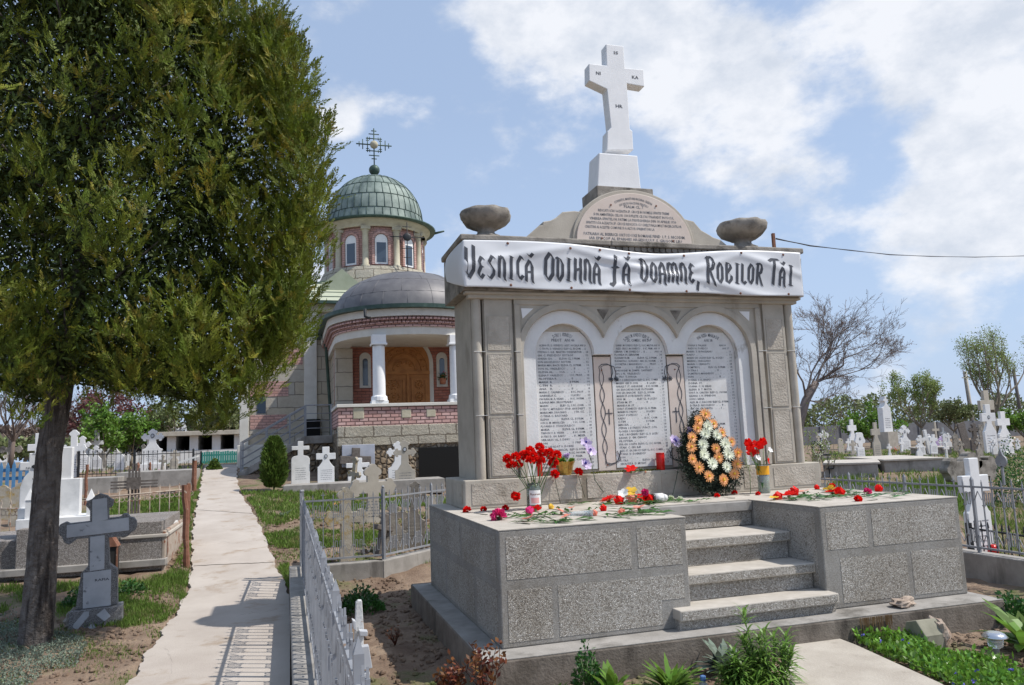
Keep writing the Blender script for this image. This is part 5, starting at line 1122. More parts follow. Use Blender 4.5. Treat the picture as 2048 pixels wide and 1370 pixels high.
# flower heap, wreath stand, lantern
p = onG(1885, 893); k = ppm(p); n = 160; th_ = np.random.rand(n)*6.28; rr = np.sqrt(np.random.rand(n))
c0 = np.stack([p[0]+rr*np.cos(th_)*20*k, p[1]+rr*np.sin(th_)*.3, p[2]+(18*(1-rr)+2)*k*1.0], 1)
quads('flower_heap', leaves(c0, np.random.randn(n, 3)+[0, 0, .5], .16, .12), MT['lilac_petal'], label='heap of pale lilac and white flowers on a dark tomb, right', cat='flowers', at=tuple(p))
def small_wreath():
    p = onG(1638, 960); k = ppm(p); c = (p[0], p[1], p[2]+62*k); t = thing('flower_wreath', 'round green and cream wreath on a pale post right of the monument', 'wreath', tuple(p))
    m = mb(); m.box(p[0]-7*k, p[0]+7*k, p[1], p[1]+.08, p[2], p[2]+50*k); m.build('post', MT['stone'], t)
    n = 400; a = np.random.rand(n)*6.28; ra = (11+np.random.randn(n)*1.6)*k; c0 = np.stack([c[0]+ra*np.cos(a), c[1]-.05+np.random.randn(n)*.03, c[2]+ra*np.sin(a)*1.15], 1)
    quads('greenery', leaves(c0, np.random.randn(n, 3), .07, .03), MT['wreath_green'], t)
    a = np.arange(14)/14*6.28
    for i, t_ in enumerate(a):
        q = np.array([c[0]+11*k*math.cos(t_), c[1]-.1, c[2]+12.5*k*math.sin(t_)]); quads('blossom', leaves(np.repeat(q[None], 14, 0), np.random.randn(14, 3)*[1, .5, 1], .055, .04), MT['cream_petal'], t)
small_wreath()
def lantern(px, yb, yt, label):
    p = onG(px, yb); k = ppm(p); h = (yb-yt)*k; w = h*.42; t = thing('grave_lantern', label, 'lantern', tuple(p)); z0 = p[2]
    m = mb(); m.tube([(p[0], p[1], z0), (p[0], p[1], z0+h*.35)], .02, 6); m.box(p[0]-w*.3, p[0]+w*.3, p[1]-w*.3, p[1]+w*.3, z0+h*.35, z0+h*.4); m.build('stand', MT['metal_black'], t)
    for sx in (-1, 1):
        for sy in (-1, 1):
            m = mb(); m.tube([(p[0]+sx*w*.3, p[1]+sy*w*.3, z0+h*.38), (p[0]+sx*w*.5, p[1]+sy*w*.5, z0+h*.95)], .014, 5); m.build('bar', MT['metal_black'], t)
    m = mb(); m.box(p[0]-w*.55, p[0]+w*.55, p[1]-w*.55, p[1]+w*.55, z0+h*.93, z0+h*.97); m.box(p[0]-w*.3, p[0]+w*.3, p[1]-w*.3, p[1]+w*.3, z0+h*.975, z0+h); m.build('lid', MT['metal_black'], t)
lantern(1660, 955, 908, 'black open iron lantern on a thin stand right of the monument')
# far shed and fences beyond the path end
def shed():
    Y = 46.; a = onY(290, 928, Y); b = onY(486, 928, Y); zt = onY(400, 862, Y)[2]; z0 = a[2]-1; t = thing('shed', 'long low whitewashed shed with dark open bays beyond the path', 'shed', (a[0], Y, 1))
    m = mb(); m.box(a[0]-2, b[0]+2, Y+3.9, Y+4.1, z0, zt-.2); m.build('back_wall', MT['inside_shade'], t)  # near black, shade of the open bays painted on the wall
    m = mb(); m.box(a[0]-2, b[0]+2, Y-.4, Y+4.3, zt-.28, zt); m.build('roof', MT['stone'], t, bevel=.02)
    for px in (385, 430, 474, 340, 300):
        c = onY(px, 900, Y)[0]; m = mb(); m.box(c-.18, c+.32, Y, Y+3.9, z0, zt-.285); m.build('bay_wall', MT['whitewash'], t)
    zf = onY(400, 900, Y)[2]; m = mb(); m.box(a[0]-1, b[0]+1, Y-.1, Y-.02, z0, zf); m.build('front_sill', MT['whitewash'], t)
shed()
def plank_fence(label, x0, x1, yb, yt, Y, mt, gap=.02, w=.11, pointed=False, cat='fence'):
    a = onY(x0, yb, Y); b = onY(x1, yb, Y); zt = onY((x0+x1)/2, yt, Y)[2]; t = thing('plank_fence', label, cat, tuple(a)); x = a[0]; i = 0
    while x < b[0] and i < 100:
        m = mb(); h = zt+random.uniform(-.03, .03); m.prism([(x, a[2]-.2), (x+w, a[2]-.2), (x+w, h), (x+w/2, h+(.1 if pointed else .01)), (x, h)], Y, Y+.025); m.build('plank', MT[mt], t); x += w+gap+random.uniform(0, .012); i += 1
    for q in (.25, .75):
        m = mb(); z = a[2]+(zt-a[2])*q; m.box(a[0], b[0], Y+.03, Y+.07, z-.04, z+.04); m.build('rail', MT[mt], t)
plank_fence('weathered teal green plank fence in front of the shed', 402, 480, 931, 903, 38., 'teal_paint', .01, .10)
plank_fence('low bright blue picket fence at the left edge', -30, 50, 968, 932, 14.5, 'blue_paint', .06, .07, True)
# far boundary wall on the right
a = onY(1560, 900, 62); b = onY(2300, 900, 62); z = onY(1800, 847, 62)[2]
m = mb(); m.box(a[0], b[0]+20, 62, 62.2, -.5, z); bw = m.build('boundary_wall', MT['grey_wall'], at=(a[0], 62, 0), label='long dark grey concrete boundary wall behind the right-hand graves', cat='wall')
for i in range(16):
    m = mb(); x = a[0]+i*2.6; m.box(x-.1, x+.1, 61.9, 62, -.5, z+.1); m.build('wall_post', MT['grey_wall'], bw)
# small things scattered far right: benches and low crosses to fill the rows
rf_ = random.Random(11)
KIN = ['trefoil', 'latin', 'stele', 'lobed', 'tall']
DES = {'trefoil': 'trefoil-armed', 'latin': 'square-armed', 'stele': 'round-headed', 'lobed': 'lobed', 'tall': 'slender'}
for i in range(26):
    px = rf_.choice([rf_.uniform(1630, 2040), rf_.uniform(10, 380)]) ; yb = rf_.uniform(893, 903) if px > 1000 else rf_.uniform(918, 926)
    kd = rf_.choice(KIN); mt_ = rf_.choice(['marble_white', 'stone', 'stone_old', 'marble']); h = rf_.uniform(20, 34)
    stone('gravestone', 'distant %s gravestone in the far %s rows' % ('pale' if mt_ in ('marble_white', 'marble') else 'grey', 'right' if px > 1000 else 'left'), 'gravestone', kd, px, yb, yb-h, h*.42, mt_, group='distant gravestones, %s rows %s' % ('right' if px > 1000 else 'left', 'pale' if mt_ in ('marble_white', 'marble') else 'grey'), insc=False)

for i in range(34):
    lf = i < 14; px = rf_.uniform(4, 385) if lf else rf_.uniform(1640, 2046); yb = rf_.uniform(928, 946) if lf else rf_.uniform(903, 922)
    kd = rf_.choice(KIN); mt_ = rf_.choice(['marble_white', 'marble_white', 'stone', 'stone_old', 'marble']); h = rf_.uniform(34, 52) if lf else rf_.uniform(26, 44); pale = mt_ in ('marble_white', 'marble')
    if 1690 < px < 1830 and h > 34: h = 28
    stone('gravestone', '%s gravestone crowded among the middle rows of graves on the %s' % ('pale' if pale else 'dark grey', 'left' if lf else 'right'), 'gravestone', kd, px, yb, yb-h, h*.45, mt_, rf_.uniform(-10, 10), rf_.uniform(-4, 4), group='middle row gravestones, %s %s' % ('left' if lf else 'right', 'pale' if pale else 'grey'), portrait=.76 if kd in ('trefoil', 'latin') and rf_.random() < .5 else None, foot=(h*.55, 5, 'concrete'))
def flowers_at(px, yb, label, mt_, n=40, r_=7):
    p = onG(px, yb); k = ppm(p); nr = np.random.RandomState(int(px)); c = p+nr.randn(n, 3)*[r_*k*.7, r_*k*.5, r_*k*.4]+[0, 0, r_*k*.8]; quads('flower_bunch', leaves(c, nr.randn(n, 3), r_*k*.5, r_*k*.35), MT[mt_], label=label, cat='flowers', at=tuple(p))
flowers_at(1702, 862, 'red flower spray on the arm of the white cross right of the monument', 'red_petal', 30, 5)
flowers_at(672, 1012, 'small orange and yellow flowers lying beyond the fence corner', 'orange_petal', 24, 6)
flowers_at(752, 1040, 'small coral flowers lying at the foot of the lacy stone cross', 'coral_petal', 20, 6)
flowers_at(1790, 905, 'small red flowers on the ground before the obelisk', 'red_petal', 20, 5)
flowers_at(105, 968, 'pale artificial flowers on the ground behind the tall tomb cross', 'white_petal', 20, 6)
flowers_at(320, 946, 'pink flowers at the foot of the wide white monument', 'pink_petal', 20, 5)
# ================================================================== METAL FENCES
def wallbox(name, label, p, q, th, z0, z1, mt='concrete', side=1):
    p = np.array(p, float); q = np.array(q, float); d = (q-p)/np.linalg.norm(q-p); n = np.array([-d[1], d[0]])*th*side
    m = mb(); m.prism([tuple(p), tuple(q), tuple(q+n), tuple(p+n)], z0, z1, 'z'); return m.build(name, MT[mt], at=(p[0], p[1], z0), bevel=.012, label=label, cat='kerb wall')
def iron_fence(label, p, q, z0, h=.98, mt='metal_grey', step=.135, endpost=True, group=None):
    # plain bars with small spear tops, meander brackets and chevrons, as in the photograph
    p = np.array(p, float); q = np.array(q, float); L_ = np.linalg.norm(q-p); t = thing('metal_fence', label, 'fence', (0, 0, 0), group)
    n = int(L_/step); st = L_/n
    def bar(m, x0, z0_, x1, z1_, r_): m.add([(x0-(r_ if abs(x1-x0) < abs(z1_-z0_) else 0), -r_, z0_-(r_ if abs(x1-x0) >= abs(z1_-z0_) else 0)), (x0+(r_ if abs(x1-x0) < abs(z1_-z0_) else 0), -r_, z0_+(r_ if abs(x1-x0) >= abs(z1_-z0_) else 0)), (x1+(r_ if abs(x1-x0) < abs(z1_-z0_) else 0), -r_, z1_+(r_ if abs(x1-x0) >= abs(z1_-z0_) else 0)), (x1-(r_ if abs(x1-x0) < abs(z1_-z0_) else 0), -r_, z1_-(r_ if abs(x1-x0) >= abs(z1_-z0_) else 0)),
        (x0-(r_ if abs(x1-x0) < abs(z1_-z0_) else 0), r_, z0_-(r_ if abs(x1-x0) >= abs(z1_-z0_) else 0)), (x0+(r_ if abs(x1-x0) < abs(z1_-z0_) else 0), r_, z0_+(r_ if abs(x1-x0) >= abs(z1_-z0_) else 0)), (x1+(r_ if abs(x1-x0) < abs(z1_-z0_) else 0), r_, z1_+(r_ if abs(x1-x0) >= abs(z1_-z0_) else 0)), (x1-(r_ if abs(x1-x0) < abs(z1_-z0_) else 0), r_, z1_-(r_ if abs(x1-x0) >= abs(z1_-z0_) else 0))], [(0, 3, 2, 1), (4, 5, 6, 7), (0, 1, 5, 4), (1, 2, 6, 5), (2, 3, 7, 6), (3, 0, 4, 7)])
    for z in (.05, .86):
        m = mb(); m.box(0, L_, -.011, .011, z*h/.98, z*h/.98+.024); m.build('rail', MT[mt], t)
    zt = .87*h/.98; k = h/.98
    for i in range(1, n):
        x = i*st; m = mb(); post = (i % 8 == 0); r_ = .0065
        if post:
            m.box(x-.016, x+.016, -.016, .016, .0, zt+.1*k); m.add([(x-.016, -.016, zt+.1*k), (x+.016, -.016, zt+.1*k), (x+.016, .016, zt+.1*k), (x-.016, .016, zt+.1*k), (x, 0, zt+.15*k)], [(0, 1, 4), (1, 2, 4), (2, 3, 4), (3, 0, 4)]); m.build('post', MT[mt], t); continue
        top = zt+(.07 if i % 2 else .10)*k; m.box(x-r_, x+r_, -r_, r_, .05*k, top); m.prism([(x-.009, top-.03), (x+.009, top-.03), (x, top+.03)], -.004, .004)
        if i % 4 == 2:
            m.box(x-.03, x+.03, -.004, .004, top-.03, top-.018)
        for z in (.22, .62): m.box(x-.013, x+.013, -.013, .013, z*k, z*k+.016)
        m.build('picket', MT[mt], t)
    for i in range(n):
        x = (i+.5)*st; m = mb(); w = st*.33; r_ = .0045
        if i % 2:
            for zb, zz in ((.30, .12), (.80, .62)):
                P = [(-w, zz), (-w, zb), (-w*.35, zb), (-w*.35, zz+.02), (w*.35, zz+.02), (w*.35, zb), (w, zb), (w, zz)]
                for a, b in zip(P[:-1], P[1:]): bar(m, x+a[0], a[1]*k, x+b[0], b[1]*k, r_)
        else:
            for s_ in (-1, 1):
                bar(m, x+s_*w*1.15, .70*k, x, .82*k, r_); bar(m, x+s_*w*1.15, .24*k, x, .12*k, r_)
        m.build('bracket', MT[mt], t)
    if endpost:
        for x in (0, L_):
            m = mb(); m.box(x-.02, x+.02, -.02, .02, -.02, zt+.13*k); m.ball((x, 0, zt+.15*k), .022, 8, 6); m.build('post', MT[mt], t)
    ang = math.atan2(q[1]-p[1], q[0]-p[0]); t.location = (p[0], p[1], z0); t.rotation_euler = (0, 0, ang); return t
KZ = .05; LY = 5.05
wallbox('kerb_wall', 'long low concrete kerb wall along the right edge of the path', (-1.60, -5), (-1.60, LY+.2), .22, -.4, KZ, side=-1)
wallbox('kerb_wall', 'low concrete kerb wall closing the plot behind the left metal fence', (-1.38, LY), (-.32, LY-.03), .2, -.3, KZ)
wallbox('kerb_wall', 'low concrete kerb wall running from the corner behind the monument', (-.32, LY-.04), (1.6, LY+1.7), .2, -.3, KZ)
f1 = iron_fence('grey metal fence on the kerb beside the path', (-1.44, 5.1), (-1.44, -4.3), KZ+.0)
iron_fence('grey metal fence section across the back left of the plot', (-1.42, LY+.13), (-.30, LY+.1), KZ)
iron_fence('grey metal fence section running behind the monument', (-.30, LY+.1), (1.5, LY+1.72), KZ)
# right hand fence
wallbox('kerb_wall', 'concrete kerb wall under the metal fence right of the monument', (6.72, -3), (6.72, 7.5), .24, -.4, .06, side=1)
iron_fence('grey metal fence along the right side of the plot', (6.6, 7.0), (6.6, -2.0), .06, .90)
def disc_ornament():
    p = onX(2004, 922, 6.62); m = mb(); m.prism([(p[1]+.075*math.cos(t), p[2]+.075*math.sin(t)) for t in np.linspace(0, 6.28, 25)[:-1]], 6.60, 6.62, 'x')
    t = thing('fence_disc', 'round grey metal disc with a small point on the right fence', 'ornament', (6.61, p[1], p[2])); m.build('disc', MT['metal_grey'], t)
    m = mb(); m.box(6.6, 6.62, p[1]-.012, p[1]+.012, .9, p[2]-.06); m.prism([(p[1]-.03, p[2]+.07), (p[1]+.03, p[2]+.07), (p[1], p[2]+.16)], 6.60, 6.62, 'x'); m.build('stem', MT['metal_grey'], t)
disc_ornament()
# the open gate at the near end of the path fence, seen edge on
def gate():
    t = thing('garden_gate', 'peeling white metal gate leaf with a spear, standing open inside the path fence', 'gate', (-1.3, -1.3, -.2))
    def Q(pts, y, o=(0, 0)): return [(onY(a, b, y)[0], onY(a, b, y)[2]) for a, b in pts]
    m = mb(); m.prism(Q([(655, 1147), (662, 1145), (668, 1160), (678, 1200), (692, 1262), (704, 1320), (712, 1372), (714, 1420), (660, 1420), (656, 1300)], -1.3), -1.3, -1.26); m.build('gate_panel', MT['paint_peeling'], t, bevel=.004)
    m = mb(); m.prism(Q([(643, 1150), (649, 1146), (655, 1150), (656, 1420), (646, 1420)], -1.35), -1.36, -1.32); m.build('gate_post', MT['paint_peeling'], t, bevel=.004)
    for q in ([(653, 1196), (668, 1196), (668, 1300), (656, 1300)], [(672, 1236), (688, 1236), (690, 1280), (674, 1282)], [(684, 1350), (694, 1350), (698, 1420), (686, 1420)]):
        m = mb(); m.prism(Q(q, -1.42), -1.44, -1.40); m.build('gate_bracket', MT['metal_grey'], t, bevel=.003)
    y = -2.0
    m = mb(); m.prism(Q([(712, 1206), (716, 1201), (724, 1201), (728, 1260), (724, 1420), (706, 1420), (708, 1300), (710, 1262)], y), y, y+.035); m.build('spear', MT['paint_peeling'], t, bevel=.004)
    for q in ([(718, 1260), (735, 1261), (734, 1271), (719, 1271)], [(721, 1292), (737, 1290), (744, 1334), (727, 1338)], [(704, 1238), (711, 1241), (713, 1262), (706, 1256)], [(722, 1345), (739, 1343), (738, 1356), (724, 1358)]):
        m = mb(); m.prism(Q(q, y-.03), y-.05, y+.0-.002); m.build('spear_bracket', MT['metal_white'], t, bevel=.003)
gate()
# ------------------------------------------------------------------ iron railings of the left graves
def rail_fence(label, x0, y0b, x1, y1b, hpx, mt, n, scroll=True, top=0, posts=2, pm=None):
    a = onG(x0, y0b); b = onG(x1, y1b); h = hpx*ppm(a); t = thing('iron_railing', label, 'fence', (0, 0, 0)); d = b-a; L_ = math.hypot(d[0], d[1]); rz_ = d[2]
    for q in (.12, .9):
        m = mb(); m.tube([(0, 0, h*q), (L_, 0, h*q+rz_)], .014, 5); m.build('rail', MT[mt], t)
    for i in range(n+1):
        x = L_*i/n; zz = rz_*i/n; m = mb(); m.tube([(x, 0, zz-.02), (x, 0, zz+h)], .009, 5)
        if scroll:
            for s_ in (-1, 1): m.tube([(x+s_*(.05+.045*math.cos(u))*.9, 0, zz+h*.80+.045*math.sin(u)) for u in np.linspace(3.14, 8.2, 8)], .006, 4)
            m.tube([(x, 0, zz+h*.16), (x+.05, 0, zz+h*.22), (x+.07, 0, zz+h*.14), (x+.04, 0, zz+h*.12)], .005, 4)
        m.prism([(x-.018, zz+h-.01), (x+.018, zz+h-.01), (x, zz+h+.07)], -.006, .006); m.build('bar', MT[mt], t)
    for i in range(posts):
        x = L_*i/max(posts-1, 1); m = mb(); m.box(x-.03, x+.03, -.03, .03, rz_*i/max(posts-1, 1)-.1, rz_*i/max(posts-1, 1)+h*1.04); m.build('post', MT[pm or mt], t)
    t.location = a; t.rotation_euler = (0, 0, math.atan2(d[1], d[0]))
rail_fence('pale rusting scrolled iron railing round the plot by the path', 150, 1080, 376, 1052, 88, 'rust_pale', 11, posts=2, pm='rust')
rail_fence('rusty scrolled iron railing at the far left', -40, 1100, 75, 1100, 90, 'rust_pale', 6, posts=0)
rail_fence('black spiked iron railing in front of the white crosses, left part', 156, 955, 268, 952, 50, 'metal_black', 12, False)
rail_fence('black spiked iron railing in front of the white crosses, right part', 268, 952, 386, 945, 46, 'metal_black', 13, False)
rail_fence('short black iron railing beside the end of the path', 386, 945, 402, 932, 40, 'metal_black', 6, False)
for (px, yb, yt, w, lb, mt_) in ((374, 1135, 972, 12, 'knobbly reddish wooden post at the path edge, nearest one', 'rust'), (388, 985, 922, 9, 'reddish wooden post carrying a pale board by the path', 'rust'), (171, 1010, 930, 6, 'orange rusty post right of the tree trunk', 'rust'), (276, 955, 925, 6, 'small pointed orange post left of the large white monument', 'rust'), (300, 948, 924, 5, 'small pointed orange post in front of the large white monument', 'rust')):
    p = onG(px, yb); k = ppm(p); m = mb(); P = [(p[0]+random.uniform(-.012, .012)-(.05*i/7 if px == 374 else 0), p[1], p[2]-.1+((yb-yt)*k+.1)*i/7) for i in range(8)]
    m.tube(P, [w*k/2*random.uniform(.85, 1.15)*(.7 if i == 0 and px == 374 else 1) for i in range(7)]+[w*k*.15 if px in (276, 300) else w*k/2], 8, smooth=False); m.build('wooden_post', MT[mt_], at=tuple(p), label=lb, cat='post')
p = onG(388, 985); k = ppm(p); m = mb(); z = p[2]+63*k; m.add([(p[0]-28*k, p[1]-.25, z-.06), (p[0]+6*k, p[1]-.25, z+.08), (p[0]+6*k, p[1]+.3, z+.10), (p[0]-28*k, p[1]+.3, z-.04), (p[0]-28*k, p[1]-.25, z-.02), (p[0]+6*k, p[1]-.25, z+.12), (p[0]+6*k, p[1]+.3, z+.14), (p[0]-28*k, p[1]+.3, z)], [(0, 3, 2, 1), (4, 5, 6, 7), (0, 1, 5, 4), (1, 2, 6, 5), (2, 3, 7, 6), (3, 0, 4, 7)]); m.build('board', MT['marble'], at=(p[0], p[1], z), label='pale weathered board resting on a reddish post by the path', cat='board')
# black low fence with red lantern behind the right fence
rail_fence('low black iron railing behind the right metal fence', 1945, 1120, 2090, 1150, 70, 'metal_black', 10, False)
p = onG(1988, 1118); k = ppm(p); m = mb(); m.lathe([(.05, p[2]), (.07, p[2]+.05), (.07, p[2]+.16), (.04, p[2]+.2)], p[0], p[1], 12, cap=True); m.build('candle_lantern', MT['red_plastic'], at=tuple(p), label='red glass grave candle with a white lid behind the right fence', cat='candle')
# ------------------------------------------------------------------ poles and cable
m = mb(); p0 = onY(1548, 492, 3.4); m.box(p0[0]-.02, p0[0]+.02, 3.38, 3.42, p0[2]-.6, onY(1548, 467, 3.4)[2]); pl1 = m.build('iron_stub_post', MT['rust'], at=(p0[0], 3.4, p0[2]-.6), label='rusty iron post holding the overhead cable behind the right urn', cat='post')
a = onY(1552, 478, 3.4); b = onY(2048, 512, 30); c = onY(2500, 470, 60)
P = []
for px, py in ((1552, 478), (1620, 491), (1700, 501), (1780, 509), (1860, 513), (1950, 514), (2048, 512), (2200, 500), (2400, 470)):
    t = (px-1552)/496; P.append(onY(px, py, 3.4+12*t))
m = mb(); m.tube([tuple(p) for p in P], .009, 5); m.tube([tuple(p+np.array([0, 0, .012*(-1)**i])) for i, p in enumerate(P)], .006, 4); m.build('cable', MT['cable'], at=tuple(P[0]), label='twisted black overhead cable running right from the monument', cat='cable')
for px, yb, yt, w, lb, mt_ in ((1944, 850, 742, 6, 'pale concrete utility pole between the far trees', 'stone'), (1940, 850, 738, 2, 'thin dark pole right beside the pale utility pole', 'wood_old'), (2042, 850, 738, 6, 'dark wooden utility pole at the right edge', 'wood_old')):
    p = onY(px, yb, 70); k = ppm(p); t = thing('utility_pole', lb, 'utility pole', (p[0], 70, 0)); m = mb(); m.tube([(p[0]+.3, 70, -.3), (p[0]-.1, 70, p[2]+(yb-yt)*k)], [w*k*.6, w*k*.45], 8); m.build('pole', MT[mt_], t)
    if w > 3: m = mb(); m.box(p[0]-12*k, p[0]+12*k, 69.9, 70, p[2]+(yb-yt-14)*k, p[2]+(yb-yt-12)*k); m.build('crossarm', MT[mt_], t)
# ================================================================== TREES AND PLANTS
def limb(m, p, d, L_, r, depth, spread=.5, n=4, up=.1, tips=None, rs=random, shrink=.62, rmin=.0028):
    P = [np.array(p, float)]; d = np.array(d, float); k = 4
    for i in range(k):
        d = d+np.array([rs.gauss(0, .12), rs.gauss(0, .12), rs.gauss(0, .08)+up*.25]); d /= np.linalg.norm(d); P.append(P[-1]+d*L_/k)
    m.tube([tuple(q) for q in P], [max(r*(1-.5*i/k), rmin) for i in range(k+1)], 5 if r > .02 else 3, cap=False)
    if depth == 0:
        if tips is not None: tips += [tuple(q) for q in P[1:]]
        return
    for i in range(n):
        b = P[1+int(rs.random()*(k-.01))] if i else P[-1]; a = rs.gauss(0, spread); e = rs.gauss(0, spread)
        u = np.cross(d, [0, 0, 1.]); u /= max(np.linalg.norm(u), 1e-6); w = np.cross(u, d)
        q = d+u*a*1.4+w*e*1.1+np.array([0, 0, up]); q /= np.linalg.norm(q)
        limb(m, b, q, L_*shrink*rs.uniform(.75, 1.2), r*.52, depth-1, spread, n, up, tips, rs, shrink)
# ---- the big thuja on the left
def thuja():
    base = onZ(72, 1292, -.26); t = thing('thuja_tree', 'huge dark green thuja with a leaning bare trunk at the left', 'tree', tuple(base))
    YT = base[1]
    def q(px, py, y=YT): return onY(px, py, y)
    m = mb(); path = [(72, 1330), (72, 1292), (84, 1150), (92, 1010), (100, 900), (116, 800), (150, 600), (190, 350), (200, 0), (200, -400)]; wd = [62, 60, 54, 50, 48, 50, 36, 26, 14, 6]
    P = [q(*a, YT+.2*i/9) for i, a in enumerate(path)]; k = ppm(P[1])
    vs = []; n = 22; rr_ = random.Random(5); ph = [rr_.uniform(0, 6) for _ in range(4)]
    fine = []
    for i in range(len(P)-1):
        for j in range(8): fine.append((P[i]*(1-j/8)+P[i+1]*j/8, (wd[i]*(1-j/8)+wd[i+1]*j/8)*k/2))
    for i, (c, r_) in enumerate(fine):
        for a in range(n):
            th = 2*math.pi*a/n; rr = r_*(1+.07*math.sin(3*th+ph[0]+i*.05)+.05*math.sin(7*th+ph[1]-i*.09)+rr_.uniform(-.03, .03)+(.25*max(0, 1-i/8)*abs(math.sin(2.5*th+1))))
            vs.append((c[0]+rr*math.cos(th), c[1]+rr*math.sin(th), c[2]))
    m.add(vs, [(i*n+a, i*n+(a+1) % n, (i+1)*n+(a+1) % n, (i+1)*n+a) for i in range(len(fine)-1) for a in range(n)], 0, True); tr = m.build('trunk', MT['bark'], t)
    # silhouette of the crown on the right, measured, mirrored about a leaning axis
    sil = [(-700, 330), (-500, 350), (-300, 420), (-120, 450), (0, 478), (40, 492), (60, 560), (150, 592), (145, 622), (220, 634), (290, 652), (390, 662), (440, 642), (500, 645), (560, 620), (610, 626), (680, 606), (730, 570), (790, 515), (835, 460), (850, 400), (858, 350)]
    sil = sorted(sil)
    def right(py): return float(np.interp(py, [a for a, b in sil], [b for a, b in sil]))
    AX = 215
    rs = np.random.RandomState(2); C0 = []; RD = []; H_ = []; OUT = []; RV = []
    lower = lambda px: float(np.interp(px, [-300, 0, 60, 110, 160, 250, 330, 400, 450, 520, 600, 660], [790, 790, 835, 800, 790, 800, 815, 848, 840, 795, 700, 600]))
    tries = 0
    CL = []
    for _ in range(150):
        py = rs.uniform(-700, 845); c = q(AX, py); Rm = (right(py)-AX)*ppm(c); a = rs.uniform(0, 6.283); rad_ = rs.uniform(.55, .95)
        if rs.rand() < .3: CL.append((onY(right(py)-rs.uniform(50, 110), py, YT+rs.uniform(-.7, .7)), a)); continue
        CL.append((c+np.array([math.cos(a)*Rm*rad_, math.sin(a)*Rm*rad_*.8, 0]), a))
    while len(C0) < 780 and tries < 40000:
        tries += 1
        py = rs.uniform(-700, 830); px_r = right(py); Rpx = (px_r-AX); a = rs.uniform(0, 2*math.pi); f = rs.uniform(.55, 1.0) if rs.rand() < .8 else rs.uniform(.1, .6)
        c = q(AX, py); kk = ppm(c); Rm = Rpx*kk*.92
        dx = math.cos(a)*Rm*f; dy = math.sin(a)*Rm*f*.8
        if dy > Rm*.45 and rs.rand() < .5: continue
        p = c+np.array([dx, dy, 0])
        edge = rs.rand() < .22
        if edge:
            py = rs.uniform(-60, 850); zz = YT+rs.uniform(-.9, .9); p = onY(right(py)-(rs.uniform(10, 60) if rs.rand() < .6 else rs.uniform(60, 300)), py, zz)
        elif rs.rand() < .8:
            cc, a = CL[rs.randint(len(CL))]; p = cc+rs.randn(3)*[.17, .17, .30]
        ray_ = p-CAM; zc = ray_@_f; ppx = 1024+F*(ray_@CR)/zc; ppy = 685-F*(ray_@CU)/zc
        rad = rs.uniform(.15, .29)*(.8 if edge else 1); hh = rs.uniform(.45, .95)*(.8 if edge else 1)
        rp = rad/zc*F; hp = hh/zc*F
        if ppx+rp*.5 > right(ppy)+2: continue
        if ppy+hp*.38 > lower(ppx)+26: continue
        if zc < 4.5: continue
        C0.append(p); RD.append(rad); H_.append(hh); OUT.append([math.cos(a), math.sin(a), 0])
    C0 = np.array(C0); RD = np.array(RD); H_ = np.array(H_); OUT = np.array(OUT)
    # plumes that follow the outline exactly
    Q = []; NB_ = 22
    for c, r_, h, o in zip(C0, RD, H_, OUT):
        ns = int(38*(r_/.22)*(h/.7)*rs.uniform(.7, 1.2)); th = rs.rand(ns)*2*np.pi; v = rs.rand(ns)**.75
        rr = r_*np.sin(np.pi*np.clip(v*.84+.12, 0, 1))**.7*(rs.rand(ns)**.3)*(1+.3*np.sin(3*th+v*5))
        lean = np.array([o[0], o[1], 0])*.25
        base_ = np.stack([c[0]+rr*np.cos(th), c[1]+rr*np.sin(th), c[2]+(v-.5)*h], 1)+lean*((v-.5)*h)[:, None]
        ax = unit(np.stack([np.cos(th)*.55, np.sin(th)*.55, np.full(ns, .9)], 1)+rs.randn(ns, 3)*.35)
        sd = unit(np.cross(ax, rs.randn(ns, 3))); L0 = rs.uniform(.12, .26, ns)
        tt = np.tile(np.linspace(0, 1, NB_), (ns, 1))+rs.rand(ns, NB_)*.04; sg = np.tile(np.where(np.arange(NB_) % 2, 1., -1.), (ns, 1))
        pos = base_[:, None]+ax[:, None]*(tt*L0[:, None])[..., None]
        d = ax[:, None]*.85+sd[:, None]*(sg*(.75-.45*tt))[..., None]+rs.randn(ns, NB_, 3)*.12
        L_ = (.062*(1.05-.6*tt)*rs.uniform(.7, 1.3, (ns, NB_))).ravel()
        qd = leaves(pos.reshape(-1, 3), d.reshape(-1, 3), L_, .011+.006*rs.rand(ns*NB_), up=np.repeat(np.cross(ax, sd), NB_, 0)+rs.randn(ns*NB_, 3)*.35)
        Q.append(qd); RV.append(np.clip(np.repeat(rs.rand(ns)*.7+.15, NB_)+rs.randn(ns*NB_)*.08, 0, 1))
    Q = np.concatenate(Q)
    quads('foliage', Q, MT['thuja'], t, rnd=np.concatenate(RV))
    # sparse inner foliage that closes the crown, its shade painted in dark green
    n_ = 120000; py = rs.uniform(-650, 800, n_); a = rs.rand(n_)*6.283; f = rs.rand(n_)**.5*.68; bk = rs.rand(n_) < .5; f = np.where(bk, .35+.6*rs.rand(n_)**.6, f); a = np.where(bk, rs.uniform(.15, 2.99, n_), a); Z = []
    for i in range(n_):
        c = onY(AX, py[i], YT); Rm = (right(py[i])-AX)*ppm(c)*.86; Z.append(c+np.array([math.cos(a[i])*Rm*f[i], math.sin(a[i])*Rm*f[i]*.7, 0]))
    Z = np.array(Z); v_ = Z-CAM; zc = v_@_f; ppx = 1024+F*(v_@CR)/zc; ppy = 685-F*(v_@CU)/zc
    keep = np.array([ppy[i] < lower(ppx[i])-20 and zc[i] > 4.5 for i in range(n_)]); Z = Z[keep]
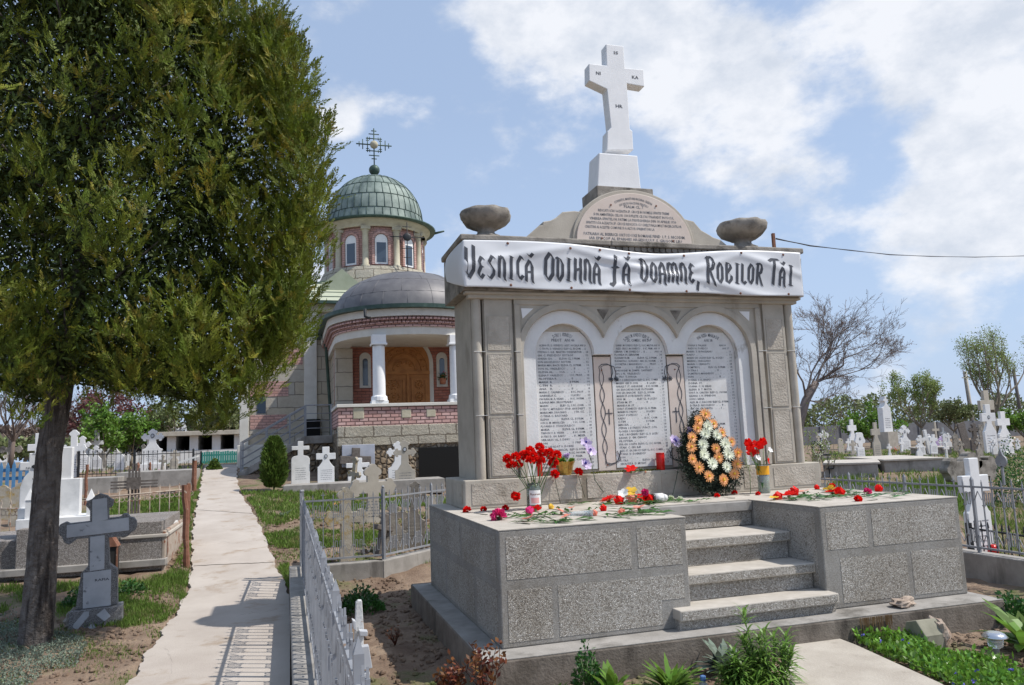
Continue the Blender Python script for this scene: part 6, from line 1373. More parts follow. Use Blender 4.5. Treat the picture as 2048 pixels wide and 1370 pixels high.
    quads('inner_foliage', leaves(Z, rs.randn(len(Z), 3)+[0, 0, .8], rs.uniform(.06, .12, len(Z)), .03), MT['thuja_shade'], t)
    m = mb(); rr2 = random.Random(8)
    for i in range(46):
        py = rr2.uniform(-300, 700); c = q(AX-60+rr2.uniform(-20, 20), py+60); a = rr2.uniform(0, 6.28); Rm = (right(py)-AX)*ppm(c)*.6
        e = c+np.array([math.cos(a)*Rm, math.sin(a)*Rm*.7, .5]); mid = (c+e)/2+np.array([0, 0, -.1]); m.tube([tuple(c), tuple(mid), tuple(e)], [.03, .018, .006], 5)
    m.build('limb', MT['bark'], tr)
thuja()
# small thuja by the staircase
def small_thuja():
    p = onG(548, 982); k = ppm(p); h = 104*k; t = thing('thuja_bush', 'small egg-shaped young thuja at the foot of the church staircase', 'bush', tuple(p)); rs = np.random.RandomState(4)
    n = 5200; v = rs.rand(n); th = rs.rand(n)*6.283; prof_ = np.sin(np.pi*np.clip(v*.9+.07, 0, 1))**.6*(1-.35*v); r_ = 27*k*prof_*(rs.rand(n)**.3)*(1+.2*np.sin(4*th+9*v))
    c = np.stack([p[0]+r_*np.cos(th), p[1]+r_*np.sin(th), p[2]+.08+v*h*.93], 1); d = np.stack([np.cos(th)*.6, np.sin(th)*.6, np.ones(n)], 1)+rs.randn(n, 3)*.3
    quads('foliage', leaves(c, d, .13, .04), MT['thuja_bush'], t); m = mb(); m.tube([tuple(p-[0, 0, .1]), (p[0], p[1], p[2]+h*.7)], [.03, .01], 6); m.build('trunk', MT['bark'], t)
small_thuja()
def tree(name, label, px, yb, ytop, wpx, y, leafm, nleaf, lsize, seed=1, bark='twig_pale', depth=3, spread=.55, n=4, trunk=.22, group=None, cat='tree', up=.25, r0=None, gs=None):
    b = onY(px, yb, y); k = ppm(b); h = (yb-ytop)*k; w = wpx*k; g = G(b[0], b[1]); b[2] = min(b[2], g+.0) if abs(b[2]-g) > .5 else b[2]; rs = random.Random(seed)
    t = thing(name, label, cat, tuple(b), group); m = mb(); tips = []; r0 = r0 or h*.018
    m.tube([tuple(b-[0, 0, .2]), tuple(b+[0.02*h, 0, h*trunk])], [r0*1.4, r0], 7); c = b+np.array([.02*h, 0, h*trunk])
    for i in range(5):
        a = i*1.257+rs.random(); s_ = w/h*.9; limb(m, tuple(c), (math.cos(a)*s_, math.sin(a)*s_, 1), h*.38, r0*.75, depth, spread, n, up, tips, rs)
    m.build('trunk', MT[bark], t)
    if nleaf:
        nr = np.random.RandomState(seed); T = np.array(tips); idx = nr.randint(len(T), size=nleaf); c0 = T[idx]+nr.randn(nleaf, 3)*h*.02
        quads('crown', leaves(c0, nr.randn(nleaf, 3), lsize, lsize*.6), MT[leafm], t)
    return t
# bare tree behind the monument
def bare():
    y = 9.5; b = onY(1602, 845, y); k = ppm(b); t = thing('bare_tree', 'leafless spreading tree rising behind the right side of the monument', 'tree', (b[0], y, G(b[0], y))); rs = random.Random(21); m = mb(); tips = []
    g = G(b[0], y)-.1; P = [(b[0]-.35, y, g)]+[tuple(onY(px, py, y)) for px, py in ((1597, 850), (1612, 800), (1632, 765))]
    m.tube(P, [.13, .12, .10, .085], 8)
    def go(px, py, ex, ey, r_, dep_, n_=4):
        a = onY(px, py, y); e = onY(ex, ey, y+rs.uniform(-1.2, 1.2)); d = e-a; L_ = np.linalg.norm(d); limb(m, tuple(a), d/L_, L_*.62, r_*.6, dep_, .42, n_, .08, tips, rs, .60)
    for q in ((1632, 765, 1720, 700, .06), (1632, 765, 1650, 665, .05), (1612, 800, 1600, 680, .05), (1632, 765, 1700, 740, .04), (1612, 800, 1690, 810, .035), (1597, 850, 1560, 720, .05), (1640, 740, 1700, 665, .045), (1612, 790, 1615, 650, .05), (1660, 745, 1740, 760, .03), (1650, 710, 1690, 650, .03), (1680, 720, 1780, 690, .028), (1612, 800, 1635, 640, .04), (1640, 760, 1800, 745, .03), (1700, 700, 1790, 675, .02), (1690, 690, 1750, 650, .02), (1690, 740, 1800, 725, .02), (1640, 700, 1630, 640, .025)): go(*q, 4, 4)
    m.build('trunk', MT['twig'], t); T = np.array(tips); n = 1500; nr = np.random.RandomState(3); c0 = T[nr.randint(len(T), size=n)]+nr.randn(n, 3)*.02
    quads('buds', leaves(c0, nr.randn(n, 3), .03, .02), MT['leaf_rose'], t)
bare()
tree('young_tree', 'thin sapling with sparse new leaves beside the right corner of the monument', 1622, 940, 700, 60, 7.5, 'leaf_spring', 700, .045, 5, 'twig_pale', 2, .4, 3, .2, r0=.018)
tree('leafy_tree', 'bright green budding tree behind the white obelisk graves', 1840, 850, 700, 150, 45, 'leaf_spring', 6500, .15, 7, up=.45)
tree('leafy_tree', 'tall loose pale green tree near the right edge between the poles', 1990, 850, 625, 140, 42, 'leaf_spring', 6500, .14, 9, up=.55)
tree('leafy_tree', 'round dense green bush right of the bare tree', 1738, 850, 750, 110, 42, 'leaf_fresh', 4200, .24, 12, trunk=.1, up=.1, cat='bush')
tree('leafy_tree', 'low green bush at the right edge before the wooden pole', 2045, 850, 770, 90, 40, 'leaf_fresh', 3600, .2, 15, trunk=.1, cat='bush')
tree('leafy_tree', 'brownish half bare tree between the round bush and the tall green tree', 1905, 850, 760, 90, 50, 'leaf_far', 3600, .22, 17)
tree('leafy_tree', 'light green bush left of the shed under the thuja', 205, 935, 795, 130, 33, 'leaf_fresh', 4200, .17, 22, trunk=.12, cat='bush')
tree('leafy_tree', 'second light green bush nearer the shed under the thuja', 262, 925, 815, 90, 36, 'leaf_fresh', 3000, .17, 24, trunk=.12, cat='bush')
tree('plum_tree', 'reddish purple-leaved tree behind the thuja trunk', 165, 935, 745, 150, 38, 'leaf_plum', 3800, .17, 23)
tree('leafy_tree', 'olive green tree above the shed roof, left one', 350, 905, 750, 170, 56, 'leaf_far', 6000, .26, 25)
tree('leafy_tree', 'olive green tree above the shed roof, right one', 445, 905, 770, 150, 58, 'leaf_far', 6000, .26, 26)
tree('bare_tree', 'grey leafless tree at the far left edge', 20, 930, 720, 180, 30, None, 0, .1, 27, 'twig_haze', 4, .5, 4)
tree('bare_tree', 'second grey leafless tree, left of the thuja trunk', 85, 930, 780, 120, 36, None, 0, .1, 28, 'twig_haze', 4, .5, 4)
def far_wood(name, label, x0, x1, yb, y0, amp, y, mt, n, seed, ls):
    rs = np.random.RandomState(seed); u = rs.rand(n); px = x0+(x1-x0)*u; v = rs.rand(n)**.8; top = y0-amp*(.5*np.sin(px*.021+seed)+.3*np.sin(px*.057+1)+.2*np.sin(px*.13+2)); py = yb-(yb-top)*v
    P = np.array([onY(a, b, y+c) for a, b, c in zip(px, py, rs.uniform(-3, 3, n))]); quads(name, leaves(P, rs.randn(n, 3), rs.uniform(.5, 1.3, n)*ls, ls*.6), MT[mt], kind='stuff', label=label, cat='trees')
far_wood('far_wood', 'far hazy belt of brownish green trees behind the right-hand wall', 1500, 2250, 860, 802, 24, 75, 'leaf_far', 13000, 3, .45)
far_wood('far_wood', 'far belt of grey-brown bare trees behind the left graves', -300, 500, 915, 850, 22, 75, 'twig_haze', 9000, 5, .55)
far_wood('far_wood', 'far band of green shrubs behind the left graves', -200, 500, 915, 880, 8, 60, 'leaf_far', 6000, 6, .5)
# ---------------------------------------------------------------- grass and ground cover
def poly_in(P, x, y):
    c = np.zeros(len(x), bool); n = len(P); j = n-1
    for i in range(n):
        xi, yi = P[i][:2]; xj, yj = P[j][:2]; s_ = ((yi > y) != (yj > y)) & (x < (xj-xi)*(y-yi)/((yj-yi) or 1e-9)+xi); c ^= s_; j = i
    return c
def grassy(label, pix, n, h=(.04, .10), w=.008, mt='grass', clump=1.5, seed=0, thr=-.2, z=None, d_up=1.2, name='grass', cat='grass'):
    rs = np.random.RandomState(seed+40); P = [onG(*p) if z is None else onZ(*p, z) for p in pix]; xs = [p[0] for p in P]; ys = [p[1] for p in P]
    x = rs.uniform(min(xs), max(xs), n*4); y = rs.uniform(min(ys), max(ys), n*4); k = poly_in(P, x, y); f = np.sin(x*clump*3.1+seed)*np.sin(y*clump*2.3+1.3*np.sin(x*2))+.5*np.sin(x*9+y*7)+rs.randn(len(x))*.3; k &= f > thr
    k &= ~np.array([inside_path(a, b) for a, b in zip(x, y)]) if z is None else k
    x = x[k][:n]; y = y[k][:n]; m_ = len(x); zz = np.array([G(a, b) for a, b in zip(x, y)]) if z is None else np.full(m_, z)
    d = rs.randn(m_, 3)*.5; d[:, 2] = np.abs(d[:, 2])+d_up; quads(name, leaves(np.stack([x, y, zz-.01], 1), d, rs.uniform(h[0], h[1], m_), w*rs.uniform(.7, 1.4, m_)), MT[mt], kind='stuff', label=label, cat=cat)
grassy('green grass between the path and the stones below the church', [(480, 985), (600, 985), (900, 1000), (900, 1012), (620, 1030), (540, 1060), (505, 1030), (485, 1000)], 9000, (.05, .14), .02, seed=1, thr=-.6)
grassy('band of green grass right of the path beside the bare soil', [(515, 1072), (600, 1065), (900, 1072), (900, 1092), (600, 1100), (530, 1098)], 8000, (.05, .12), .014, seed=2, thr=-.5)
grassy('grass along the left edge of the path', [(405, 940), (425, 940), (405, 1000), (398, 1060), (390, 1130), (375, 1200), (330, 1245), (240, 1262), (230, 1235), (300, 1180), (345, 1140), (370, 1080), (385, 1000)], 15000, (.04, .11), .009, seed=3, thr=-.5)
grassy('grass in front of the big tomb and round the granite cross', [(0, 1175), (160, 1168), (330, 1152), (385, 1150), (370, 1200), (250, 1255), (120, 1260), (110, 1190), (0, 1230)], 9000, (.04, .10), .009, seed=4, thr=.0)
grassy('grass inside the railed plot left of the path', [(180, 1010), (385, 990), (385, 1030), (180, 1045)], 8000, (.06, .14), .02, seed=5, thr=-.4)
grassy('grass on the far side of the church path', [(400, 950), (470, 925), (480, 905), (400, 925), (150, 930), (150, 990)], 7000, (.1, .2), .04, seed=6, thr=-.3)
grassy('tuft of grass where the path meets the kerb', [(555, 1135), (578, 1130), (578, 1188), (562, 1175)], 700, (.04, .10), .008, seed=7, thr=-2)
grassy('tall lush grass patch behind the right metal fence', [(1775, 985), (1900, 960), (1960, 1000), (1900, 1040), (1790, 1010), (1650, 985), (1700, 965)], 9000, (.15, .38), .02, seed=8, thr=-1)
grassy('grass between the right-hand graves', [(1640, 905), (2050, 895), (2100, 1000), (1950, 960), (1660, 965)], 16000, (.08, .22), .03, seed=9, thr=.1)
grassy('grass and weeds behind the right fence', [(1920, 1010), (2080, 1010), (2100, 1140), (1940, 1110)], 7000, (.05, .18), .012, seed=10, thr=-.2)
grassy('sparse weeds over the soil left of the path', [(-100, 1230), (110, 1200), (340, 1240), (265, 1370), (100, 1420), (-100, 1400)], 6000, (.02, .06), .006, seed=11, thr=.25)
grassy('thin grass on the soil right of the path', [(480, 1000), (900, 1010), (860, 1130), (600, 1130), (540, 1130), (500, 1060)], 8000, (.03, .09), .010, seed=12, thr=.1)
# soil clods
def clods(pix, n, seed, label, s0=(.008, .03)):
    rs = random.Random(seed); P = [onG(*p) for p in pix]; xs = [p[0] for p in P]; ys = [p[1] for p in P]; m = mb(); c = 0
    while c < n:
        x = rs.uniform(min(xs), max(xs)); y = rs.uniform(min(ys), max(ys))
        if not poly_in(P, np.array([x]), np.array([y]))[0] or inside_path(x, y): c += .2; continue
        r_ = rs.uniform(*s0)**1.0; b = len(m.v); m.ball((x, y, G(x, y)+r_*.2), r_, 6, 4, sc=(1, 1, .7), wob=.25); c += 1
    m.build('soil_clods', MT['soil'], kind='stuff', label=label, cat='soil')
clods([(-60, 1220), (330, 1250), (240, 1400), (-60, 1400)], 900, 1, 'loose clods of brown soil left of the path')
clods([(250, 1180), (370, 1170), (350, 1230), (240, 1250)], 350, 2, 'loose clods of brown soil beside the granite cross')
clods([(610, 1140), (820, 1160), (980, 1360), (740, 1400)], 900, 3, 'loose clods of dark soil between the fence and the platform')
clods([(1800, 1270), (2080, 1230), (2080, 1370), (1900, 1350)], 500, 4, 'loose clods of soil round the broken stone block')
clods([(980, 1370), (1560, 1290), (1560, 1420), (980, 1420)], 500, 5, 'loose clods of soil in front of the footing')
clods([(500, 1040), (900, 1030), (880, 1120), (560, 1130)], 900, 6, 'loose soil over the graves right of the path', (.015, .045))
clods([(190, 1030), (370, 1030), (370, 1140), (330, 1140), (300, 1060)], 500, 7, 'loose soil inside the railed plot', (.02, .05))
# ---------------------------------------------------------------- single plants
def plant(name, label, px, py, wpx, hpx, mt, n, ll, lw, seed, z=None, cat='plant', shape='mound', group=None, flower=None):
    p = onG(px, py) if z is None else onZ(px, py, z); k = ppm(p); rs = np.random.RandomState(seed); w = wpx*k/2; h = hpx*k; t = thing(name, label, cat, tuple(p), group)
    if shape == 'mound':
        a = rs.rand(n)*6.283; r_ = np.sqrt(rs.rand(n)); c = np.stack([p[0]+w*r_*np.cos(a), p[1]+w*.8*r_*np.sin(a), p[2]+h*(1-r_**2)*rs.uniform(.2, .95, n)], 1); d = rs.randn(n, 3)*.7+np.stack([np.cos(a)*r_, np.sin(a)*r_, np.full(n, .7)], 1)
        quads('foliage', leaves(c, d, rs.uniform(.6, 1.3, n)*ll, lw), MT[mt], t)
        m = mb()
        for i in range(10):
            a_ = i*.63; m.tube([tuple(p), (p[0]+w*.6*math.cos(a_), p[1]+w*.6*math.sin(a_), p[2]+h*.6)], [.005, .003], 4)
        m.build('stem', MT['stem'], t)
    elif shape == 'rosette':
        Q = []
        for i in range(n):
            a = rs.rand()*6.283; el = rs.uniform(.3, 1.2); L_ = ll*rs.uniform(.6, 1.1); d0 = np.array([math.cos(a)*math.cos(el), math.sin(a)*math.cos(el), math.sin(el)]); s_ = np.array([-math.sin(a), math.cos(a), 0]); prev = p+rs.randn(3)*[w*.15, w*.15, 0]; pw = lw*.25
            for j, ww in enumerate((.7, 1, .8, .05)):
                nx = prev+d0*L_/4; Q.append([prev-s_*pw, prev+s_*pw, nx+s_*lw*ww*.5, nx-s_*lw*ww*.5]); prev = nx; pw = lw*ww*.5; d0 = d0+np.array([0, 0, -.22]); d0 /= np.linalg.norm(d0)
        quads('leaves', np.array(Q), MT[mt], t)
    elif shape == 'lily':
        Q = []; m = mb(); ns = 15
        for i in range(ns):
            a0 = rs.rand()*6.283; r0 = math.sqrt(rs.rand()); bx = p[0]+math.cos(a0)*r0*w*.35; by = p[1]+math.sin(a0)*r0*w*.3; hh = h*rs.uniform(.5, 1.0)*(1-.25*r0) if i else h; tx = bx+math.cos(a0)*r0*w*.45; ty = by+math.sin(a0)*r0*w*.35
            m.tube([(bx, by, p[2]), ((bx+tx)/2, (by+ty)/2, p[2]+hh*.5), (tx, ty, p[2]+hh*.9)], [.006, .005, .003], 5)
            for q in range(44):
                v = .15+.83*(q/43)**.85; a = q*2.4; el = .25+.9*v**2; L_ = ll*rs.uniform(.8, 1.2)*(1.1-.45*v); d0 = np.array([math.cos(a)*math.cos(el), math.sin(a)*math.cos(el), math.sin(el)]); s_ = np.array([-math.sin(a), math.cos(a), 0]); prev = np.array([bx+(tx-bx)*v, by+(ty-by)*v, p[2]+hh*.92*v]); pw = lw*.3
                for j, ww in enumerate((.9, .95, .7, .05)):
                    nx = prev+d0*L_/4; Q.append([prev-s_*pw, prev+s_*pw, nx+s_*lw*ww*.5, nx-s_*lw*ww*.5]); prev = nx; pw = lw*ww*.5; d0 = d0+np.array([0, 0, -.34]); d0 /= np.linalg.norm(d0)
        m.build('stem', MT['stem'], t); quads('leaves', np.array(Q), MT[mt], t)
    elif shape == 'rose':
        m = mb(); tips = []; rr = random.Random(seed)
        for i in range(7): a = i*.9; limb(m, tuple(p), (math.cos(a)*.5, math.sin(a)*.5, 1), h*.55, .006, 1, .5, 3, .3, tips, rr)
        m.build('stem', MT['leaf_rose'], t); T = np.array(tips); c = T[rs.randint(len(T), size=n)]+rs.randn(n, 3)*w*.12; quads('leaves', leaves(c, rs.randn(n, 3)+[0, 0, .3], ll, lw), MT[mt], t)
    return t
FG = -.21
plant('lily_plant', 'tall leafy lily stems growing in front of the steps', 1545, 1385, 140, 172, 'leaf_lily', 0, .17, .017, 1, FG, shape='lily')
plant('lily_plant', 'shorter leafy lily cluster left of the tall lilies', 1480, 1395, 90, 100, 'leaf_lily', 0, .15, .017, 2, FG, shape='lily')
plant('poppy_plant', 'broad grey-green leafy weed left of the tall lilies', 1446, 1340, 90, 60, 'leaf_grey', 56, .26, .055, 3, FG, shape='rosette')
plant('poppy_plant', 'low green weed clump in front of the footing, middle', 1345, 1385, 110, 60, 'leaf_fresh', 80, .28, .036, 4, FG, shape='rosette')
plant('poppy_plant', 'feathery green weed beside the plastic bottle', 1490, 1400, 110, 70, 'leaf_fresh', 80, .28, .03, 14, FG, shape='rosette')
plant('mint_plant', 'upright bushy green plant against the footing at its left end', 1176, 1385, 64, 108, 'leaf_deep', 620, .035, .022, 5, FG)
plant('lettuce_weed', 'light green rosette weed right of the upright bushy plant', 1226, 1392, 60, 50, 'leaf_fresh', 30, .28, .055, 6, FG, shape='rosette')
plant('lettuce_weed', 'small yellow-green weed left of the upright bushy plant', 1115, 1392, 50, 24, 'leaf_fresh', 22, .12, .03, 7, FG, shape='rosette')
plant('rose_bush', 'small rose bush with dark red new leaves at the platform corner', 975, 1400, 60, 130, 'leaf_rose', 160, .05, .03, 8, FG, shape='rose')
plant('rose_bush', 'low yellow-green and red rose bush left of the platform corner', 905, 1395, 90, 60, 'leaf_rose', 260, .045, .03, 9, FG, shape='rose')
plant('dry_stalks', 'dry reddish twig plant in the soil near the fence', 790, 1290, 50, 36, 'leaf_rose', 40, .03, .01, 10, -.23, shape='rose')
plant('leafy_clump', 'dense green leafy clump in the corner by the kerb wall', 722, 1222, 90, 52, 'leaf_deep', 900, .05, .03, 11, -.23)
plant('leafy_clump', 'bright green lily shoots between the kerb wall and the platform', 838, 1192, 46, 46, 'leaf_fresh', 60, .16, .025, 12, -.23, shape='rosette')
plant('tulip_leaves', 'broad upright glossy leaves beside the solar lamp', 2062, 1300, 110, 125, 'leaf_fresh', 44, .50, .085, 13, FG, shape='rosette')
plant('shrub', 'leafy green shrub growing behind the right fence at the edge', 2035, 1010, 90, 150, 'leaf_deep', 1600, .06, .035, 15)
plant('shrub', 'small yellow-green shrub behind the fence near the tomb slab', 1735, 985, 60, 40, 'leaf_spring', 420, .05, .03, 16)
plant('weed', 'leafy green weeds at the foot of the right kerb wall', 2020, 1240, 90, 60, 'leaf_deep', 700, .05, .03, 17, -.2)
plant('weed', 'green leafy weed between the trunk and the granite cross', 150, 1215, 50, 40, 'leaf_deep', 300, .05, .035, 18)
plant('weed', 'green leafy weed right of the granite cross', 262, 1190, 60, 34, 'leaf_deep', 300, .05, .03, 19)
plant('daffodil_leaves', 'thin upright leaves of a bulb plant on the soil right of the path', 567, 1035, 24, 26, 'leaf_grey', 24, .22, .02, 20, shape='rosette')
plant('shrub', 'small dark green bush before the teal fence', 428, 940, 24, 22, 'thuja_bush', 500, .1, .06, 21)
plant('weed', 'yellow-green plant growing before the shed bays', 444, 900, 12, 22, 'leaf_fresh', 120, .12, .06, 23)
# grey-green stonecrop carpet round the trunk and the periwinkle border
def carpet(name, label, pix, n, mt, ll, lw, h, seed, z, flower=None, nf=0):
    rs = np.random.RandomState(seed); P = [onZ(*p, z) for p in pix]; xs = [p[0] for p in P]; ys = [p[1] for p in P]; x = rs.uniform(min(xs), max(xs), n*4); y = rs.uniform(min(ys), max(ys), n*4); k = poly_in(P, x, y); x = x[k][:n]; y = y[k][:n]; m_ = len(x)
    hz = h*(.6+.3*np.sin(x*9+seed)*np.sin(y*8)+.1*rs.randn(m_)); c = np.stack([x, y, z+hz*rs.uniform(.1, 1, m_)], 1); d = rs.randn(m_, 3)*.6+[0, 0, .6]
    o = quads(name, leaves(c, d, ll*rs.uniform(.7, 1.3, m_), lw), MT[mt], kind='stuff', label=label, cat='ground cover')
    if nf:
        i = rs.choice(m_, nf); c = np.stack([x[i], y[i], z+hz[i]+.02], 1); c = np.repeat(c, 5, 0); quads('periwinkle_blooms', leaves(c, rs.randn(len(c), 3)*[1, 1, .4], .022, .018), MT[flower], kind='stuff', label='small violet blooms in the periwinkle border', cat='flowers')
carpet('stonecrop', 'grey-green stonecrop carpet round the foot of the thuja trunk', [(-60, 1240), (30, 1235), (60, 1285), (120, 1270), (150, 1275), (175, 1300), (150, 1340), (90, 1345), (40, 1400), (-100, 1420)], 14000, 'leaf_grey', .022, .012, .10, 1, -.26)
carpet('periwinkle_border', 'glossy green periwinkle border along the pavement edge', [(1668, 1268), (1700, 1262), (1760, 1280), (1830, 1290), (1880, 1310), (1960, 1330), (2060, 1360), (2140, 1420), (2000, 1440), (1900, 1375), (1800, 1330), (1720, 1290)], 5200, 'leaf_periwinkle', .05, .026, .13, 2, -.2, 'blue_petal', 12)
# ================================================================== OFFERINGS, FLOWERS AND SMALL THINGS
TOP = P_+.004; PLT = 1.245
def petals_mesh(name, kind, mt, r_, seed=0):
    rs = np.random.RandomState(seed); Q = []
    if kind == 'carnation':
        n = 60; th = np.arccos(rs.uniform(-.25, 1, n)); a = rs.rand(n)*6.283; d = np.stack([np.sin(th)*np.cos(a), np.sin(th)*np.sin(a), np.cos(th)], 1); c = d*r_*.25
        Q = leaves(c, d+rs.randn(n, 3)*.2, r_*.85, r_*.8)
    elif kind == 'gerbera':
        for ring, (n, L_, el) in enumerate(((16, 1, .12), (14, .75, .35))):
            for i in range(n):
                a = 6.283*(i+.5*ring)/n+rs.uniform(-.08, .08); d = np.array([math.cos(a)*math.cos(el), math.sin(a)*math.cos(el), math.sin(el)]); s_ = np.array([-math.sin(a), math.cos(a), 0]); w = r_*.11; L2 = L_*r_*rs.uniform(.88, 1.08)
                Q.append([d*.12*r_-s_*w*.4, d*.12*r_+s_*w*.4, d*L2*.7+s_*w, d*L2*.7-s_*w]); Q.append([d*L2*.7-s_*w, d*L2*.7+s_*w, d*L2+s_*w*.25, d*L2-s_*w*.25])
        Q = np.array(Q)
    elif kind == 'tulip':
        for i in range(6):
            a = 6.283*i/6; o = np.array([math.cos(a), math.sin(a), 0]); s_ = np.array([-math.sin(a), math.cos(a), 0]); z = np.array([0, 0, 1.]); w = r_*.55
            A = z*-.6*r_+o*.1*r_; B = o*r_*.62; D = z*.9*r_+o*.55*r_
            Q.append([A-s_*.1*w, A+s_*.1*w, B+s_*w, B-s_*w]); Q.append([B-s_*w, B+s_*w, D+s_*w*.3, D-s_*w*.3])
        Q = np.array(Q)
    elif kind == 'open':
        for i in range(6):
            a = 6.283*i/6+rs.uniform(-.2, .2); el = rs.uniform(-.1, .5); d = np.array([math.cos(a)*math.cos(el), math.sin(a)*math.cos(el), math.sin(el)]); s_ = np.array([-math.sin(a), math.cos(a), 0]); w = r_*.42
            Q.append([d*.05*r_-s_*w*.2, d*.05*r_+s_*w*.2, d*r_*.6+s_*w, d*r_*.6-s_*w]); Q.append([d*r_*.6-s_*w, d*r_*.6+s_*w, d*r_+s_*w*.4, d*r_-s_*w*.4])
        Q = np.array(Q)
    o = quads(name, np.array(Q), MT[mt]); me = o.data; bpy.data.objects.remove(o); return me
ME = {}
def head(kind, mt, r_, seed=0):
    r_ = round(r_*1.3, 4)
    k = (kind, mt, r_, seed)
    if k not in ME: ME[k] = petals_mesh('blossom', kind, mt, r_, seed)
    return ME[k]
def add_head(parent, pos, kind, mt, r_, direction=(0, 0, 1), seed=0, name='blossom', sc=1):
    o = bpy.data.objects.new(name, head(kind, mt, r_, seed)); C.objects.link(o); o.parent = parent; o.location = Vector(pos)-BASE[parent.name]
    q = Vector(direction).to_track_quat('Z', 'Y'); o.rotation_euler = (q @ Matrix.Rotation(random.uniform(0, 6.28), 3, 'Z').to_quaternion()).to_euler(); o.scale = (sc, sc, sc); BASE[o.name] = BASE[parent.name]; return o
def flower(label, name, kind, mt, r_, pos, d, stem_to=None, group=None, stem='stem', sw=.0035, seed=0, bend=0, leaf=0, calyx=True):
    t = thing(name, label, 'flower', tuple(pos), group); d = Vector(d).normalized(); add_head(t, pos, kind, mt, r_, d, seed)
    m = mb(); p = Vector(pos)
    if calyx: m.tube([tuple(p-d*r_*.9), tuple(p-d*r_*.1)], [r_*.12, r_*.3], 6)
    if stem_to is not None:
        e = Vector(stem_to); mid = (p-d*r_*.8)*.55+e*.45+Vector((0, 0, bend)); m.tube([tuple(p-d*r_*.8), tuple(mid), tuple(e)], sw, 5)
    m.build('stem', MT[stem], t)
    if leaf and stem_to is not None:
        e = Vector(stem_to); Q = []; rs = np.random.RandomState(int(abs(pos[0]*1000)) % 999)
        for i in range(leaf):
            s_ = rs.uniform(.3, .9); c = np.array(p*(1-s_)+e*s_); dd = np.array(e-p)/max((e-p).length, .01)+rs.randn(3)*[.5, .5, .12]; dd /= np.linalg.norm(dd); sd = np.cross(dd, [0, 0, 1]); sd /= np.linalg.norm(sd); L_ = rs.uniform(.10, .2); w = L_*.12
            Q += [[c, c+dd*L_*.4+sd*w+[0, 0, .02], c+dd*L_*.45+[0, 0, .03], c+dd*L_*.4-sd*w+[0, 0, .02]], [c+dd*L_*.4+sd*w+[0, 0, .02], c+dd*L_+[0, 0, .005], c+dd*L_+[0, 0, .005], c+dd*L_*.4-sd*w+[0, 0, .02]]]
        quads('leaves', np.array(Q, float), MT['leaf_deep'], t)
    return t
def onTop(px, py, z=TOP): return onZ(px, py, z)
# ---- glass jar with the red carnations
jp = onTop(1069, 1019); k = ppm(jp); jh = (1019-967)*k; jr = 15*k
jar = thing('glass_jar', 'glass jar with a white and pink label holding red carnations', 'jar', tuple(jp))
m = mb(); m.lathe([(jr*.9, .002), (jr, .01), (jr, jh*.8), (jr*.86, jh*.88), (jr*.86, jh), (jr*.80, jh), (jr*.80, jh*.88), (jr*.93, jh*.78), (jr*.93, .012), (.001, .012)], 0, 0, 24); m.xf(Matrix.Translation(jp)); m.build('glass', MT['jar_glass'], jar)
m = mb(); m.lathe([(jr*.9, .014), (jr*.9, jh*.55), (.001, jh*.55)], 0, 0, 20); m.xf(Matrix.Translation(jp)); m.build('water', MT['water_green'], jar)
a0 = -math.pi/2-.75-.2; m = mb(); m.lathe([(jr*1.012, jh*.2), (jr*1.012, jh*.74)], jp[0], jp[1], 12, a0, a0+1.7); m.v = [(x, y, z+jp[2]) for x, y, z in m.v]; lbl = m.build('label', MT['label_white'], jar)
m = mb(); m.lathe([(jr*1.03, jh*.26), (jr*1.03, jh*.46)], jp[0], jp[1], 8, a0+.25, a0+1.35); m.v = [(x, y, z+jp[2]) for x, y, z in m.v]; m.build('label_print', MT['label_pink'], lbl)
(co, fs, w_), = text_mesh(["Raureni"]); m = mb(); kx = 1.45*jr/w_; m.add([(jp[0]+jr*1.03*math.cos(a0+.14+u*kx/jr), jp[1]+jr*1.03*math.sin(a0+.14+u*kx/jr), jp[2]+jh*.56+v*.022) for u, v in co], fs); m.build('lettering', MT['rust'], lbl)
HC = [(1015, 918), (1031, 914), (1046, 912), (1021, 931), (1036, 930), (1052, 908), (1060, 902), (1066, 912), (1079, 895), (1084, 906), (1074, 924), (1082, 921), (1060, 921), (1102, 915), (1108, 923), (1113, 910), (1105, 928), (1098, 905), (1032, 991)]
for i, (px, py) in enumerate(HC):
    y = jp[1]+random.uniform(-.16, .1); p = onY(px, py, y); low = py > 980
    d = Vector((p[0]-jp[0], random.uniform(-.5, -.1), .55 if not low else -.3)); st = (jp[0]+random.uniform(-.6, .6)*jr, jp[1]+random.uniform(-.6, .6)*jr, jp[2]+jh*(.3 if not low else .9))
    flower('red carnation standing in the labelled glass jar' if not low else 'red carnation drooping low over the left side of the jar', 'carnation', 'carnation', 'red_petal', .042, p, d, st, 'carnations in the labelled glass jar' if not low else None, seed=i % 3, bend=.02, sw=.004)
